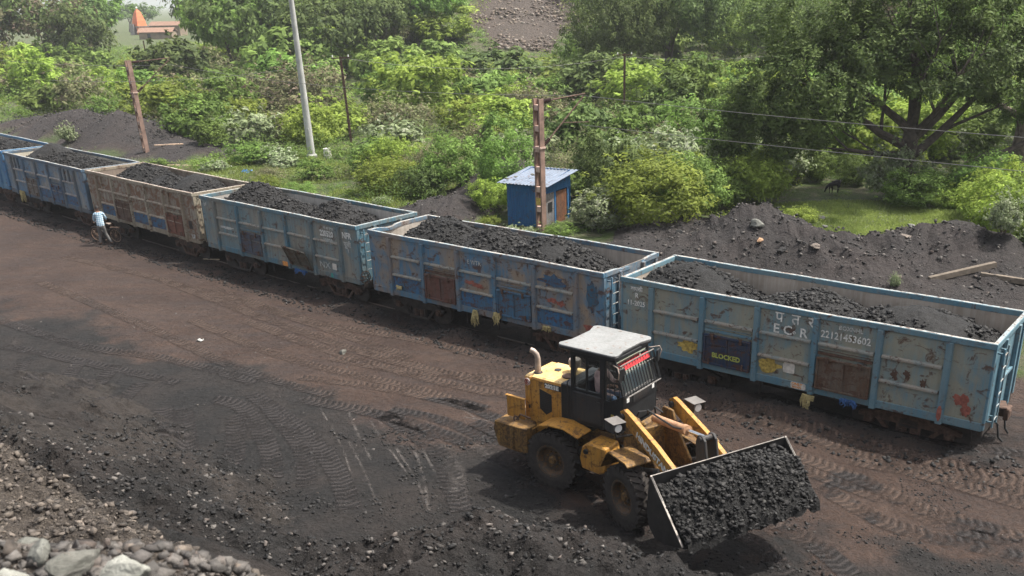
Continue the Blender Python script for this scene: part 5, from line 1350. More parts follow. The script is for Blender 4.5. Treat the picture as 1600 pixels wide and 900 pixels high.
def head(c, root, look, scale=1.0, cap=None):
    import bmesh
    bm = bmesh.new(); bmesh.ops.create_icosphere(bm, subdivisions=3, radius=1)
    for v in bm.verts:          # +y is the face
        p = v.co; x, y, z = p.x * .078, p.y * .095, p.z * .118
        if z < -.02: x *= 1 - .30 * min(1, (-.02 - z) / .09); y *= 1 - .12 * min(1, (-.02 - z) / .09)
        if p.y > .75: 
            if abs(p.x) < .22 and -.45 < p.z < .10: y += .018 * (1 - abs(p.x) / .22)        # nose
            if .08 < p.z < .3 and .2 < abs(p.x) < .6: y -= .010                               # eye sockets
            if -.68 < p.z < -.5 and abs(p.x) < .35: y += .006                                # lips
        v.co = Vector((x, y, z)) * scale
    for s in (-1, 1):
        r = bmesh.ops.create_icosphere(bm, subdivisions=1, radius=.02 * scale, matrix=Matrix.Translation((s * .078 * scale, 0, 0)) @ Matrix.Diagonal((.5, 1, 1.6, 1)))
    me = bpy.data.meshes.new('head'); bm.to_mesh(me); bm.free(); me.materials.append(M_SKIN)
    for p in me.polygons: p.use_smooth = True
    o = link('head', me, root); o.location = c; q = Vector(look).normalized().to_track_quat('Y', 'Z'); o.rotation_mode = 'QUATERNION'; o.rotation_quaternion = q
    m = MB(); 
    vs = []; fs = []
    bm = bmesh.new(); bmesh.ops.create_icosphere(bm, subdivisions=3, radius=1)
    for v in list(bm.verts):
        if v.co.z < -.15 - .25 * min(0, v.co.y) * -1 and v.co.y < .3 and v.co.z < -.45: bm.verts.remove(v)
        elif v.co.y > .45 and v.co.z < .45: bm.verts.remove(v)
        elif v.co.z < -.5: bm.verts.remove(v)
    for v in bm.verts: v.co = Vector((v.co.x * .087, v.co.y * .102, v.co.z * .127 + .004)) * scale * (1 + .03 * math.sin(v.co.x * 40))
    me = bpy.data.meshes.new('hair'); bm.to_mesh(me); bm.free(); me.materials.append(M_HAIR); link('hair', me, o)
    m = MB()
    for s in (-1, 1): m.lathe([(0, .004), (.007, .002), (.009, 0)], 8, (s * .030 * scale, .088 * scale, .018 * scale), 'y')
    m.build('eye', M_HAIR, o)
    m = MB(); m.box((0, .090 * scale, -.066 * scale), (.04, .012, .008)); m.build('mouth', plain('lip', (.2, .07, .06), .6), o)
    return o
person_walk()

def bicycle():
    a = Vector((-22.05, 43.75)); b = Vector((-20.62, 43.25)); d = (a - b).normalized(); mid = b.lerp(a, .5)
    root = empty('bicycle', (mid.x, mid.y, zat(mid.x, mid.y)), math.atan2(d.y, d.x)); tag(root, 'old rusty black roadster bicycle with a rear carrier, pushed by the man', 'bicycle')
    root.rotation_euler = (R(-5), 0, root.rotation_euler.z)
    MF = plain('bicycle_black', (.03, .022, .018), .5); MR_ = plain('bicycle_rim', (.30, .20, .14), .5, .3, .3); MS = plain('saddle_leather', (.30, .24, .20), .7)
    Rr = .345; WBh = .56
    for s, nm in ((1, 'front'), (-1, 'rear')):
        t = empty('wheel'); t.parent = root; t.location = (s * WBh, 0, Rr)
        m = MB(); m.torus((0, 0, 0), Rr - .022, .022, 32, 8, 'y'); m.build('tyre', M_TYRE, t, smooth=True)
        m = MB(); m.torus((0, 0, 0), Rr - .055, .014, 32, 6, 'y'); m.tube([(0, -.05, 0), (0, .05, 0)], .03, 8)
        for k in range(20):
            an = 2 * PI * k / 20; m.tube([(0, .03 * (-1) ** k, 0), ((Rr - .06) * math.cos(an), 0, (Rr - .06) * math.sin(an))], .0035, 4, caps=False)
        m.build('rim', MR_, t)
        m = MB(); pts = [((Rr + .025) * math.cos(q), 0, (Rr + .025) * math.sin(q)) for q in [R(20 + i * 14) if s < 0 else R(10 + i * 12) for i in range(11)]]
        m.tube(pts, .022, 6); m.build('mudguard', MF, t)
    f, r_, bb, st, hd, hb = Vector((WBh, 0, Rr)), Vector((-WBh, 0, Rr)), Vector((-.12, 0, .28)), Vector((-.28, 0, .82)), Vector((.36, 0, .80)), Vector((.33, 0, .92))
    m = MB()
    for p, q, w_ in ((bb, st, .017), (st, hd, .017), (bb, hd - Vector((-.015, 0, .10)), .017), (hd + Vector((.02, 0, -.12)), hb, .02)): m.tube([p, q], w_, 8)
    for s in (-.05, .05): m.tube([bb + Vector((0, s * .6, 0)), r_ + Vector((0, s, 0))], .010, 6); m.tube([st + Vector((0, s * .4, 0)), r_ + Vector((0, s, 0))], .009, 6); m.tube([hd + Vector((.03, s, -.14)), f + Vector((0, s, 0))], .012, 6)
    m.build('frame', MF, root)
    m = MB(); m.tube([hb, hb + Vector((.02, 0, .08))], .014, 8); m.tube([(.12, -.26, .98), (.28, -.24, 1.0), (.36, -.08, 1.0), (.36, .08, 1.0), (.28, .24, 1.0), (.12, .26, .98)], .012, 8); hbm = m.build('handlebar', MR_, root)
    m = MB()
    for s in (-1, 1): m.tube([(.22, s * .252, .99), (.10, s * .262, .978)], .019, 8)
    m.build('grip', M_BLACKRUB, hbm)
    m = MB(); m.add([(-.40, -.09, .93), (-.20, -.03, .94), (-.12, 0, .93), (-.20, .03, .94), (-.40, .09, .93), (-.40, -.08, .88), (-.18, 0, .89), (-.40, .08, .88)], [(0, 1, 2, 3, 4), (0, 5, 6, 2, 1), (4, 3, 2, 6, 7), (0, 4, 7, 5), (5, 7, 6)]); m.tube([(-.28, 0, .82), (-.29, 0, .9)], .014, 6); m.build('saddle', MS, root)
    m = MB()
    for i in range(4): m.tube([(-.42, -.07 + i * .046, .76), (-.88, -.07 + i * .046, .76)], .007, 5)
    for x in (-.42, -.65, -.88): m.tube([(x, -.075, .76), (x, .075, .76)], .007, 5)
    for s in (-1, 1): m.tube([(-.82, s * .07, .76), (-.56, s * .06, Rr)], .007, 5)
    m.build('carrier', MR_, root)
    m = MB(); m.torus((-.12, .04, .28), .09, .008, 20, 5, 'y'); m.tube([(-.12, .05, .28), (-.02, .06, .14)], .010, 6); m.tube([(-.12, -.05, .28), (-.22, -.06, .42)], .010, 6); m.box((-.02, .10, .14), (.08, .08, .02)); m.box((-.22, -.10, .42), (.08, .08, .02)); m.build('crank', MR_, root)
bicycle()

# driver in the cab
def driver():
    root = empty('person', (0, 0, 0)); tag(root, 'driver in a pale pink shirt and blue jeans seated inside the loader cab', 'person')
    base = Matrix.Translation((LO[0], LO[1], LZ)) @ Matrix.Rotation(LH, 4, 'Z'); root.matrix_world = base
    z = cabz(1.70) + .04
    pts = [(.62, 0, z + .06), (.60, 0, z + .26), (.62, 0, z + .46), (.64, 0, z + .56), (.66, 0, z + .63),
           (.64, -.19, z + .50), (.80, -.25, z + .28), (1.02, -.14, z + .36), (.64, .19, z + .50), (.80, .25, z + .28), (1.02, .14, z + .36),
           (.70, -.10, z + .04), (1.08, -.14, z + .08), (1.16, -.14, z - .34), (1.28, -.14, z - .36), (.70, .10, z + .04), (1.08, .14, z + .08), (1.16, .14, z - .34), (1.28, .14, z - .36)]
    ed = [(0, 1), (1, 2), (2, 3), (3, 4), (3, 5), (5, 6), (6, 7), (3, 8), (8, 9), (9, 10), (0, 11), (11, 12), (12, 13), (13, 14), (0, 15), (15, 16), (16, 17), (17, 18)]
    rad = [(.15, .13), (.15, .12), (.17, .12), (.10, .09), .05, .07, .05, .035, .07, .05, .035, .09, .07, .05, .04, .09, .07, .05, .04]
    MP = plain('pale_pink_shirt', (.50, .36, .34), .85); MJ = plain('blue_jeans', (.08, .13, .22), .9)
    def mf(c):
        if c.z > z + .60 or (c.x > .90 and c.z > z + .22): return 0
        return 2 if (c.z < z + .12) else 1
    skin_body('body', pts, ed, rad, mf, [M_SKIN, MP, MJ], root)
    for s in (-1, 1):
        a, b, c = hand(root, (1.02, s * .14, z + .36), (1, s * -.1, .05), (0, 0, 1), s, M_SKIN); skin_body('hand', a, b, c, lambda c_: 0, [M_SKIN], root, sub=1)
    head((.70, 0, z + .76), root, (1, -.1, -.15), .95)
driver()

# black goat grazing on the bare patch
def goat():
    x, y = 15.2, 52.8; root = empty('goat', (x, y, zat(x, y)), R(200)); tag(root, 'black goat with short upright tail grazing on the bare patch under the big tree', 'goat')
    pts = [(-.28, 0, .60), (-.05, 0, .60), (.20, 0, .58), (.36, 0, .52), (.50, 0, .38), (.57, 0, .26), (.62, 0, .14),
           (.22, -.09, .45), (.24, -.10, .24), (.22, -.10, .02), (.22, .09, .45), (.18, .10, .24), (.19, .10, .02),
           (-.28, -.09, .48), (-.34, -.10, .28), (-.30, -.10, .02), (-.28, .09, .48), (-.24, .10, .28), (-.20, .10, .02),
           (-.40, 0, .66), (-.46, 0, .76), (.50, -.05, .42), (.42, -.10, .44), (.50, .05, .42), (.42, .10, .44)]
    ed = [(0, 1), (1, 2), (2, 3), (3, 4), (4, 5), (5, 6), (2, 7), (7, 8), (8, 9), (2, 10), (10, 11), (11, 12), (0, 13), (13, 14), (14, 15), (0, 16), (16, 17), (17, 18), (0, 19), (19, 20), (4, 21), (21, 22), (4, 23), (23, 24)]
    rad = [.13, .155, .15, .09, .065, .055, .03, .06, .03, .022, .06, .03, .022, .075, .035, .022, .075, .035, .022, .03, .018, .02, .014, .02, .014]
    MG = plain('goat_black', (.012, .011, .011), .8); skin_body('body', pts, ed, rad, lambda c: 0, [MG], root, root_i=1)
    m = MB(); m.tube([(.48, -.03, .46), (.40, -.05, .54), (.33, -.06, .55)], [.014, .01, .004], 6); m.build('horn', M_RUSTST, root); m = MB(); m.tube([(.48, .03, .46), (.40, .05, .54), (.33, .06, .55)], [.014, .01, .004], 6); m.build('horn', M_RUSTST, root)
goat()

# ------------------------------------------------------------------ small things beyond the train
def at(x, y, dz=0): return (x, y, zat(x, y) + dz)
sleeper(at(16.5, 32.8, .05), R(66), 'long brown concrete sleeper lying on the ground at the right, end towards the wagon', rx=R(4))
sleeper(at(14.7, 33.55, .0), R(102), 'short tilted sleeper meeting the long one at the right', rx=R(-8))
def plank(x, y, l, w_, rz, mat, label, h=.08, cat='plank'):
    m = MB(); m.box((0, 0, 0), (l, w_, h)); m.box((l * .2, w_ * .1, h * .4), (l * .5, w_ * .7, h * .5), (0, 0, .08)); o = m.build(cat, mat, bevel=.01); o.location = at(x, y, h / 2 + .02); o.rotation_euler = (0, R(2), rz); tag(o, label, cat)
MW = plain('old_wood', (.33, .24, .17), .9, 0, .35, 4); MW2 = plain('pale_wood', (.48, .38, .27), .9, 0, .2, 5)
plank(-26.0, 66.0, 3.4, .25, R(-3), MW, 'old brown sleeper lying in the grass right of the leaning mast')
plank(-28.7, 70.6, 2.0, .2, R(30), MW, 'short weathered plank at the foot of the leaning mast')
plank(-15.6, 40.75, .75, .09, R(-6), MW2, 'pale strip of wood on the ground in front of the NFR wagon', .03)
m = MB(); m.lathe([(0, 0), (.27, 0), (.27, .62), (.25, .70), (0, .72)], 16); m.lathe([(.272, .2), (.29, .2), (.29, .24), (.272, .24)], 16); o = m.build('marker_block', plain('white_block', (.68, .66, .6), .8), smooth=True); o.location = at(-16.8, 68.9, -.05); tag(o, 'squat white drum standing right of the concrete pole foot', 'drum')
def scrap(x, y, s, mat, label, seed):
    rn = random.Random(seed); m = MB(); n = 6; vs = [(s * (i / (n - 1) - .5), s * .6 * (j / (n - 1) - .5), rn.uniform(0, .28) * s) for j in range(n) for i in range(n)]
    m.add(vs, [(j * n + i, j * n + i + 1, (j + 1) * n + i + 1, (j + 1) * n + i) for j in range(n - 1) for i in range(n - 1)]); o = m.build('plastic_scrap', mat, smooth=False); o.location = at(x, y, .02); o.rotation_euler = (0, 0, rn.uniform(0, 3)); sm = o.modifiers.new('s', 'SOLIDIFY'); sm.thickness = .01; tag(o, label, 'plastic scrap')
MBL = plain('blue_plastic', (.03, .17, .42), .5); scrap(-20.7, 62.8, .75, MBL, 'crumpled blue plastic sheet in the grass behind the NFR wagon', 1)
scrap(-12.0, 29.2, .22, plain('white_plastic', (.55, .55, .52), .6), 'small crumpled white scrap on the yard', 2)
# stones worth naming on the right-hand heaps and the yard
BL = [((7.95, 38.3), (.36, .26, .22), RK, 'large grey stone with a dark side high on the left spoil heap'), ((7.9, 37.2), (.24, .15, .14), RKO, 'orange-tan stone below the large grey one on the spoil heap'),
      ((9.9, 36.3), (.38, .20, .13), RK4, 'flat brown-grey slab low between the two spoil heaps'), ((8.7, 36.7), (.30, .20, .2), M_COALLUMP, 'black wedge-shaped lump between the orange stone and the flat slab'),
      ((10.8, 38.3), (.16, .12, .1), RK, 'small dark stone in the dip between the spoil heaps'), ((14.5, 38.6), (.26, .18, .12), RK, 'grey stone standing on the crest of the right spoil heap'),
      ((13.6, 36.7), (.30, .20, .14), RK4, 'pale angular stone on the front of the right spoil heap'), ((12.2, 33.2), (.18, .12, .10), RK4, 'light stone low in front of the right spoil heap'),
      ((5.0, 40.3), (.22, .2, .16), M_COALLUMP, 'black lump at the upper left of the left spoil heap'), ((6.2, 35.2), (.13, .09, .08), RK2, 'small white stone just behind the nearest wagon rim'),
      ((12.7, 45.8), (.32, .2, .22), RK3, 'dark rock lying in the grass clearing'), ((-7.0, 27.75), (.17, .13, .12), RK3, 'small dark rock alone in the middle of the brown yard')]
for i, (p, sz, mt, lb_) in enumerate(BL):
    boulder('stone', at(p[0], p[1], sz[2] * .4), sz, mt, lb_, 100 + i, rz=i, cat='stone', sub=3)
# foreground rocks, out of focus at the lower left
FG = [((-2.36, 4.20), (.175, .13, .11), RK2, 'largest pale cracked boulder at the lower left, nearest the camera'), ((-2.65, 4.27), (.165, .13, .11), RK3, 'dark green-grey boulder with a rust-red stain, left of the pale one'),
      ((-2.47, 3.98), (.12, .09, .07), RK3, 'dark round rock in front of the red-stained boulder'), ((-3.16, 4.72), (.09, .07, .06), RK, 'grey rock at the top left of the foreground pile'),
      ((-2.94, 4.48), (.095, .08, .08), RK, 'dark blocky rock between the top left rock and the red-stained boulder'), ((-2.17, 4.10), (.14, .09, .07), RK, 'grey-green rock right of the pale boulder, at the bottom edge'),
      ((-2.98, 4.25), (.10, .08, .07), RK2, 'pale flat rock at the left edge'), ((-2.72, 4.02), (.09, .07, .06), RK, 'small grey rock below the red-stained boulder'),
      ((-2.10, 3.95), (.10, .06, .05), RK4, 'brown slab at the bottom edge under the grey-green rock'), ((-2.86, 4.05), (.10, .08, .06), RK3, 'dark rock at the left edge under the flat pale one'),
      ((-1.86, 4.02), (.05, .04, .04), RK2, 'small pale rock at the bottom edge, right end of the pile')]
for i, (p, sz, mt, lb_) in enumerate(FG): boulder('boulder', at(p[0], p[1], sz[2] * .45), sz, mt, lb_, 200 + i, rz=i * 1.3, cat='boulder', group='foreground rocks at the lower left', sub=4)
def fgreg(rg, n):
    x = -3.9 + 2.3 * rg.random(n); y = 3.7 + 1.5 * rg.random(n); return np.stack([x, y], 1)
scatter('foreground_stones', 3600, fgreg, .006, .05, M_STONE, 'loose grey and brown stones packed between the foreground boulders', 301, 2.5)

# ------------------------------------------------------------------ far buildings
def temple():
    x, y = -152.0, 368.0; z = zat(x, y); root = empty('temple', (x, y, z), R(8)); root.scale = (.85, .85, .82); tag(root, 'small orange temple with a stepped spire among far trees at upper left', 'temple')
    MO = plain('temple_orange', (.62, .17, .07), .8, 0, .12, 1); MO2 = plain('temple_ochre', (.62, .20, .07), .8, 0, .12, 1); MD = plain('temple_grey', (.2, .19, .18), .9)
    m = MB(); m.box((2.5, 0, 1.6), (7.2, 6, 3.0)); m.build('wall', MO2, root)
    m = MB(); m.box((2.5, 0, 3.2), (7.8, 6.6, .35)); m.build('cornice', MD, root)
    m = MB(); prof_ = [(0, 3.5), (3.1, 3.5), (2.7, 5.2), (2.75, 5.3), (2.1, 7.2), (2.15, 7.3), (1.45, 8.9), (1.5, 9.0), (.7, 10.0), (.3, 10.3), (.12, 10.9), (0, 11.0)]; m.lathe(prof_, 4, (-.5, 0, 0)); sp = m.build('spire', MO, root); 
    m = MB(); m.lathe([(0, 10.6), (.5, 10.8), (.4, 11.1), (0, 11.5)], 10, (-.5, 0, 0)); m.build('finial', M_WHITEP, sp)
    m = MB(); m.box((-3.0, -1, 2.2), (1.6, 5, 4.4)); m.build('side_porch', MD, root)
    m = MB(); m.box((.5, -3.01, 1.2), (1.4, .1, 2.2)); m.build('doorway', M_BLK, root)
def shed_far(x, y, w_, d_, h, label, wallc, roofc, rz=0):
    root = empty('low_house', (x, y, zat(x, y)), rz); tag(root, label, 'house')
    m = MB(); m.box((0, 0, h / 2), (w_, d_, h)); wl = m.build('wall', wallc, root)
    m = MB(); m.box((-w_ * .2, -d_ / 2 - .01, h * .4), (1.0, .08, h * .75)); m.build('door', M_BLK, wl)
    m = MB(); m.prism([(-d_ / 2 - .5, h), (0, h + 1.3), (d_ / 2 + .5, h), (d_ / 2 + .5, h - .12), (0, h + 1.15), (-d_ / 2 - .5, h - .12)], -w_ / 2 - .4, w_ / 2 + .4, 'x'); m.build('roof', roofc, root)
temple()
MTIL = plain('roof_tile_brown', (.22, .13, .09), .9, 0, .3, 2); MWAL = plain('mud_wall', (.22, .17, .12), .9, 0, .25, 1)
shed_far(-128, 322, 10, 6, 2.2, 'low brown tile-roofed house below the orange temple', MWAL, MTIL, R(6))
shed_far(-136, 352, 11, 5, 3.4, 'low tiled house just right of the orange temple', MWAL, MTIL, R(-8))
def tarp():
    x, y = -84, 290; root = empty('tarpaulin_shelter', (x, y, zat(x, y)), R(5)); tag(root, 'bright orange tarpaulin shelter with a blue sheet beside it, left of the concrete pole top', 'shelter')
    m = MB(); m.add([(-1.9, -2, 3.4), (3.0, -2, 3.3), (3.2, 2, 4.2), (-1.6, 2, 4.4), (-1.9, -2, 3.35), (3.0, -2, 3.25), (3.2, 2, 4.15), (-1.6, 2, 4.35)], [(0, 1, 2, 3), (4, 7, 6, 5), (0, 4, 5, 1), (1, 5, 6, 2), (2, 6, 7, 3), (3, 7, 4, 0)]); m.build('orange_sheet', plain('orange_tarp', (.75, .20, .06), .6), root)
    m = MB(); m.box((-4.4, 0, 3.0), (4.6, 3.5, .12), (R(12), 0, 0)); m.build('blue_sheet', plain('teal_tarp', (.04, .20, .26), .6), root)
    m = MB()
    for a, b in ((-1.8, -1.9), (2.9, -1.9), (3.1, 1.9), (-6.4, -1.5)): m.box((a, b, 1.7), (.12, .12, 3.4))
    m.build('post', M_RUSTST, root)
tarp()
# ------------------------------------------------------------------ vegetation
def leaf_mat(name, a, b, trans=.35, rough=.5, pale=None):
    g = N(name); gi = g.geo().outputs['Random Per Island']; tn = g.attr('tint')
    oi = g.n('ShaderNodeObjectInfo')
    c = g.mix(gi, a, b)
    c = g.mix(g.ramp(tn, [(.35, 0), (.9, .75)]), c, tuple(min(1, x * 1.65) for x in b))
    if pale: c = g.mix(g.math('GREATER_THAN', gi, .84), c, pale)
    hsv = g.n('ShaderNodeHueSaturation'); g.l(c, hsv.inputs['Color'])
    g.l(g.math('ADD', g.math('MULTIPLY', oi.outputs['Random'], .026), .485), hsv.inputs['Hue'])
    g.l(g.math('ADD', g.math('MULTIPLY', oi.outputs['Random'], .6), .85), hsv.inputs['Value'])
    hsv.inputs['Saturation'].default_value = .95
    g.fin(hsv.outputs[0], rough, 0, None, .18)
    tr = g.n('ShaderNodeBsdfTranslucent'); g.l(hsv.outputs[0], tr.inputs[0]); mx = g.n('ShaderNodeMixShader'); mx.inputs[0].default_value = trans
    g.l(g.p.outputs[0], mx.inputs[1]); g.l(tr.outputs[0], mx.inputs[2]); g.l(mx.outputs[0], g.out.inputs[0]); return g.m
LM = {
 'bright': leaf_mat('leaf_bright', (.115, .17, .022), (.19, .25, .035), .42, .7),
 'mid': leaf_mat('leaf_mid', (.065, .115, .020), (.12, .19, .035), .38, .7),
 'dark': leaf_mat('leaf_dark', (.044, .076, .020), (.084, .122, .030), .3, .7),
 'milk': leaf_mat('leaf_milkweed', (.11, .15, .06), (.18, .22, .11), .3, .7, (.30, .32, .22)),
 'dry': leaf_mat('leaf_thorn', (.075, .085, .035), (.13, .13, .06), .3, .7, (.17, .13, .09)),
 'vine': leaf_mat('leaf_vine', (.085, .14, .028), (.15, .22, .045), .38, .7),
}
M_BARK = plain('bark', (.07, .055, .045), .95, 0, .5, 5)
M_BARK2 = plain('bark_pale', (.13, .105, .085), .95, 0, .4, 5)

def leaves(centres, n_per, cr, leaf, seed, out_from=None, squash=.8, tints=None):
    """leaf quads gathered round clump centres"""
    rg = np.random.default_rng(seed); centres = np.asarray(centres, float); k = len(centres)
    cr = np.broadcast_to(np.asarray(cr, float), (k,))
    d = rg.normal(size=(k, n_per, 3)); d /= np.linalg.norm(d, axis=2, keepdims=True)
    rad = rg.random((k, n_per, 1)) ** .45
    off = d * rad * cr[:, None, None]; off[..., 2] *= squash
    P = (centres[:, None] + off).reshape(-1, 3)
    ctr = centres.mean(0) if out_from is None else np.asarray(out_from)
    out = P - ctr; out /= (np.linalg.norm(out, axis=1, keepdims=True) + 1e-6)
    nrm = out * .5 + d.reshape(-1, 3) * .6 + rg.normal(size=P.shape) * .45 + np.array([0, 0, .55]); nrm /= np.linalg.norm(nrm, axis=1, keepdims=True)
    a = np.cross(nrm, rg.normal(size=P.shape)); a /= (np.linalg.norm(a, axis=1, keepdims=True) + 1e-6); b = np.cross(nrm, a)
    s = leaf * (.6 + .8 * rg.random((len(P), 1)))
    V = np.stack([P - a * s, P - b * s * .42 + nrm * s * .10, P + a * s * .95, P + b * s * .42 + nrm * s * .10], 1)
    if tints is None: tints = rg.random(k)
    T = np.repeat(np.asarray(tints), n_per * 4)
    return V.reshape(-1, 3), T
def leaf_mesh(name, parts, mat):
    V = np.concatenate([p[0] for p in parts]); T = np.concatenate([p[1] for p in parts])
    F = np.arange(len(V)).reshape(-1, 4); o = np_mesh(name, V, F, mat, attrs={'tint': T}); me = o.data; bpy.data.objects.remove(o); return me

def crown_centres(n, rx, ry, rz, z0, seed, shell=.55, lobes=5, low=-.35):
    rg = np.random.default_rng(seed); out = []
    L_ = rg.normal(size=(lobes, 3)); L_[:, 2] = np.abs(L_[:, 2]) * .8; L_ /= np.linalg.norm(L_, axis=1, keepdims=True); amp = .10 + .32 * rg.random(lobes)
    while len(out) < n:
        d = rg.normal(size=3); d /= np.linalg.norm(d)
        if d[2] < low: continue
        f = .68 + sum(a * 1.25 * max(0, d @ l) ** 6 for a, l in zip(amp, L_))
        r = (shell + (1 - shell) * rg.random() ** .6) * f
        out.append((d[0] * rx * r, d[1] * ry * r, z0 + d[2] * rz * r))
    return np.array(out)

PROTO = {}
def proto(sp, size, v):
    """unit bush meshes: about 2 m across, standing on z = 0"""
    key = (sp, size, v)
    if key in PROTO: return PROTO[key]
    rg = random.Random(hash_(key)); sd_ = rg.randrange(10 ** 6)
    lf = {'near': .045, 'mid': .075, 'far': .092}[size] * {'bright': .95, 'mid': 1.0, 'dark': 1.0, 'milk': 1.35, 'dry': .75, 'vine': 1.2}[sp]
    n = {'near': 130, 'mid': 75, 'far': 66}[size]; per = {'near': 62, 'mid': 46, 'far': 40}[size]
    if sp == 'dry': n = int(n * 1.1); per = int(per * .55)
    if sp == 'milk': per = int(per * .6)
    sq = {'vine': .75, 'dry': .95, 'bright': .95}.get(sp, .9)
    shell = {'vine': .82, 'dry': .25, 'milk': .35}.get(sp, .55)
    c = crown_centres(n, 1.0, 1.0, sq * .95, .55, sd_, shell, 8, -.55)
    c[:, 2] = np.maximum(c[:, 2], .06)
    cr = {'vine': .20, 'dry': .24, 'milk': .17, 'bright': .21}.get(sp, .20)
    cr_ = cr * (.7 + .7 * np.random.default_rng(sd_).random(n))
    parts = [leaves(c, per, cr_, lf, sd_ + 1, out_from=(0, 0, .3))]
    # stray sprigs reaching out of the outline
    rs = np.random.default_rng(sd_ + 2); k = int(n * .8); d = rs.normal(size=(k, 3)); d[:, 2] = np.abs(d[:, 2]) * 1.2; d /= np.linalg.norm(d, axis=1, keepdims=True)
    cs = d * np.array([1.0, 1.0, sq]) * (.78 + .55 * rs.random((k, 1)) ** 1.5) + np.array([0, 0, .5])
    parts.append(leaves(cs, max(5, per // 6), cr * .42, lf, sd_ + 3, out_from=(0, 0, .3)))
    me = leaf_mesh('%s_foliage' % sp, parts, LM[sp])
    PROTO[key] = me; return me
def hash_(k): return sum(ord(c) * (i + 7) * 131 for i, c in enumerate(str(k)))
def twig_mesh(seed, n=14, spread=.9, h=1.1):
    rn = random.Random(seed); m = MB()
    for i in range(n):
        a = rn.uniform(0, 2 * PI); e = rn.uniform(.3, 1.0); p = [Vector((0, 0, -.1))]
        for j in range(3):
            q = (j + 1) / 3; p.append(Vector((math.cos(a) * spread * e * q + rn.uniform(-.08, .08), math.sin(a) * spread * e * q + rn.uniform(-.08, .08), h * q * (1.2 - .5 * e))))
        m.tube(p, [.028, .018, .012, .005], 4, caps=False)
    me = bpy.data.meshes.new('stems'); me.from_pydata(m.v, [], m.f); me.materials.append(M_BARK2); return me
TWIGS = [twig_mesh(i) for i in range(3)]

FIELD = {'near': 62, 'mid': 105, 'far': 1e9}
SPN = {'bright': 'yellow-green', 'mid': 'mid-green', 'dark': 'dark green', 'milk': 'pale grey-green milkweed', 'dry': 'brownish thorn', 'vine': 'creeper-covered'}
def bush(x, y, r, h, sp, label, group=None, stems=None, name='shrub'):
    d = math.hypot(x, y); size = 'near' if d < 62 else 'mid' if d < 105 else 'far'
    rn = random.Random(int(x * 91 + y * 37)); v = rn.randrange(2 if size == 'far' else 3)
    root = bpy.data.objects.new(name, None) ; COL.objects.link(root); root.empty_display_size = .2
    root.location = (x, y, zat(x, y) - .05); root.rotation_euler = (0, 0, rn.uniform(0, 6.28)); root.scale = (r * rn.uniform(.9, 1.1), r * rn.uniform(.9, 1.1), h / 1.35)
    tag(root, label, 'shrub', group)
    f = link('foliage', proto(sp, size, v), root)
    if stems or (stems is None and sp in ('dry', 'milk') and d < 105): link('stems', TWIGS[v % 3], root)
    return root

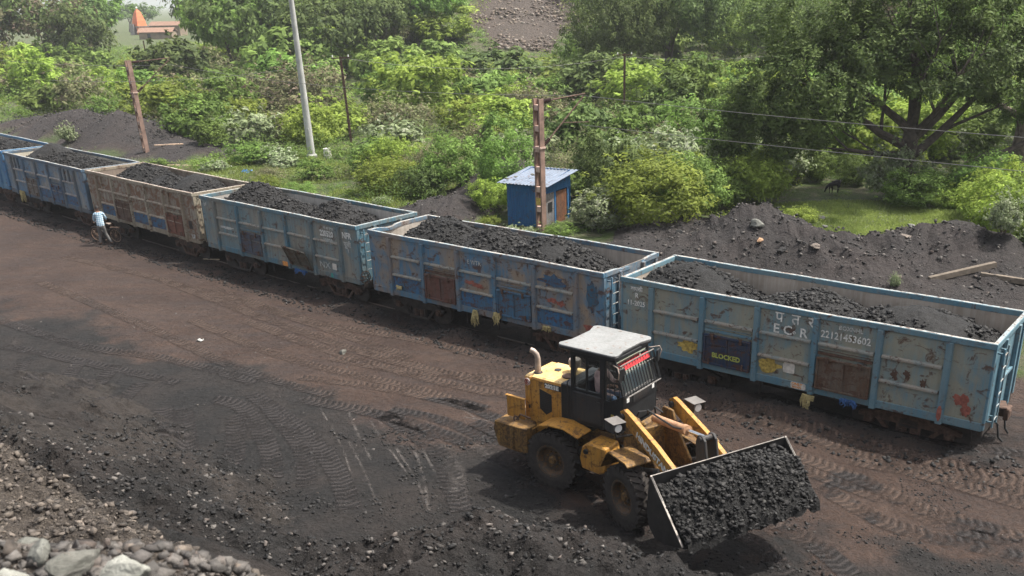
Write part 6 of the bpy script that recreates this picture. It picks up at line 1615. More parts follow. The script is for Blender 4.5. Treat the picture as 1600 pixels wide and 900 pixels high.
# placed shrubs: x, y, radius, height, species, label
PL = [
 (-37.5, 92.0, 4.2, 3.6, 'bright', 'broad yellow-green shrub behind the spoil bank, left of the leaning mast'),
 (-29.3, 77.5, 2.6, 3.0, 'mid', 'dark leafy shrub hugging the right side of the leaning mast'),
 (-24.0, 74.5, 2.3, 2.8, 'milk', 'pale milkweed shrub right of the leaning mast'),
 (-25.8, 71.0, 1.4, 1.6, 'mid', 'low green shrub in front of the pale milkweed by the leaning mast'),
 (-24.5, 92.0, 4.6, 5.0, 'dry', 'large brown-green thorn tree-like shrub left of the concrete pole'),
 (-30.5, 97.0, 3.6, 4.2, 'dry', 'greyish thorn shrub behind the leaning mast'),
 (-19.4, 79.0, 3.4, 3.0, 'bright', 'yellow-green shrub spreading at the foot of the concrete pole, behind it'),
 (-20.3, 67.5, 1.5, 1.2, 'milk', 'low pale milkweed clump left of the concrete pole foot'),
 (-18.9, 65.0, 1.2, .9, 'milk', 'small pale milkweed in the grass before the concrete pole'),
 (-13.0, 68.6, 1.4, 1.7, 'milk', 'milkweed clump between the concrete pole and the rusty post'),
 (-12.6, 62.5, 1.7, 1.9, 'mid', 'round green shrub left of the pair behind the bent-rim wagon'),
 (-10.6, 61.0, 1.8, 2.2, 'bright', 'round shrub with bright tips beside the grey dust slope'),
 (-6.6, 54.2, 2.0, 2.7, 'mid', 'dense glossy shrub on the slope left of the hut'),
 (-7.8, 52.8, 1.3, 1.9, 'dark', 'darker half of the glossy shrub pair left of the hut'),
 (-3.3, 51.2, 1.7, 2.5, 'mid', 'leafy shrub touching the left side of the hut roof'),
 (-3.6, 48.6, 1.2, 1.5, 'bright', 'low bright shrub at the left wall of the hut'),
 (4.2, 44.6, 2.7, 2.9, 'bright', 'big yellow-green shrub right of the hut, behind the wagon rim'),
 (2.0, 45.2, 1.5, 1.8, 'milk', 'shrub with white-tipped leaves beside the hut door'),
 (6.3, 46.4, 1.9, 2.5, 'mid', 'green shrub on the right flank of the big yellow-green one'),
 (2.9, 50.5, 2.4, 3.6, 'dark', 'tall dark shrub just behind the hut on the right'),
 (5.8, 52.5, 2.6, 3.3, 'milk', 'tall pale-leaved shrub behind the yellow-green one'),
 (8.2, 49.6, 1.8, 2.1, 'mid', 'rounded shrub at the left shoulder of the left spoil heap'),
 (9.2, 54.5, 2.4, 2.7, 'mid', 'green shrub behind the left spoil heap'),
 (11.3, 45.0, .95, .8, 'bright', 'small bright shrub at the crest of the left spoil heap'),
 (12.2, 55.5, 2.2, 2.8, 'milk', 'grey-green shrub left of the bare patch'),
 (14.6, 57.5, 1.9, 2.4, 'mid', 'leafy shrub behind the goat'),
 (17.9, 51.2, 1.5, 2.9, 'milk', 'small grey-leaved bushy tree growing against the big trunk'),
 (18.0, 48.8, 1.6, 1.7, 'mid', 'round green shrub at the edge of the grass clearing'),
 (19.7, 48.3, 1.2, 1.1, 'bright', 'low bright shrub right of the clearing'),
 (21.8, 49.0, 1.9, 2.3, 'mid', 'shrub below the crooked bent trunk'),
 (20.8, 44.5, 2.0, 2.2, 'bright', 'sprawling yellow-green shrub at the right rim of the right heap'),
 (22.6, 42.5, 2.3, 3.4, 'bright', 'tall bright shrub at the right edge of the picture'),
 (20.4, 39.8, 1.9, 2.7, 'mid', 'dense green shrub at the right edge above the milkweed'),
 (17.0, 35.8, .75, 1.5, 'milk', 'big-leaved milkweed at the right end of the right spoil heap'),
 (18.7, 36.0, .8, 1.4, 'milk', 'second milkweed at the very right edge'),
 (19.8, 34.0, 1.2, .9, 'bright', 'low green growth behind the far rim corner'),
 (-37.8, 74.2, .8, 1.3, 'milk', 'lone pale sapling on the black spoil bank at the left'),
 (11.9, 32.6, .22, .5, 'milk', 'tiny bright seedling on the spoil by the lower stones'),
 (-13.0, 93.0, 4.6, 5.2, 'bright', 'large domed yellow-green shrub in the middle distance'),
 (-16.5, 96.0, 3.2, 4.2, 'mid', 'green shrub hiding the left flank of the domed one'),
 (-8.6, 114.0, 5.6, 4.6, 'dark', 'wide dark creeper-hung shrub mound in the centre distance'),
 (-6.8, 94.0, 2.9, 3.8, 'vine', 'conical creeper-draped mound in the centre'),
 (-21.5, 122.0, 4.5, 5.2, 'vine', 'creeper-draped mound left of the domed shrub, far'),
 (-15.5, 129.0, 4.0, 4.6, 'vine', 'pointed creeper-draped mound in the far centre'),
 (-4.8, 126.0, 6.5, 3.2, 'bright', 'broad flat-topped bright shrub in the far centre'),
 (3.6, 98.0, 4.6, 5.0, 'dark', 'dark full shrub left of the tall tree'),
 (7.8, 92.0, 4.2, 4.4, 'bright', 'light green shrub in front of the tall tree'),
 (11.2, 76.0, 3.6, 5.0, 'mid', 'tall shrub right of the second rusty post'),
 (7.6, 72.0, 3.0, 4.0, 'dark', 'dark shrub behind the second rusty post foot'),
 (-2.3, 62.5, 2.2, 2.4, 'milk', 'pale shrub above the slope left of the mast top'),
 (-5.0, 78.0, 3.4, 3.0, 'bright', 'bright rolling shrub in the centre of the scrub'),
 (1.6, 66.0, 3.0, 3.6, 'dark', 'dark shrub behind the mast bracket arm'),
 (5.0, 62.0, 2.6, 3.2, 'mid', 'green shrub right of the mast bracket arm'),
 (-46.0, 118.0, 5.4, 6.2, 'dark', 'dark round shrub at the upper left'),
 (-33.0, 128.0, 5.0, 6.5, 'vine', 'round creeper-green mound below the temple'),
 (-27.0, 84.0, 2.2, 2.6, 'bright', 'yellow-green shrub between the thorn shrubs and the pale milkweed'),
 (18.7, 38.2, 1.9, 3.0, 'bright', 'tall bright shrub closing off the right end of the right spoil heap'),
 (20.2, 36.6, 1.7, 2.4, 'mid', 'green shrub at the right edge between heap and milkweed'),
 (-15.5, 60.5, 1.3, 1.2, 'mid', 'low leafy shrub in the grass between the concrete pole and the train'),
 (-18.6, 60.6, 1.0, .8, 'dry', 'low brownish weed clump in the grass above the blue plastic scrap'),
 (-21.6, 66.8, 1.5, 1.3, 'mid', 'spreading green shrub above the old brown sleeper'),
 (-23.0, 63.5, .9, .7, 'milk', 'small pale weed clump below the old brown sleeper'),
 (23.5, 63.5, 2.6, 3.4, 'bright', 'bright shrub seen between the low limbs of the biggest tree'),
 (19.5, 61.0, 2.6, 3.6, 'bright', 'yellow-green shrub left behind the biggest trunk'),
 (16.2, 62.5, 2.6, 4.0, 'mid', 'tall shrub behind the left limbs of the biggest tree'),
 (28.0, 66.0, 3.0, 3.2, 'mid', 'shrub behind the brown bank at the right'),
 (30.5, 57.5, 2.0, 2.4, 'bright', 'bright shrub at the right edge behind the crooked trunk'),
 (34.0, 68.0, 3.4, 4.0, 'mid', 'shrub far right behind the straight trunk'),
 (12.0, 60.5, 2.8, 3.6, 'bright', 'bright shrub below the left end of the big crown'),
 (9.4, 60.0, 2.8, 3.6, 'mid', 'leafy shrub left of the big hanging crown'),
 (15.0, 70.5, 3.6, 5.0, 'bright', 'broad bright shrub under the big hanging crown, further back'),
 (21.0, 73.0, 3.6, 4.6, 'mid', 'green shrub far behind the biggest trunk'),
 (27.5, 75.0, 3.6, 4.4, 'bright', 'yellow shrub far behind the biggest tree'),
 (17.0, 55.6, 1.3, 1.5, 'mid', 'small shrub right behind the goat'),
 (19.8, 56.0, 1.5, 1.7, 'bright', 'bright shrub just right of the biggest trunk, behind it'),
 (22.9, 52.0, 1.5, 1.5, 'bright', 'low bright shrub around the foot of the crooked trunk'),
 (19.5, 50.2, 1.2, 1.4, 'mid', 'small dense shrub in front of the biggest trunk on its right'),
]
for (x, y, r, h, sp, lab) in PL: bush(x, y, r, h, sp, lab)
PLXY = np.array([(a[0], a[1], a[2]) for a in PL])

# clearings: where no shrub may stand
CLEAR = [(8.4, 39.6, 5.2), (15.6, 36.6, 4.6), (4.4, 37.6, 4), (12, 34.5, 5), (17.8, 30.6, 4), (-36.5, 78, 8.5), (-44, 83, 7), (-28, 71.5, 4.6), (-3.5, 53.5, 2.6), (-6.3, 48.5, 2.2), (14.2, 45.5, 3.6), (17.0, 47.0, 2.6), (15.5, 53.0, 3.2), (-1.8, 47.2, 2.4),
         (-22.0, 64.5, 4.5), (-17.0, 62.5, 3.6), (-14.0, 58.5, 3.5), (24.0, 57.5, 4.5), (13.3, 121, 5), (-105, 300, 12), (-86, 268, 12), (-93, 285, 9), (-76, 268, 9), (-104, 280, 16), (-5.5, 155, 9), (-6, 172, 9), (-5, 143, 8), (-152, 368, 14), (-130, 322, 14), (-84, 290, 9)]
RB_ = []; rs = random.Random(77); n_b = 0; tries = 0
GL = {'bright': 'yellow-green scrub shrub among many alike beyond the railway', 'mid': 'mid-green scrub shrub among many alike beyond the railway', 'dark': 'dark green scrub shrub among many alike beyond the railway', 'milk': 'grey-green milkweed shrub among many alike beyond the railway', 'dry': 'brown-green thorn shrub among many alike beyond the railway', 'vine': 'creeper-covered bush mound among many alike beyond the railway'}
placed = [(a, b, r) for a, b, r in PLXY] + [(-16.8, 68.2, 1.6), (-16.9, 66.4, 1.2)]
def in_view(x, y, m=1.0): return -0.66 * y - 4 < x < .56 * y + 4
while n_b < 186 and tries < 9000:
    tries += 1
    y = 50 + 130 * rs.random() ** 1.5; x = rs.uniform(-.59 * y - 2, .49 * y + 2)
    t = float(track_t(np.array([x]), np.array([y]))[0])
    if t < 9 + rs.random() * 5: continue
    if -.425 < x / y < -.355 and y > 125: continue
    if y > 125 and abs(x + .035 * y) < 9: continue
    r = rs.uniform(1.2, 2.3) * (1 + max(0, y - 60) / 85)
    if any((x - a) ** 2 + (y - b) ** 2 < (c + r * .7) ** 2 for a, b, c in CLEAR): continue
    if any((x - a) ** 2 + (y - b) ** 2 < (.48 * (c + r)) ** 2 for a, b, c in placed): continue
    q = float(fbm(np.array([x * .05]), np.array([y * .05]), 3, 90)[0]) + rs.uniform(-.15, .15)
    sp = 'dry' if (q < .36 or (x < -12 and rs.random() < .30)) else 'mid' if q < .47 else 'bright' if q < .60 else 'vine' if y > 80 else 'mid'
    if rs.random() < .10: sp = 'dark'
    if rs.random() < .10 and y < 95: sp = 'milk'
    h = r * rs.uniform(.85, 1.45)
    RB_.append((bush(x, y, r, h, sp, GL[sp], 'scrub shrubs beyond the railway'), x, y, r, sp)); placed.append((x, y, r)); n_b += 1

k_ = 0; tries = 0
while k_ < 34 and tries < 4000:
    tries += 1
    y = rs.uniform(36, 74); x = rs.uniform(-.5 * y, .46 * y); t = float(track_t(np.array([x]), np.array([y]))[0])
    if not 3.6 < t < 14: continue
    if float(heaps(np.array([x]), np.array([y]))[0]) > .15 or (x + 1) ** 2 + (y - 46.5) ** 2 < 6 or (x - 15) ** 2 + (y - 46) ** 2 < 14 : continue
    if any((x - a) ** 2 + (y - b) ** 2 < (.7 * c + .5) ** 2 for a, b, c in placed): continue
    r = rs.uniform(.35, .95); sp = rs.choice(['bright', 'mid', 'milk', 'bright', 'dry'])
    RB_.append((bush(x, y, r, r * rs.uniform(.6, 1.1), sp, '', 'scrub shrubs beyond the railway', stems=False), x, y, r, sp)); placed.append((x, y, r)); k_ += 1

# say which one each of these is: kind, size, depth, and the landmark it stands by
def px_of(x, y, z=1.0):
    v = Vector((x, y, z - CH)); return 884.9 + 1465.25 * v.dot(RT) / v.dot(FW)
ZONES = [(70, 'at the left edge'), (200, 'left of the leaning mast'), (330, 'right of the leaning mast'), (470, 'left of the concrete pole'), (545, 'by the concrete pole'), (690, 'right of the thin rusty post'), (840, 'left of the hut mast'), (965, 'right of the hut mast'), (1090, 'around the second rusty post'), (1300, 'below the big crown'), (1450, 'around the biggest trunk'), (9999, 'at the right edge')]
cells = {}
for o_, x, y, r, sp in RB_:
    zn = next(t for a, t in ZONES if px_of(x, y) < a); t_ = float(track_t(np.array([x]), np.array([y]))[0])
    dp = 'beside the train' if t_ < 14 and r < 1 else 'near the train' if y < 66 else 'a bit further back' if y < 88 else 'in the middle distance' if y < 118 else 'far back'
    rel = r / (1 + max(0, y - 60) / 85); szn = 'low' if r < 1 else 'small' if rel < 1.55 else 'large' if rel > 1.95 else 'middling'
    cells.setdefault((szn, sp, dp, zn), []).append((px_of(x, y), o_))
SHORT = {'bright': 'yellow-green', 'mid': 'mid-green', 'dark': 'dark green', 'milk': 'pale grey-green', 'dry': 'brown-green thorn', 'vine': 'creeper-covered'}
for (szn, sp, dp, zn), lst in cells.items():
    lst.sort(key=lambda q: q[0]); ws = {1: [''], 2: ['left-hand ', 'right-hand '], 3: ['left-hand ', 'middle ', 'right-hand ']}.get(len(lst))
    for i, (_, o_) in enumerate(lst):
        o_['label'] = (ws[i] if ws else '') + '%s %s shrub %s, %s' % (szn, SHORT[sp], dp, zn)

# ------------------------------------------------------------------ trees
def branchy(mb, p, d, r, L_, depth, rn, tips, gnarl=.35, split=3):
    pts = [Vector(p)]; rs_ = [r]; n = 4
    for i in range(n):
        d = (d + Vector((rn.uniform(-1, 1), rn.uniform(-1, 1), rn.uniform(-.6, .8))) * gnarl * .35).normalized(); pts.append(pts[-1] + d * L_ / n); rs_.append(r * (1 - .45 * (i + 1) / n))
    mb.tube(pts, rs_, 8 if r > .12 else 5, caps=False)
    if depth == 0: tips.append(pts[-1]); tips.append(pts[-2]); return
    for k in range(split):
        nd = (d * .8 + Vector((rn.uniform(-1, 1), rn.uniform(-1, 1), rn.uniform(-.25, .75))) * .85).normalized()
        branchy(mb, pts[-1] if k < 2 else pts[2], nd, rs_[-1] * .72, L_ * rn.uniform(.6, .85), depth - 1, rn, tips, gnarl, split)
TREEP = {}
def tree_proto(kind, v, leafs, n_cl, per, mat, rx=1.0, rz=.62, trunk=.4, lobes=9):
    key = (kind, v)
    if key in TREEP: return TREEP[key]
    sd_ = hash_(key); rn = random.Random(sd_); m = MB(); tips = []
    branchy(m, (0, 0, 0), Vector((rn.uniform(-.1, .1), rn.uniform(-.1, .1), 1)), .075, trunk, 2, rn, tips, .3)
    tm = bpy.data.meshes.new('trunk'); tm.from_pydata(m.v, [], m.f); tm.materials.append(M_BARK)
    c = crown_centres(n_cl, rx, rx, rz, trunk + .42, sd_, .5, lobes, -.45)
    cr = .15 * (.7 + .8 * np.random.default_rng(sd_).random(n_cl))
    rs2 = np.random.default_rng(sd_ + 5); k = n_cl // 3; d = rs2.normal(size=(k, 3)); d[:, 2] = np.abs(d[:, 2]); d /= np.linalg.norm(d, axis=1, keepdims=True)
    cs = d * np.array([rx, rx, rz]) * (.85 + .3 * rs2.random((k, 1))) + np.array([0, 0, trunk + .4])
    cm = leaf_mesh('crown', [leaves(c, per, cr, leafs, sd_ + 1, out_from=(0, 0, trunk + .2)), leaves(cs, max(5, per // 4), .07, leafs, sd_ + 2, out_from=(0, 0, trunk))], LM[mat])
    TREEP[key] = (tm, cm); return TREEP[key]
def tree(x, y, r, h, kind, v, label, group=None):
    spec = {'far_dark': (.055, 110, 40, 'dark'), 'far_mid': (.055, 110, 40, 'mid'), 'far_dry': (.045, 110, 24, 'dry'), 'near_dark': (.024, 300, 75, 'dark'), 'near_mid': (.026, 260, 70, 'mid')}[kind]
    tm, cm = tree_proto(kind, v, spec[0], spec[1], spec[2], spec[3])
    rn = random.Random(int(x * 13 + y * 7)); root = empty('tree', (x, y, zat(x, y) - .1), rn.uniform(0, 6.28)); root.scale = (r, r, h / 1.45)
    tag(root, label, 'tree', group); link('trunk', tm, root); link('crown', cm, root); return root
TR = [(13.0, 118, 8.6, 15.5, 'near_dark', 0, 'tall dark spreading tree with a forked trunk, right of centre at the top'),
      (6.6, 112, 5.6, 11.5, 'near_dark', 1, 'dark tree joined to the left side of the tall spreading tree'),
      (3.6, 128, 3.6, 7.0, 'far_mid', 0, 'smaller pale tree left of the tall dark pair'),
      (-31, 132, 6.5, 10.5, 'far_dark', 0, 'dark dense tree just right of the concrete pole top'),
      (-40.5, 140, 6.8, 12.5, 'far_dark', 1, 'dark dense tree just left of the concrete pole top'),
      (-24.5, 137, 5.5, 8.5, 'far_dark', 1, 'dark round tree between the pole and the rubble slope'),
      (-17.8, 142, 4.6, 7.0, 'far_mid', 1, 'round green tree at the foot of the spoil bank'),
      (-45.5, 139, 6.0, 11.5, 'far_mid', 0, 'tall pale-tipped tree right of the orange temple'),
      (-50.5, 158, 6.5, 12.5, 'far_dark', 0, 'dark tree behind the pale-tipped one'),
      (-77, 162, 5.2, 9.5, 'far_dark', 1, 'dark tree left of the orange temple'),
      (-84, 165, 8.0, 13.0, 'far_dry', 0, 'grey-green tree near the upper left corner'),
      (-93, 168, 8.5, 15.0, 'far_dark', 0, 'dark tree at the very upper left corner'),
      (-98, 210, 9.5, 14.5, 'far_mid', 1, 'green tree further back near the upper left corner'),
      (-95, 200, 7.0, 12.0, 'far_dark', 1, 'dark tree just left of the gap with the far hill'),
      (-140, 430, 11, 9, 'far_mid', 0, 'far hazy tree right behind the temple'),
      (-178, 420, 12, 12, 'far_dark', 1, 'far hazy tree left behind the temple'),
      (-152, 470, 13, 8, 'far_mid', 1, 'far hazy tree low in the gap below the hill'),
      (-125, 420, 10, 10, 'far_dark', 0, 'far hazy tree low at the right side of the gap'),
      (-70, 205, 7.5, 15.0, 'far_dark', 1, 'tall tree on the right side of the gap'),
      (-64, 190, 6.0, 11.5, 'far_mid', 1, 'pale tree standing lower in front of the right side of the gap'),
      (-60, 215, 9, 18.0, 'far_dark', 0, 'tall dark tree left of the pole, further back'),
      (-42, 192, 8, 16.0, 'far_dark', 1, 'tall dark tree behind the concrete pole top, further back'),
      (6.0, 158, 4.2, 5.5, 'far_dark', 0, 'small dark tree at the right foot of the rubble slide'),
      (26, 122, 7.5, 12, 'near_mid', 0, 'light green tree behind the big dark tree on the right'),
      (36, 108, 7, 11, 'far_dry', 0, 'dry tree behind the big dark tree on the right'),
      (46, 122, 9, 14, 'far_dark', 1, 'dark tree far behind at the right'),
      (54, 124, 9, 15, 'far_mid', 1, 'green tree far behind at the right edge'),
      (34, 86, 5.5, 10.0, 'near_mid', 1, 'green tree between the big dark tree and the right edge')]
for (x, y, r, h, k, v, lab) in TR: tree(x, y, r, h, k, v, lab)

def big_tree():
    """the spreading tree at the right: thick forked trunk, low limbs, hanging crown"""
    x0, y0 = 18.5, 51.7; root = empty('tree', (x0, y0, zat(x0, y0) - .1)); tag(root, 'biggest tree, with thick dark forked trunk and low spreading limbs, at the right', 'tree')
    m = MB(); rn = random.Random(4)
    m.tube([(0, 0, 0), (.05, 0, .8), (.15, .1, 1.8), (.25, .1, 2.8), (.3, .15, 3.8)], [.62, .48, .45, .43, .40], 14)
    tips = []
    limbs = [((.25, .1, 2.6), (-.9, .1, .55), .26, 3.8), ((.3, .1, 3.4), (-.75, -.2, .75), .24, 3.6), ((.3, .15, 3.8), (.15, .1, 1), .32, 3.2), ((.2, .1, 2.0), (.85, -.1, .55), .27, 4.2), ((.3, .1, 3.0), (.8, .3, .8), .24, 3.6), ((.15, .1, 2.3), (-.95, -.3, .15), .16, 3.6), ((.3, .15, 3.7), (-.2, -.7, .8), .2, 3.0), ((.3, .1, 3.3), (.5, -.6, .6), .2, 3.2)]
    for p, d, r, L_ in limbs: branchy(m, p, Vector(d).normalized(), r, L_, 2, rn, tips, .55)
    m.build('trunk', M_BARK, root, smooth=True)
    rg = np.random.default_rng(9); cs = []
    lob = [(-5.5, -1.5, 5.2, 3.8, 3.2, 2.3), (-7.5, 0, 4.6, 2.9, 2.8, 2.6), (-2.5, 0, 7.4, 4.2, 3.6, 2.4), (1.5, -.8, 6.6, 4.5, 3.6, 2.0), (5.2, -.5, 6.0, 3.6, 3.2, 2.0), (8.2, 1.0, 6.2, 3.2, 3.0, 2.2), (.5, 1.5, 9.0, 5.0, 4, 2.2), (-5.0, 1.0, 8.2, 3.5, 3, 2.2), (5.5, 1.5, 8.8, 4, 3.2, 2.2), (-9.3, .5, 3.6, 1.8, 1.8, 2.2), (0, 0, 11, 4.5, 4, 1.8), (-6.4, -1.2, 3.4, 2.0, 1.8, 1.6)]
    for (a, b, c, rx, ry, rz) in lob:
        k = int(26 * rx * rz / 3.2 * 1.5)
        cc = crown_centres(k, rx, ry, rz, 0, int(a * 10 + 300), .5, 7, -.8) + np.array([a, b, c]); cs.append(cc)
    cs = np.concatenate(cs); cr = .52 * (.6 + .8 * rg.random(len(cs)))
    V1 = leaves(cs, 84, cr, .115, 17, out_from=(0, 0, 5), squash=1.0)
    root2 = leaf_mesh('crown', [V1], LM['dark']); link('crown', root2, root)
    return root
big_tree()
def side_trees():
    x0, y0 = 28.6, 60.0; root = empty('tree', (x0, y0, zat(x0, y0) - .1)); tag(root, 'tree with a straight stout trunk near the right edge, behind the biggest tree', 'tree')
    m = MB(); tips = []; rn = random.Random(8); m.tube([(0, 0, 0), (0, 0, 1.5), (.1, 0, 3.4)], [.55, .42, .38], 12)
    for d in ((-.8, 0, .5), (.2, .3, 1), (.8, -.2, .6), (-.3, -.6, .7)): branchy(m, (.1, 0, 3.2), Vector(d).normalized(), .24, 3.4, 2, rn, tips, .5)
    m.build('trunk', M_BARK2, root, smooth=True)
    cc = np.concatenate([crown_centres(130, 5.5, 5, 3.2, 0, 77, .5, 8, -.7) + np.array([0, 0, 7.2]), crown_centres(60, 3, 3, 2.0, 0, 78, .5, 6, -.7) + np.array([-4.2, -1, 5.8])])
    link('crown', leaf_mesh('crown', [leaves(cc, 60, .6, .10, 79, out_from=(0, 0, 5))], LM['mid']), root)
    x0, y0 = 21.2, 51.0; root = empty('tree', (x0, y0, zat(x0, y0) - .1)); tag(root, 'crooked leaning tree whose bare dark trunk bends to the right', 'tree')
    m = MB(); m.tube([(0, 0, 0), (.35, .1, .9), (.8, .2, 1.7), (1.4, .3, 2.15), (2.6, .4, 2.3), (3.6, .5, 2.75), (4.6, .6, 3.6), (5.6, .8, 4.4)], [.17, .16, .16, .17, .16, .14, .11, .07], 10)
    m.tube([(3.0, .45, 2.4), (3.2, .4, 3.2), (3.0, .5, 4.0)], [.09, .07, .04], 7); m.tube([(4.2, .55, 3.2), (5.2, .3, 3.3), (6.2, .2, 3.7)], [.08, .06, .03], 7)
    m.build('trunk', M_BARK, root, smooth=True)
    cc = np.concatenate([crown_centres(46, 1.8, 1.6, 1.1, 0, 87, .3, 6, -.8) + np.array([4.6, .6, 4.2]), crown_centres(26, 1.2, 1.1, .8, 0, 88, .3, 6, -.8) + np.array([2.9, .5, 4.2])])
    link('crown', leaf_mesh('crown', [leaves(cc, 50, .36, .075, 89, out_from=(4, 0, 3))], LM['dark']), root)
side_trees()

# ------------------------------------------------------------------ ground cover nobody could count
def cover(name, n, cond, cr, leaf, per, mat, label, seed, y0=44, y1=230, pw=1.3, up=.25, cat='undergrowth'):
    rg = np.random.default_rng(seed); y = y0 + (y1 - y0) * rg.random(n * 3) ** pw; x = (-.66 + 1.22 * rg.random(n * 3)) * y
    m = cond(x, y); x, y = x[m][:n], y[m][:n]; z = terrain(x, y)[0]; sc = 1 + np.clip(y - 60, 0, 200) / 60
    s = cr * sc * (.4 + 1.1 * rg.random(len(x)) ** 1.5)
    k = len(x); V = []; T = []
    q = fbm(x * .09, y * .09, 3, seed + 9)
    parts = []
    step = [(0, 60), (60, 100), (100, 400)]
    for a, b in step:
        mm = (y >= a) & (y < b)
        if mm.sum() == 0: continue
        c = np.stack([x[mm], y[mm], z[mm] + s[mm] * up], 1)
        parts.append(leaves(c, per, s[mm], leaf * (1 + max(0, (a + min(b, 200)) / 2 - 55) / 45), seed + a, out_from=(0, 60, -400), squash=.55, tints=q[mm]))
    Vv = np.concatenate([p[0] for p in parts]); Tt = np.concatenate([p[1] for p in parts])
    o = np_mesh(name, Vv, np.arange(len(Vv)).reshape(-1, 4), mat, attrs={'tint': Tt}); tag(o, label, cat, kind='stuff')
def open_ok(x, y, lim=4.6):
    t = track_t(x, y); ok = (t > lim + 2.5 * (fbm(x * .3, y * .3, 3, 14) - .3)) & (heaps(x, y) < .12)
    for a, b, c in ((15.0, 53.0, 3.4), (24.0, 57.5, 4.2), (13.3, 121, 4.5)): ok &= (x - a) ** 2 + ((y - b) * 1.4) ** 2 > c * c
    ok &= ~((np.abs(x + .035 * y) < 6) & (y > 136))
    ok &= ~((x > -3.6) & (x < .8) & (y > 44.4) & (y < 48.6))
    return ok
grassy = lambda x, y: ((x - 15) ** 2 / 30 + (y - 46) ** 2 / 18 < 1) | ((x + 19) ** 2 / 22 + (y - 62) ** 2 / 8 < 1)
cover('undergrowth', 3400, lambda x, y: open_ok(x, y) & ~grassy(x, y) & (fbm(x * .12, y * .12, 3, 33) > .46), .55, .05, 52, LM['mid'], 'tangled green undergrowth between the shrubs beyond the railway', 401)
cover('light_undergrowth', 3000, lambda x, y: open_ok(x, y) & ~grassy(x, y) & (fbm(x * .10, y * .10, 3, 34) > .47), .55, .05, 50, LM['bright'], 'yellow-green creeping undergrowth between the shrubs beyond the railway', 402)
cover('dry_undergrowth', 2200, lambda x, y: open_ok(x, y, 4.5) & (fbm(x * .2, y * .2, 3, 35) > .5), .5, .045, 30, LM['milk'], 'pale weedy undergrowth beyond the railway', 403)
cover('scrub_thicket', 1100, lambda x, y: open_ok(x, y, 9) & ~grassy(x, y) & (y < 132) & ~((x / y < -.36) & (x / y > -.43) & (y > 120)), .95, .055, 120, LM['mid'], 'unbroken tangle of mid-green scrub filling the land between the named shrubs', 411, 50, 150, 1.2, .8, 'thicket')
cover('thorn_thicket', 700, lambda x, y: open_ok(x, y, 9) & ~grassy(x, y) & (y < 132) & (fbm(x * .05, y * .05, 3, 90) < .5), 1.0, .045, 80, LM['dry'], 'brown-green thorny tangle threaded through the scrub', 412, 54, 150, 1.2, .9, 'thicket')
cover('bank_scrub', 9000, lambda x, y: (y > 132) & (x > -120) & ~((np.abs(x + .035 * y) < 6 + 2 * np.sin(y * .3)) & (y > 136)) & ~((x / y < -.36) & (x / y > -.43)), .30, .05, 26, LM['vine'], 'low green scrub covering the spoil bank at the back', 404, 138, 260, 1.0)
def grass(name, n, x0, x1, y0, y1, cond, hgt, mat, label, seed):
    rg = np.random.default_rng(seed); x = x0 + (x1 - x0) * rg.random(n * 3); y = y0 + (y1 - y0) * rg.random(n * 3); m = cond(x, y); x, y = x[m][:n], y[m][:n]; z = terrain(x, y)[0]; k = len(x)
    a = rg.random(k) * 6.283; h = hgt * (.4 + rg.random(k)); ln = rg.normal(size=(k, 2)) * .4 * h[:, None]; wd = .018 + .012 * rg.random(k)
    dx, dy = np.cos(a) * wd, np.sin(a) * wd; b = np.stack([x, y, z - .01], 1)
    V = np.stack([b - np.stack([dx, dy, 0 * dx], 1), b + np.stack([dx, dy, 0 * dx], 1), b + np.stack([ln[:, 0] + dx * .2, ln[:, 1] + dy * .2, h], 1), b + np.stack([ln[:, 0] - dx * .2, ln[:, 1] - dy * .2, h], 1)], 1).reshape(-1, 3)
    o = np_mesh(name, V, np.arange(len(V)).reshape(-1, 4), mat, attrs={'tint': np.repeat(fbm(x * .4, y * .4, 3, 5), 4)}); tag(o, label, 'grass', kind='stuff')
GRM = leaf_mat('grass_blades', (.10, .15, .03), (.20, .24, .06), .4)
grass('grass', 60000, 8, 26, 38, 56, lambda x, y: (heaps(x, y) < .1) & (((x - 15.5) ** 2 / 60 + (y - 46) ** 2 / 22 < 1) | ((x - 24) ** 2 / 30 + (y - 54) ** 2 / 8 < 1)) & ((x - 15) ** 2 + ((y - 53) * 1.4) ** 2 > 9), .13, GRM, 'short bright grass of the clearing behind the spoil heaps', 501)
grass('rough_grass', 60000, -30, -5, 50, 72, lambda x, y: (track_t(x, y) > 3.8) & (heaps(x, y) < .12) & (fbm(x * .35, y * .35, 3, 44) > .38), .16, GRM, 'rough grass growing between the train and the poles', 502)
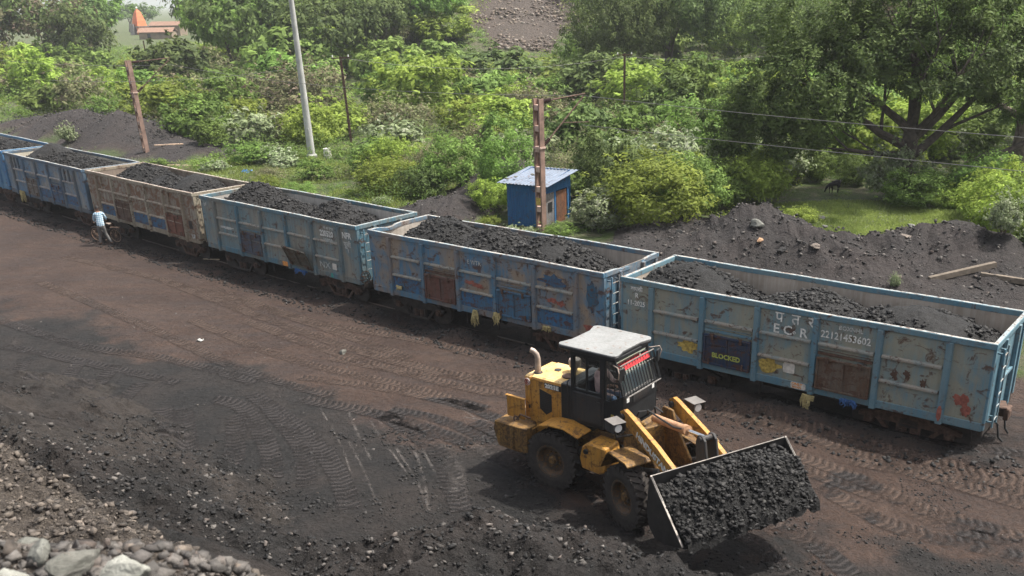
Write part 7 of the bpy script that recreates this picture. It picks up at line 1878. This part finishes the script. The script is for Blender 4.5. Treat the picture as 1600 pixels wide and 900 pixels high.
# ------------------------------------------------------------------ tyre tracks pressed into the yard
def track_mat():
    g = N('pressed_tyre_track'); uv = g.n('ShaderNodeUVMap'); s = g.sep(uv.outputs[0]); v = g.coord()
    u, w_ = s[0], s[1]     # u metres along, w 0..1 across
    ch = g.math('ABSOLUTE', g.math('SUBTRACT', w_, .5))
    ph = g.math('ADD', g.math('MULTIPLY', u, 1 / .19), g.math('MULTIPLY', ch, 1.2))
    sn = g.math('SINE', g.math('MULTIPLY', ph, 6.2832))
    edge = g.math('MULTIPLY', g.ramp(w_, [(0, 0), (.12, 1), (.88, 1), (1, 0)]), 1.0)
    n = g.noise(v, 1.4, 5, .7); n2 = g.noise(v, 10, 4, .7)
    al = g.math('MULTIPLY', edge, g.ramp(n, [(.34, 0), (.54, .85)]))
    dk = g.attr('dark')
    c = g.mix(dk, (.068, .047, .037), (.034, .030, .029))
    c = g.mix(g.ramp(g.math('ADD', g.math('MULTIPLY', sn, .5), g.math('MULTIPLY', n2, .6)), [(.15, 0), (.55, 1)]), g.mix(g.math('ADD', g.math('MULTIPLY', dk, .40), .45), c, (.012, .011, .011)), c)
    g.fin(c, .9, 0, g.bump(sn, .65, .04, g.bump(n2, .6, .02)), .2)
    g.l(al, g.p.inputs['Alpha']); return g.m
M_TT = track_mat()
def tyre_track(pts, w_, label, mat=None, name='tyre_track'):
    P = [Vector((a, b)) for a, b in pts]; Q = []
    for i in range(len(P) - 1):      # smooth curve through the points
        p0 = P[max(i - 1, 0)]; p1 = P[i]; p2 = P[i + 1]; p3 = P[min(i + 2, len(P) - 1)]
        for k in range(14):
            t = k / 14; Q.append(.5 * ((2 * p1) + (p2 - p0) * t + (2 * p0 - 5 * p1 + 4 * p2 - p3) * t * t + (3 * p1 - p0 - 3 * p2 + p3) * t ** 3))
    Q.append(P[-1]); V = []; UV = []; L_ = 0
    for i, q in enumerate(Q):
        d = (Q[min(i + 1, len(Q) - 1)] - Q[max(i - 1, 0)]).normalized(); nn = Vector((-d.y, d.x))
        if i: L_ += (q - Q[i - 1]).length
        for j in range(6):
            f = j / 5; p = q + nn * w_ * (f - .5); V.append((p.x, p.y)); UV.append((L_, f))
    xy = np.array(V); z = terrain(xy[:, 0], xy[:, 1])[0] + .014
    tt_, w0_, t0_, a1_, a2_ = terrain(xy[:, 0], xy[:, 1]); dk_ = np.where(w0_ == 0, yard_dark(xy[:, 0], xy[:, 1], a1_, a2_), 1)
    F = [(i * 6 + j, i * 6 + j + 1, i * 6 + 7 + j, i * 6 + 6 + j) for i in range(len(Q) - 1) for j in range(5)]
    o = np_mesh(name, np.stack([xy[:, 0], xy[:, 1], z], 1), F, mat or M_TT, True, attrs={'dark': dk_})
    uvl = o.data.uv_layers.new(name='UVMap'); li = np.empty(len(o.data.loops), np.int32); o.data.loops.foreach_get('vertex_index', li)
    uvl.data.foreach_set('uv', np.array(UV, np.float32)[li].ravel()); o.visible_shadow = True
    tag(o, label, kind='structure')
TT = [(0.58, [(-8.84, 24.44), (-7.63, 22.97), (-6.38, 21.34), (-5.47, 19.73), (-4.74, 17.9)]), (0.58, [(-4.87, 22.85), (-3.84, 21.61), (-3.04, 20.31), (-2.52, 18.53), (-2.29, 17.67)]), (0.58, [(-7.39, 24.05), (-4.87, 22.85), (-2.66, 21.18), (-0.85, 19.39)]), (0.58, [(-9.92, 24.16), (-8.81, 23.45), (-7.42, 21.02), (-6.86, 19.31)]), (0.58, [(-11.03, 23.55), (-10.26, 21.88), (-9.84, 21.12)]), (0.58, [(-10.49, 23.53), (-9.62, 21.48), (-9.29, 20.74)]), (0.58, [(-8.85, 23.02), (-8.26, 21.05), (-8.02, 20.0)]), (0.5, [(-15.16, 27.73), (-14.67, 25.09), (-14.3, 23.27)]), (0.5, [(-13.88, 27.11), (-13.5, 24.56), (-13.31, 23.01)]), (0.5, [(-12.42, 25.47), (-12.37, 23.61), (-12.25, 22.56)]), (0.5, [(-20.03, 31.84), (-15.94, 28.96), (-12.49, 27.59), (-9.01, 25.3)]), (0.5, [(-18.53, 29.1), (-14.49, 27.14), (-11.28, 25.41)]), (0.5, [(-13.07, 31.44), (-8.63, 27.39), (-4.88, 25.1), (-2.16, 23.15)]), (0.5, [(-11.24, 31.33), (-7.35, 27.9), (-3.4, 25.03), (-1.51, 24.0)]), (0.5, [(-6.59, 28.15), (-3.48, 25.78), (-0.98, 24.44)]), (0.5, [(-22.19, 40.98), (-14.53, 35.48), (-8.36, 30.47), (-4.82, 27.19)]), (0.5, [(-13.76, 35.43), (-8.97, 31.2), (-5.08, 28.98), (-2.44, 27.07)]), (0.58, [(5.63, 18.52), (6.29, 17.35), (6.97, 16.55), (8.86, 15.53)]), (0.58, [(4.89, 20.5), (6.37, 19.11), (7.64, 17.31), (9.18, 16.22)]), (0.58, [(6.7, 19.74), (8.2, 18.88), (9.76, 17.5)]), (0.58, [(3.67, 22.88), (5.83, 21.19), (7.64, 19.38), (10.15, 18.35)]), (0.5, [(4.65, 24.64), (6.94, 22.32), (8.86, 20.69), (10.86, 19.91)]), (0.58, [(2.63, 17.49), (3.75, 16.17), (4.13, 15.02)]), (0.58, [(3.63, 17.73), (4.9, 16.13), (5.34, 14.98)]), (0.58, [(-2.43, 22.33), (-1.37, 21.13), (0.19, 19.03), (0.99, 17.55), (1.54, 16.0)]), (0.5, [(-8.1, 23.42), (-6.61, 20.98), (-5.96, 18.96)]), (0.5, [(-17.09, 37.5), (-10.33, 31.28), (-5.62, 27.23), (-1.92, 24.96)]), (0.5, [(-7.82, 25.74), (-4.81, 24.62), (-2.5, 23.16), (-0.9, 21.48)]), (0.5, [(-17.02, 27.83), (-16.27, 25.66), (-15.6, 23.76)]), (0.5, [(-4.76, 23.26), (-3.11, 22.36), (-1.67, 20.78), (-0.54, 18.76)]), (0.5, [(-21.21, 36.82), (-13.67, 30.1), (-9.71, 26.36), (-6.54, 24.23)]), (0.5, [(5.28, 19.47), (6.54, 18.19), (8.0, 16.51), (9.07, 15.99)]), (0.5, [(4.87, 22.0), (7.2, 20.41), (8.98, 19.0), (9.95, 17.91)]), (0.5, [(0.32, 26.93), (2.92, 23.79), (5.2, 21.99)]), (0.5, [(-7.22, 27.32), (-4.66, 26.1), (-2.32, 25.47), (-0.63, 24.9)])]
for i, (w_, pts) in enumerate(TT): tyre_track(pts, w_, None)

def scrape_mat():
    g = N('pale_scrape'); uv = g.n('ShaderNodeUVMap'); s = g.sep(uv.outputs[0]); v = g.coord()
    edge = g.ramp(s[1], [(0, 0), (.4, 1), (.6, 1), (1, 0)]); n = g.noise(v, 3.0, 7, .85); n3 = g.noise(v, 1.1, 3)
    al = g.math('MULTIPLY', g.math('MULTIPLY', edge, g.ramp(n, [(.40, 0), (.66, .45)])), g.ramp(n3, [(.38, 0), (.55, 1)]))
    g.fin((.20, .18, .165), .95, 0, None, .2); g.l(al, g.p.inputs['Alpha']); return g.m
M_SC = scrape_mat()
SCR = [(0.1, [(-5.86, 23.1), (-5.32, 21.67), (-4.72, 20.2)]), (0.08, [(-5.42, 23.08), (-4.6, 21.26), (-3.67, 19.34)]), (0.1, [(-5.25, 23.29), (-4.4, 21.26), (-3.5, 19.18), (-2.99, 17.69)]), (0.08, [(-5.49, 21.3), (-4.75, 19.54), (-4.18, 18.02)]), (0.12, [(-4.66, 22.84), (-3.95, 21.24), (-3.39, 19.49), (-3.08, 17.97)]), (0.5, [(-3.64, 21.98), (-3.02, 20.83), (-2.61, 19.46), (-2.35, 17.95)]), (0.1, [(-4.03, 22.4), (-3.58, 20.86), (-3.09, 19.48)]), (0.45, [(-2.94, 21.57), (-2.42, 21.17), (-1.88, 20.36)]), (0.08, [(-3.41, 23.51), (-2.85, 23.18), (-2.37, 22.53)]), (0.08, [(-2.06, 20.1), (-1.45, 19.58)]), (0.07, [(-6.69, 23.35), (-5.73, 21.31), (-5.08, 19.56)]), (0.08, [(-2.72, 22.67), (-1.93, 22.31), (-1.41, 21.96)])]
for w_, pts in SCR: tyre_track(pts, w_, None, M_SC, 'scrape_mark')

# ------------------------------------------------------------------ haze
m = MB(); m.box((-200, 2120, 140), (5600, 4480, 300)); hz = m.build('haze', [])
hm_ = bpy.data.materials.new('haze'); hm_.use_nodes = True; t_ = hm_.node_tree; t_.nodes.clear()
o_ = t_.nodes.new('ShaderNodeOutputMaterial'); v_ = t_.nodes.new('ShaderNodeVolumePrincipled'); v_.inputs['Color'].default_value = (.93, .96, 1, 1); v_.inputs['Density'].default_value = .00026; v_.inputs['Anisotropy'].default_value = .0
t_.links.new(v_.outputs[0], o_.inputs['Volume']); hz.data.materials.clear(); hz.data.materials.append(hm_)
tag(hz, 'thin pale haze over the whole valley', 'haze', kind='stuff')
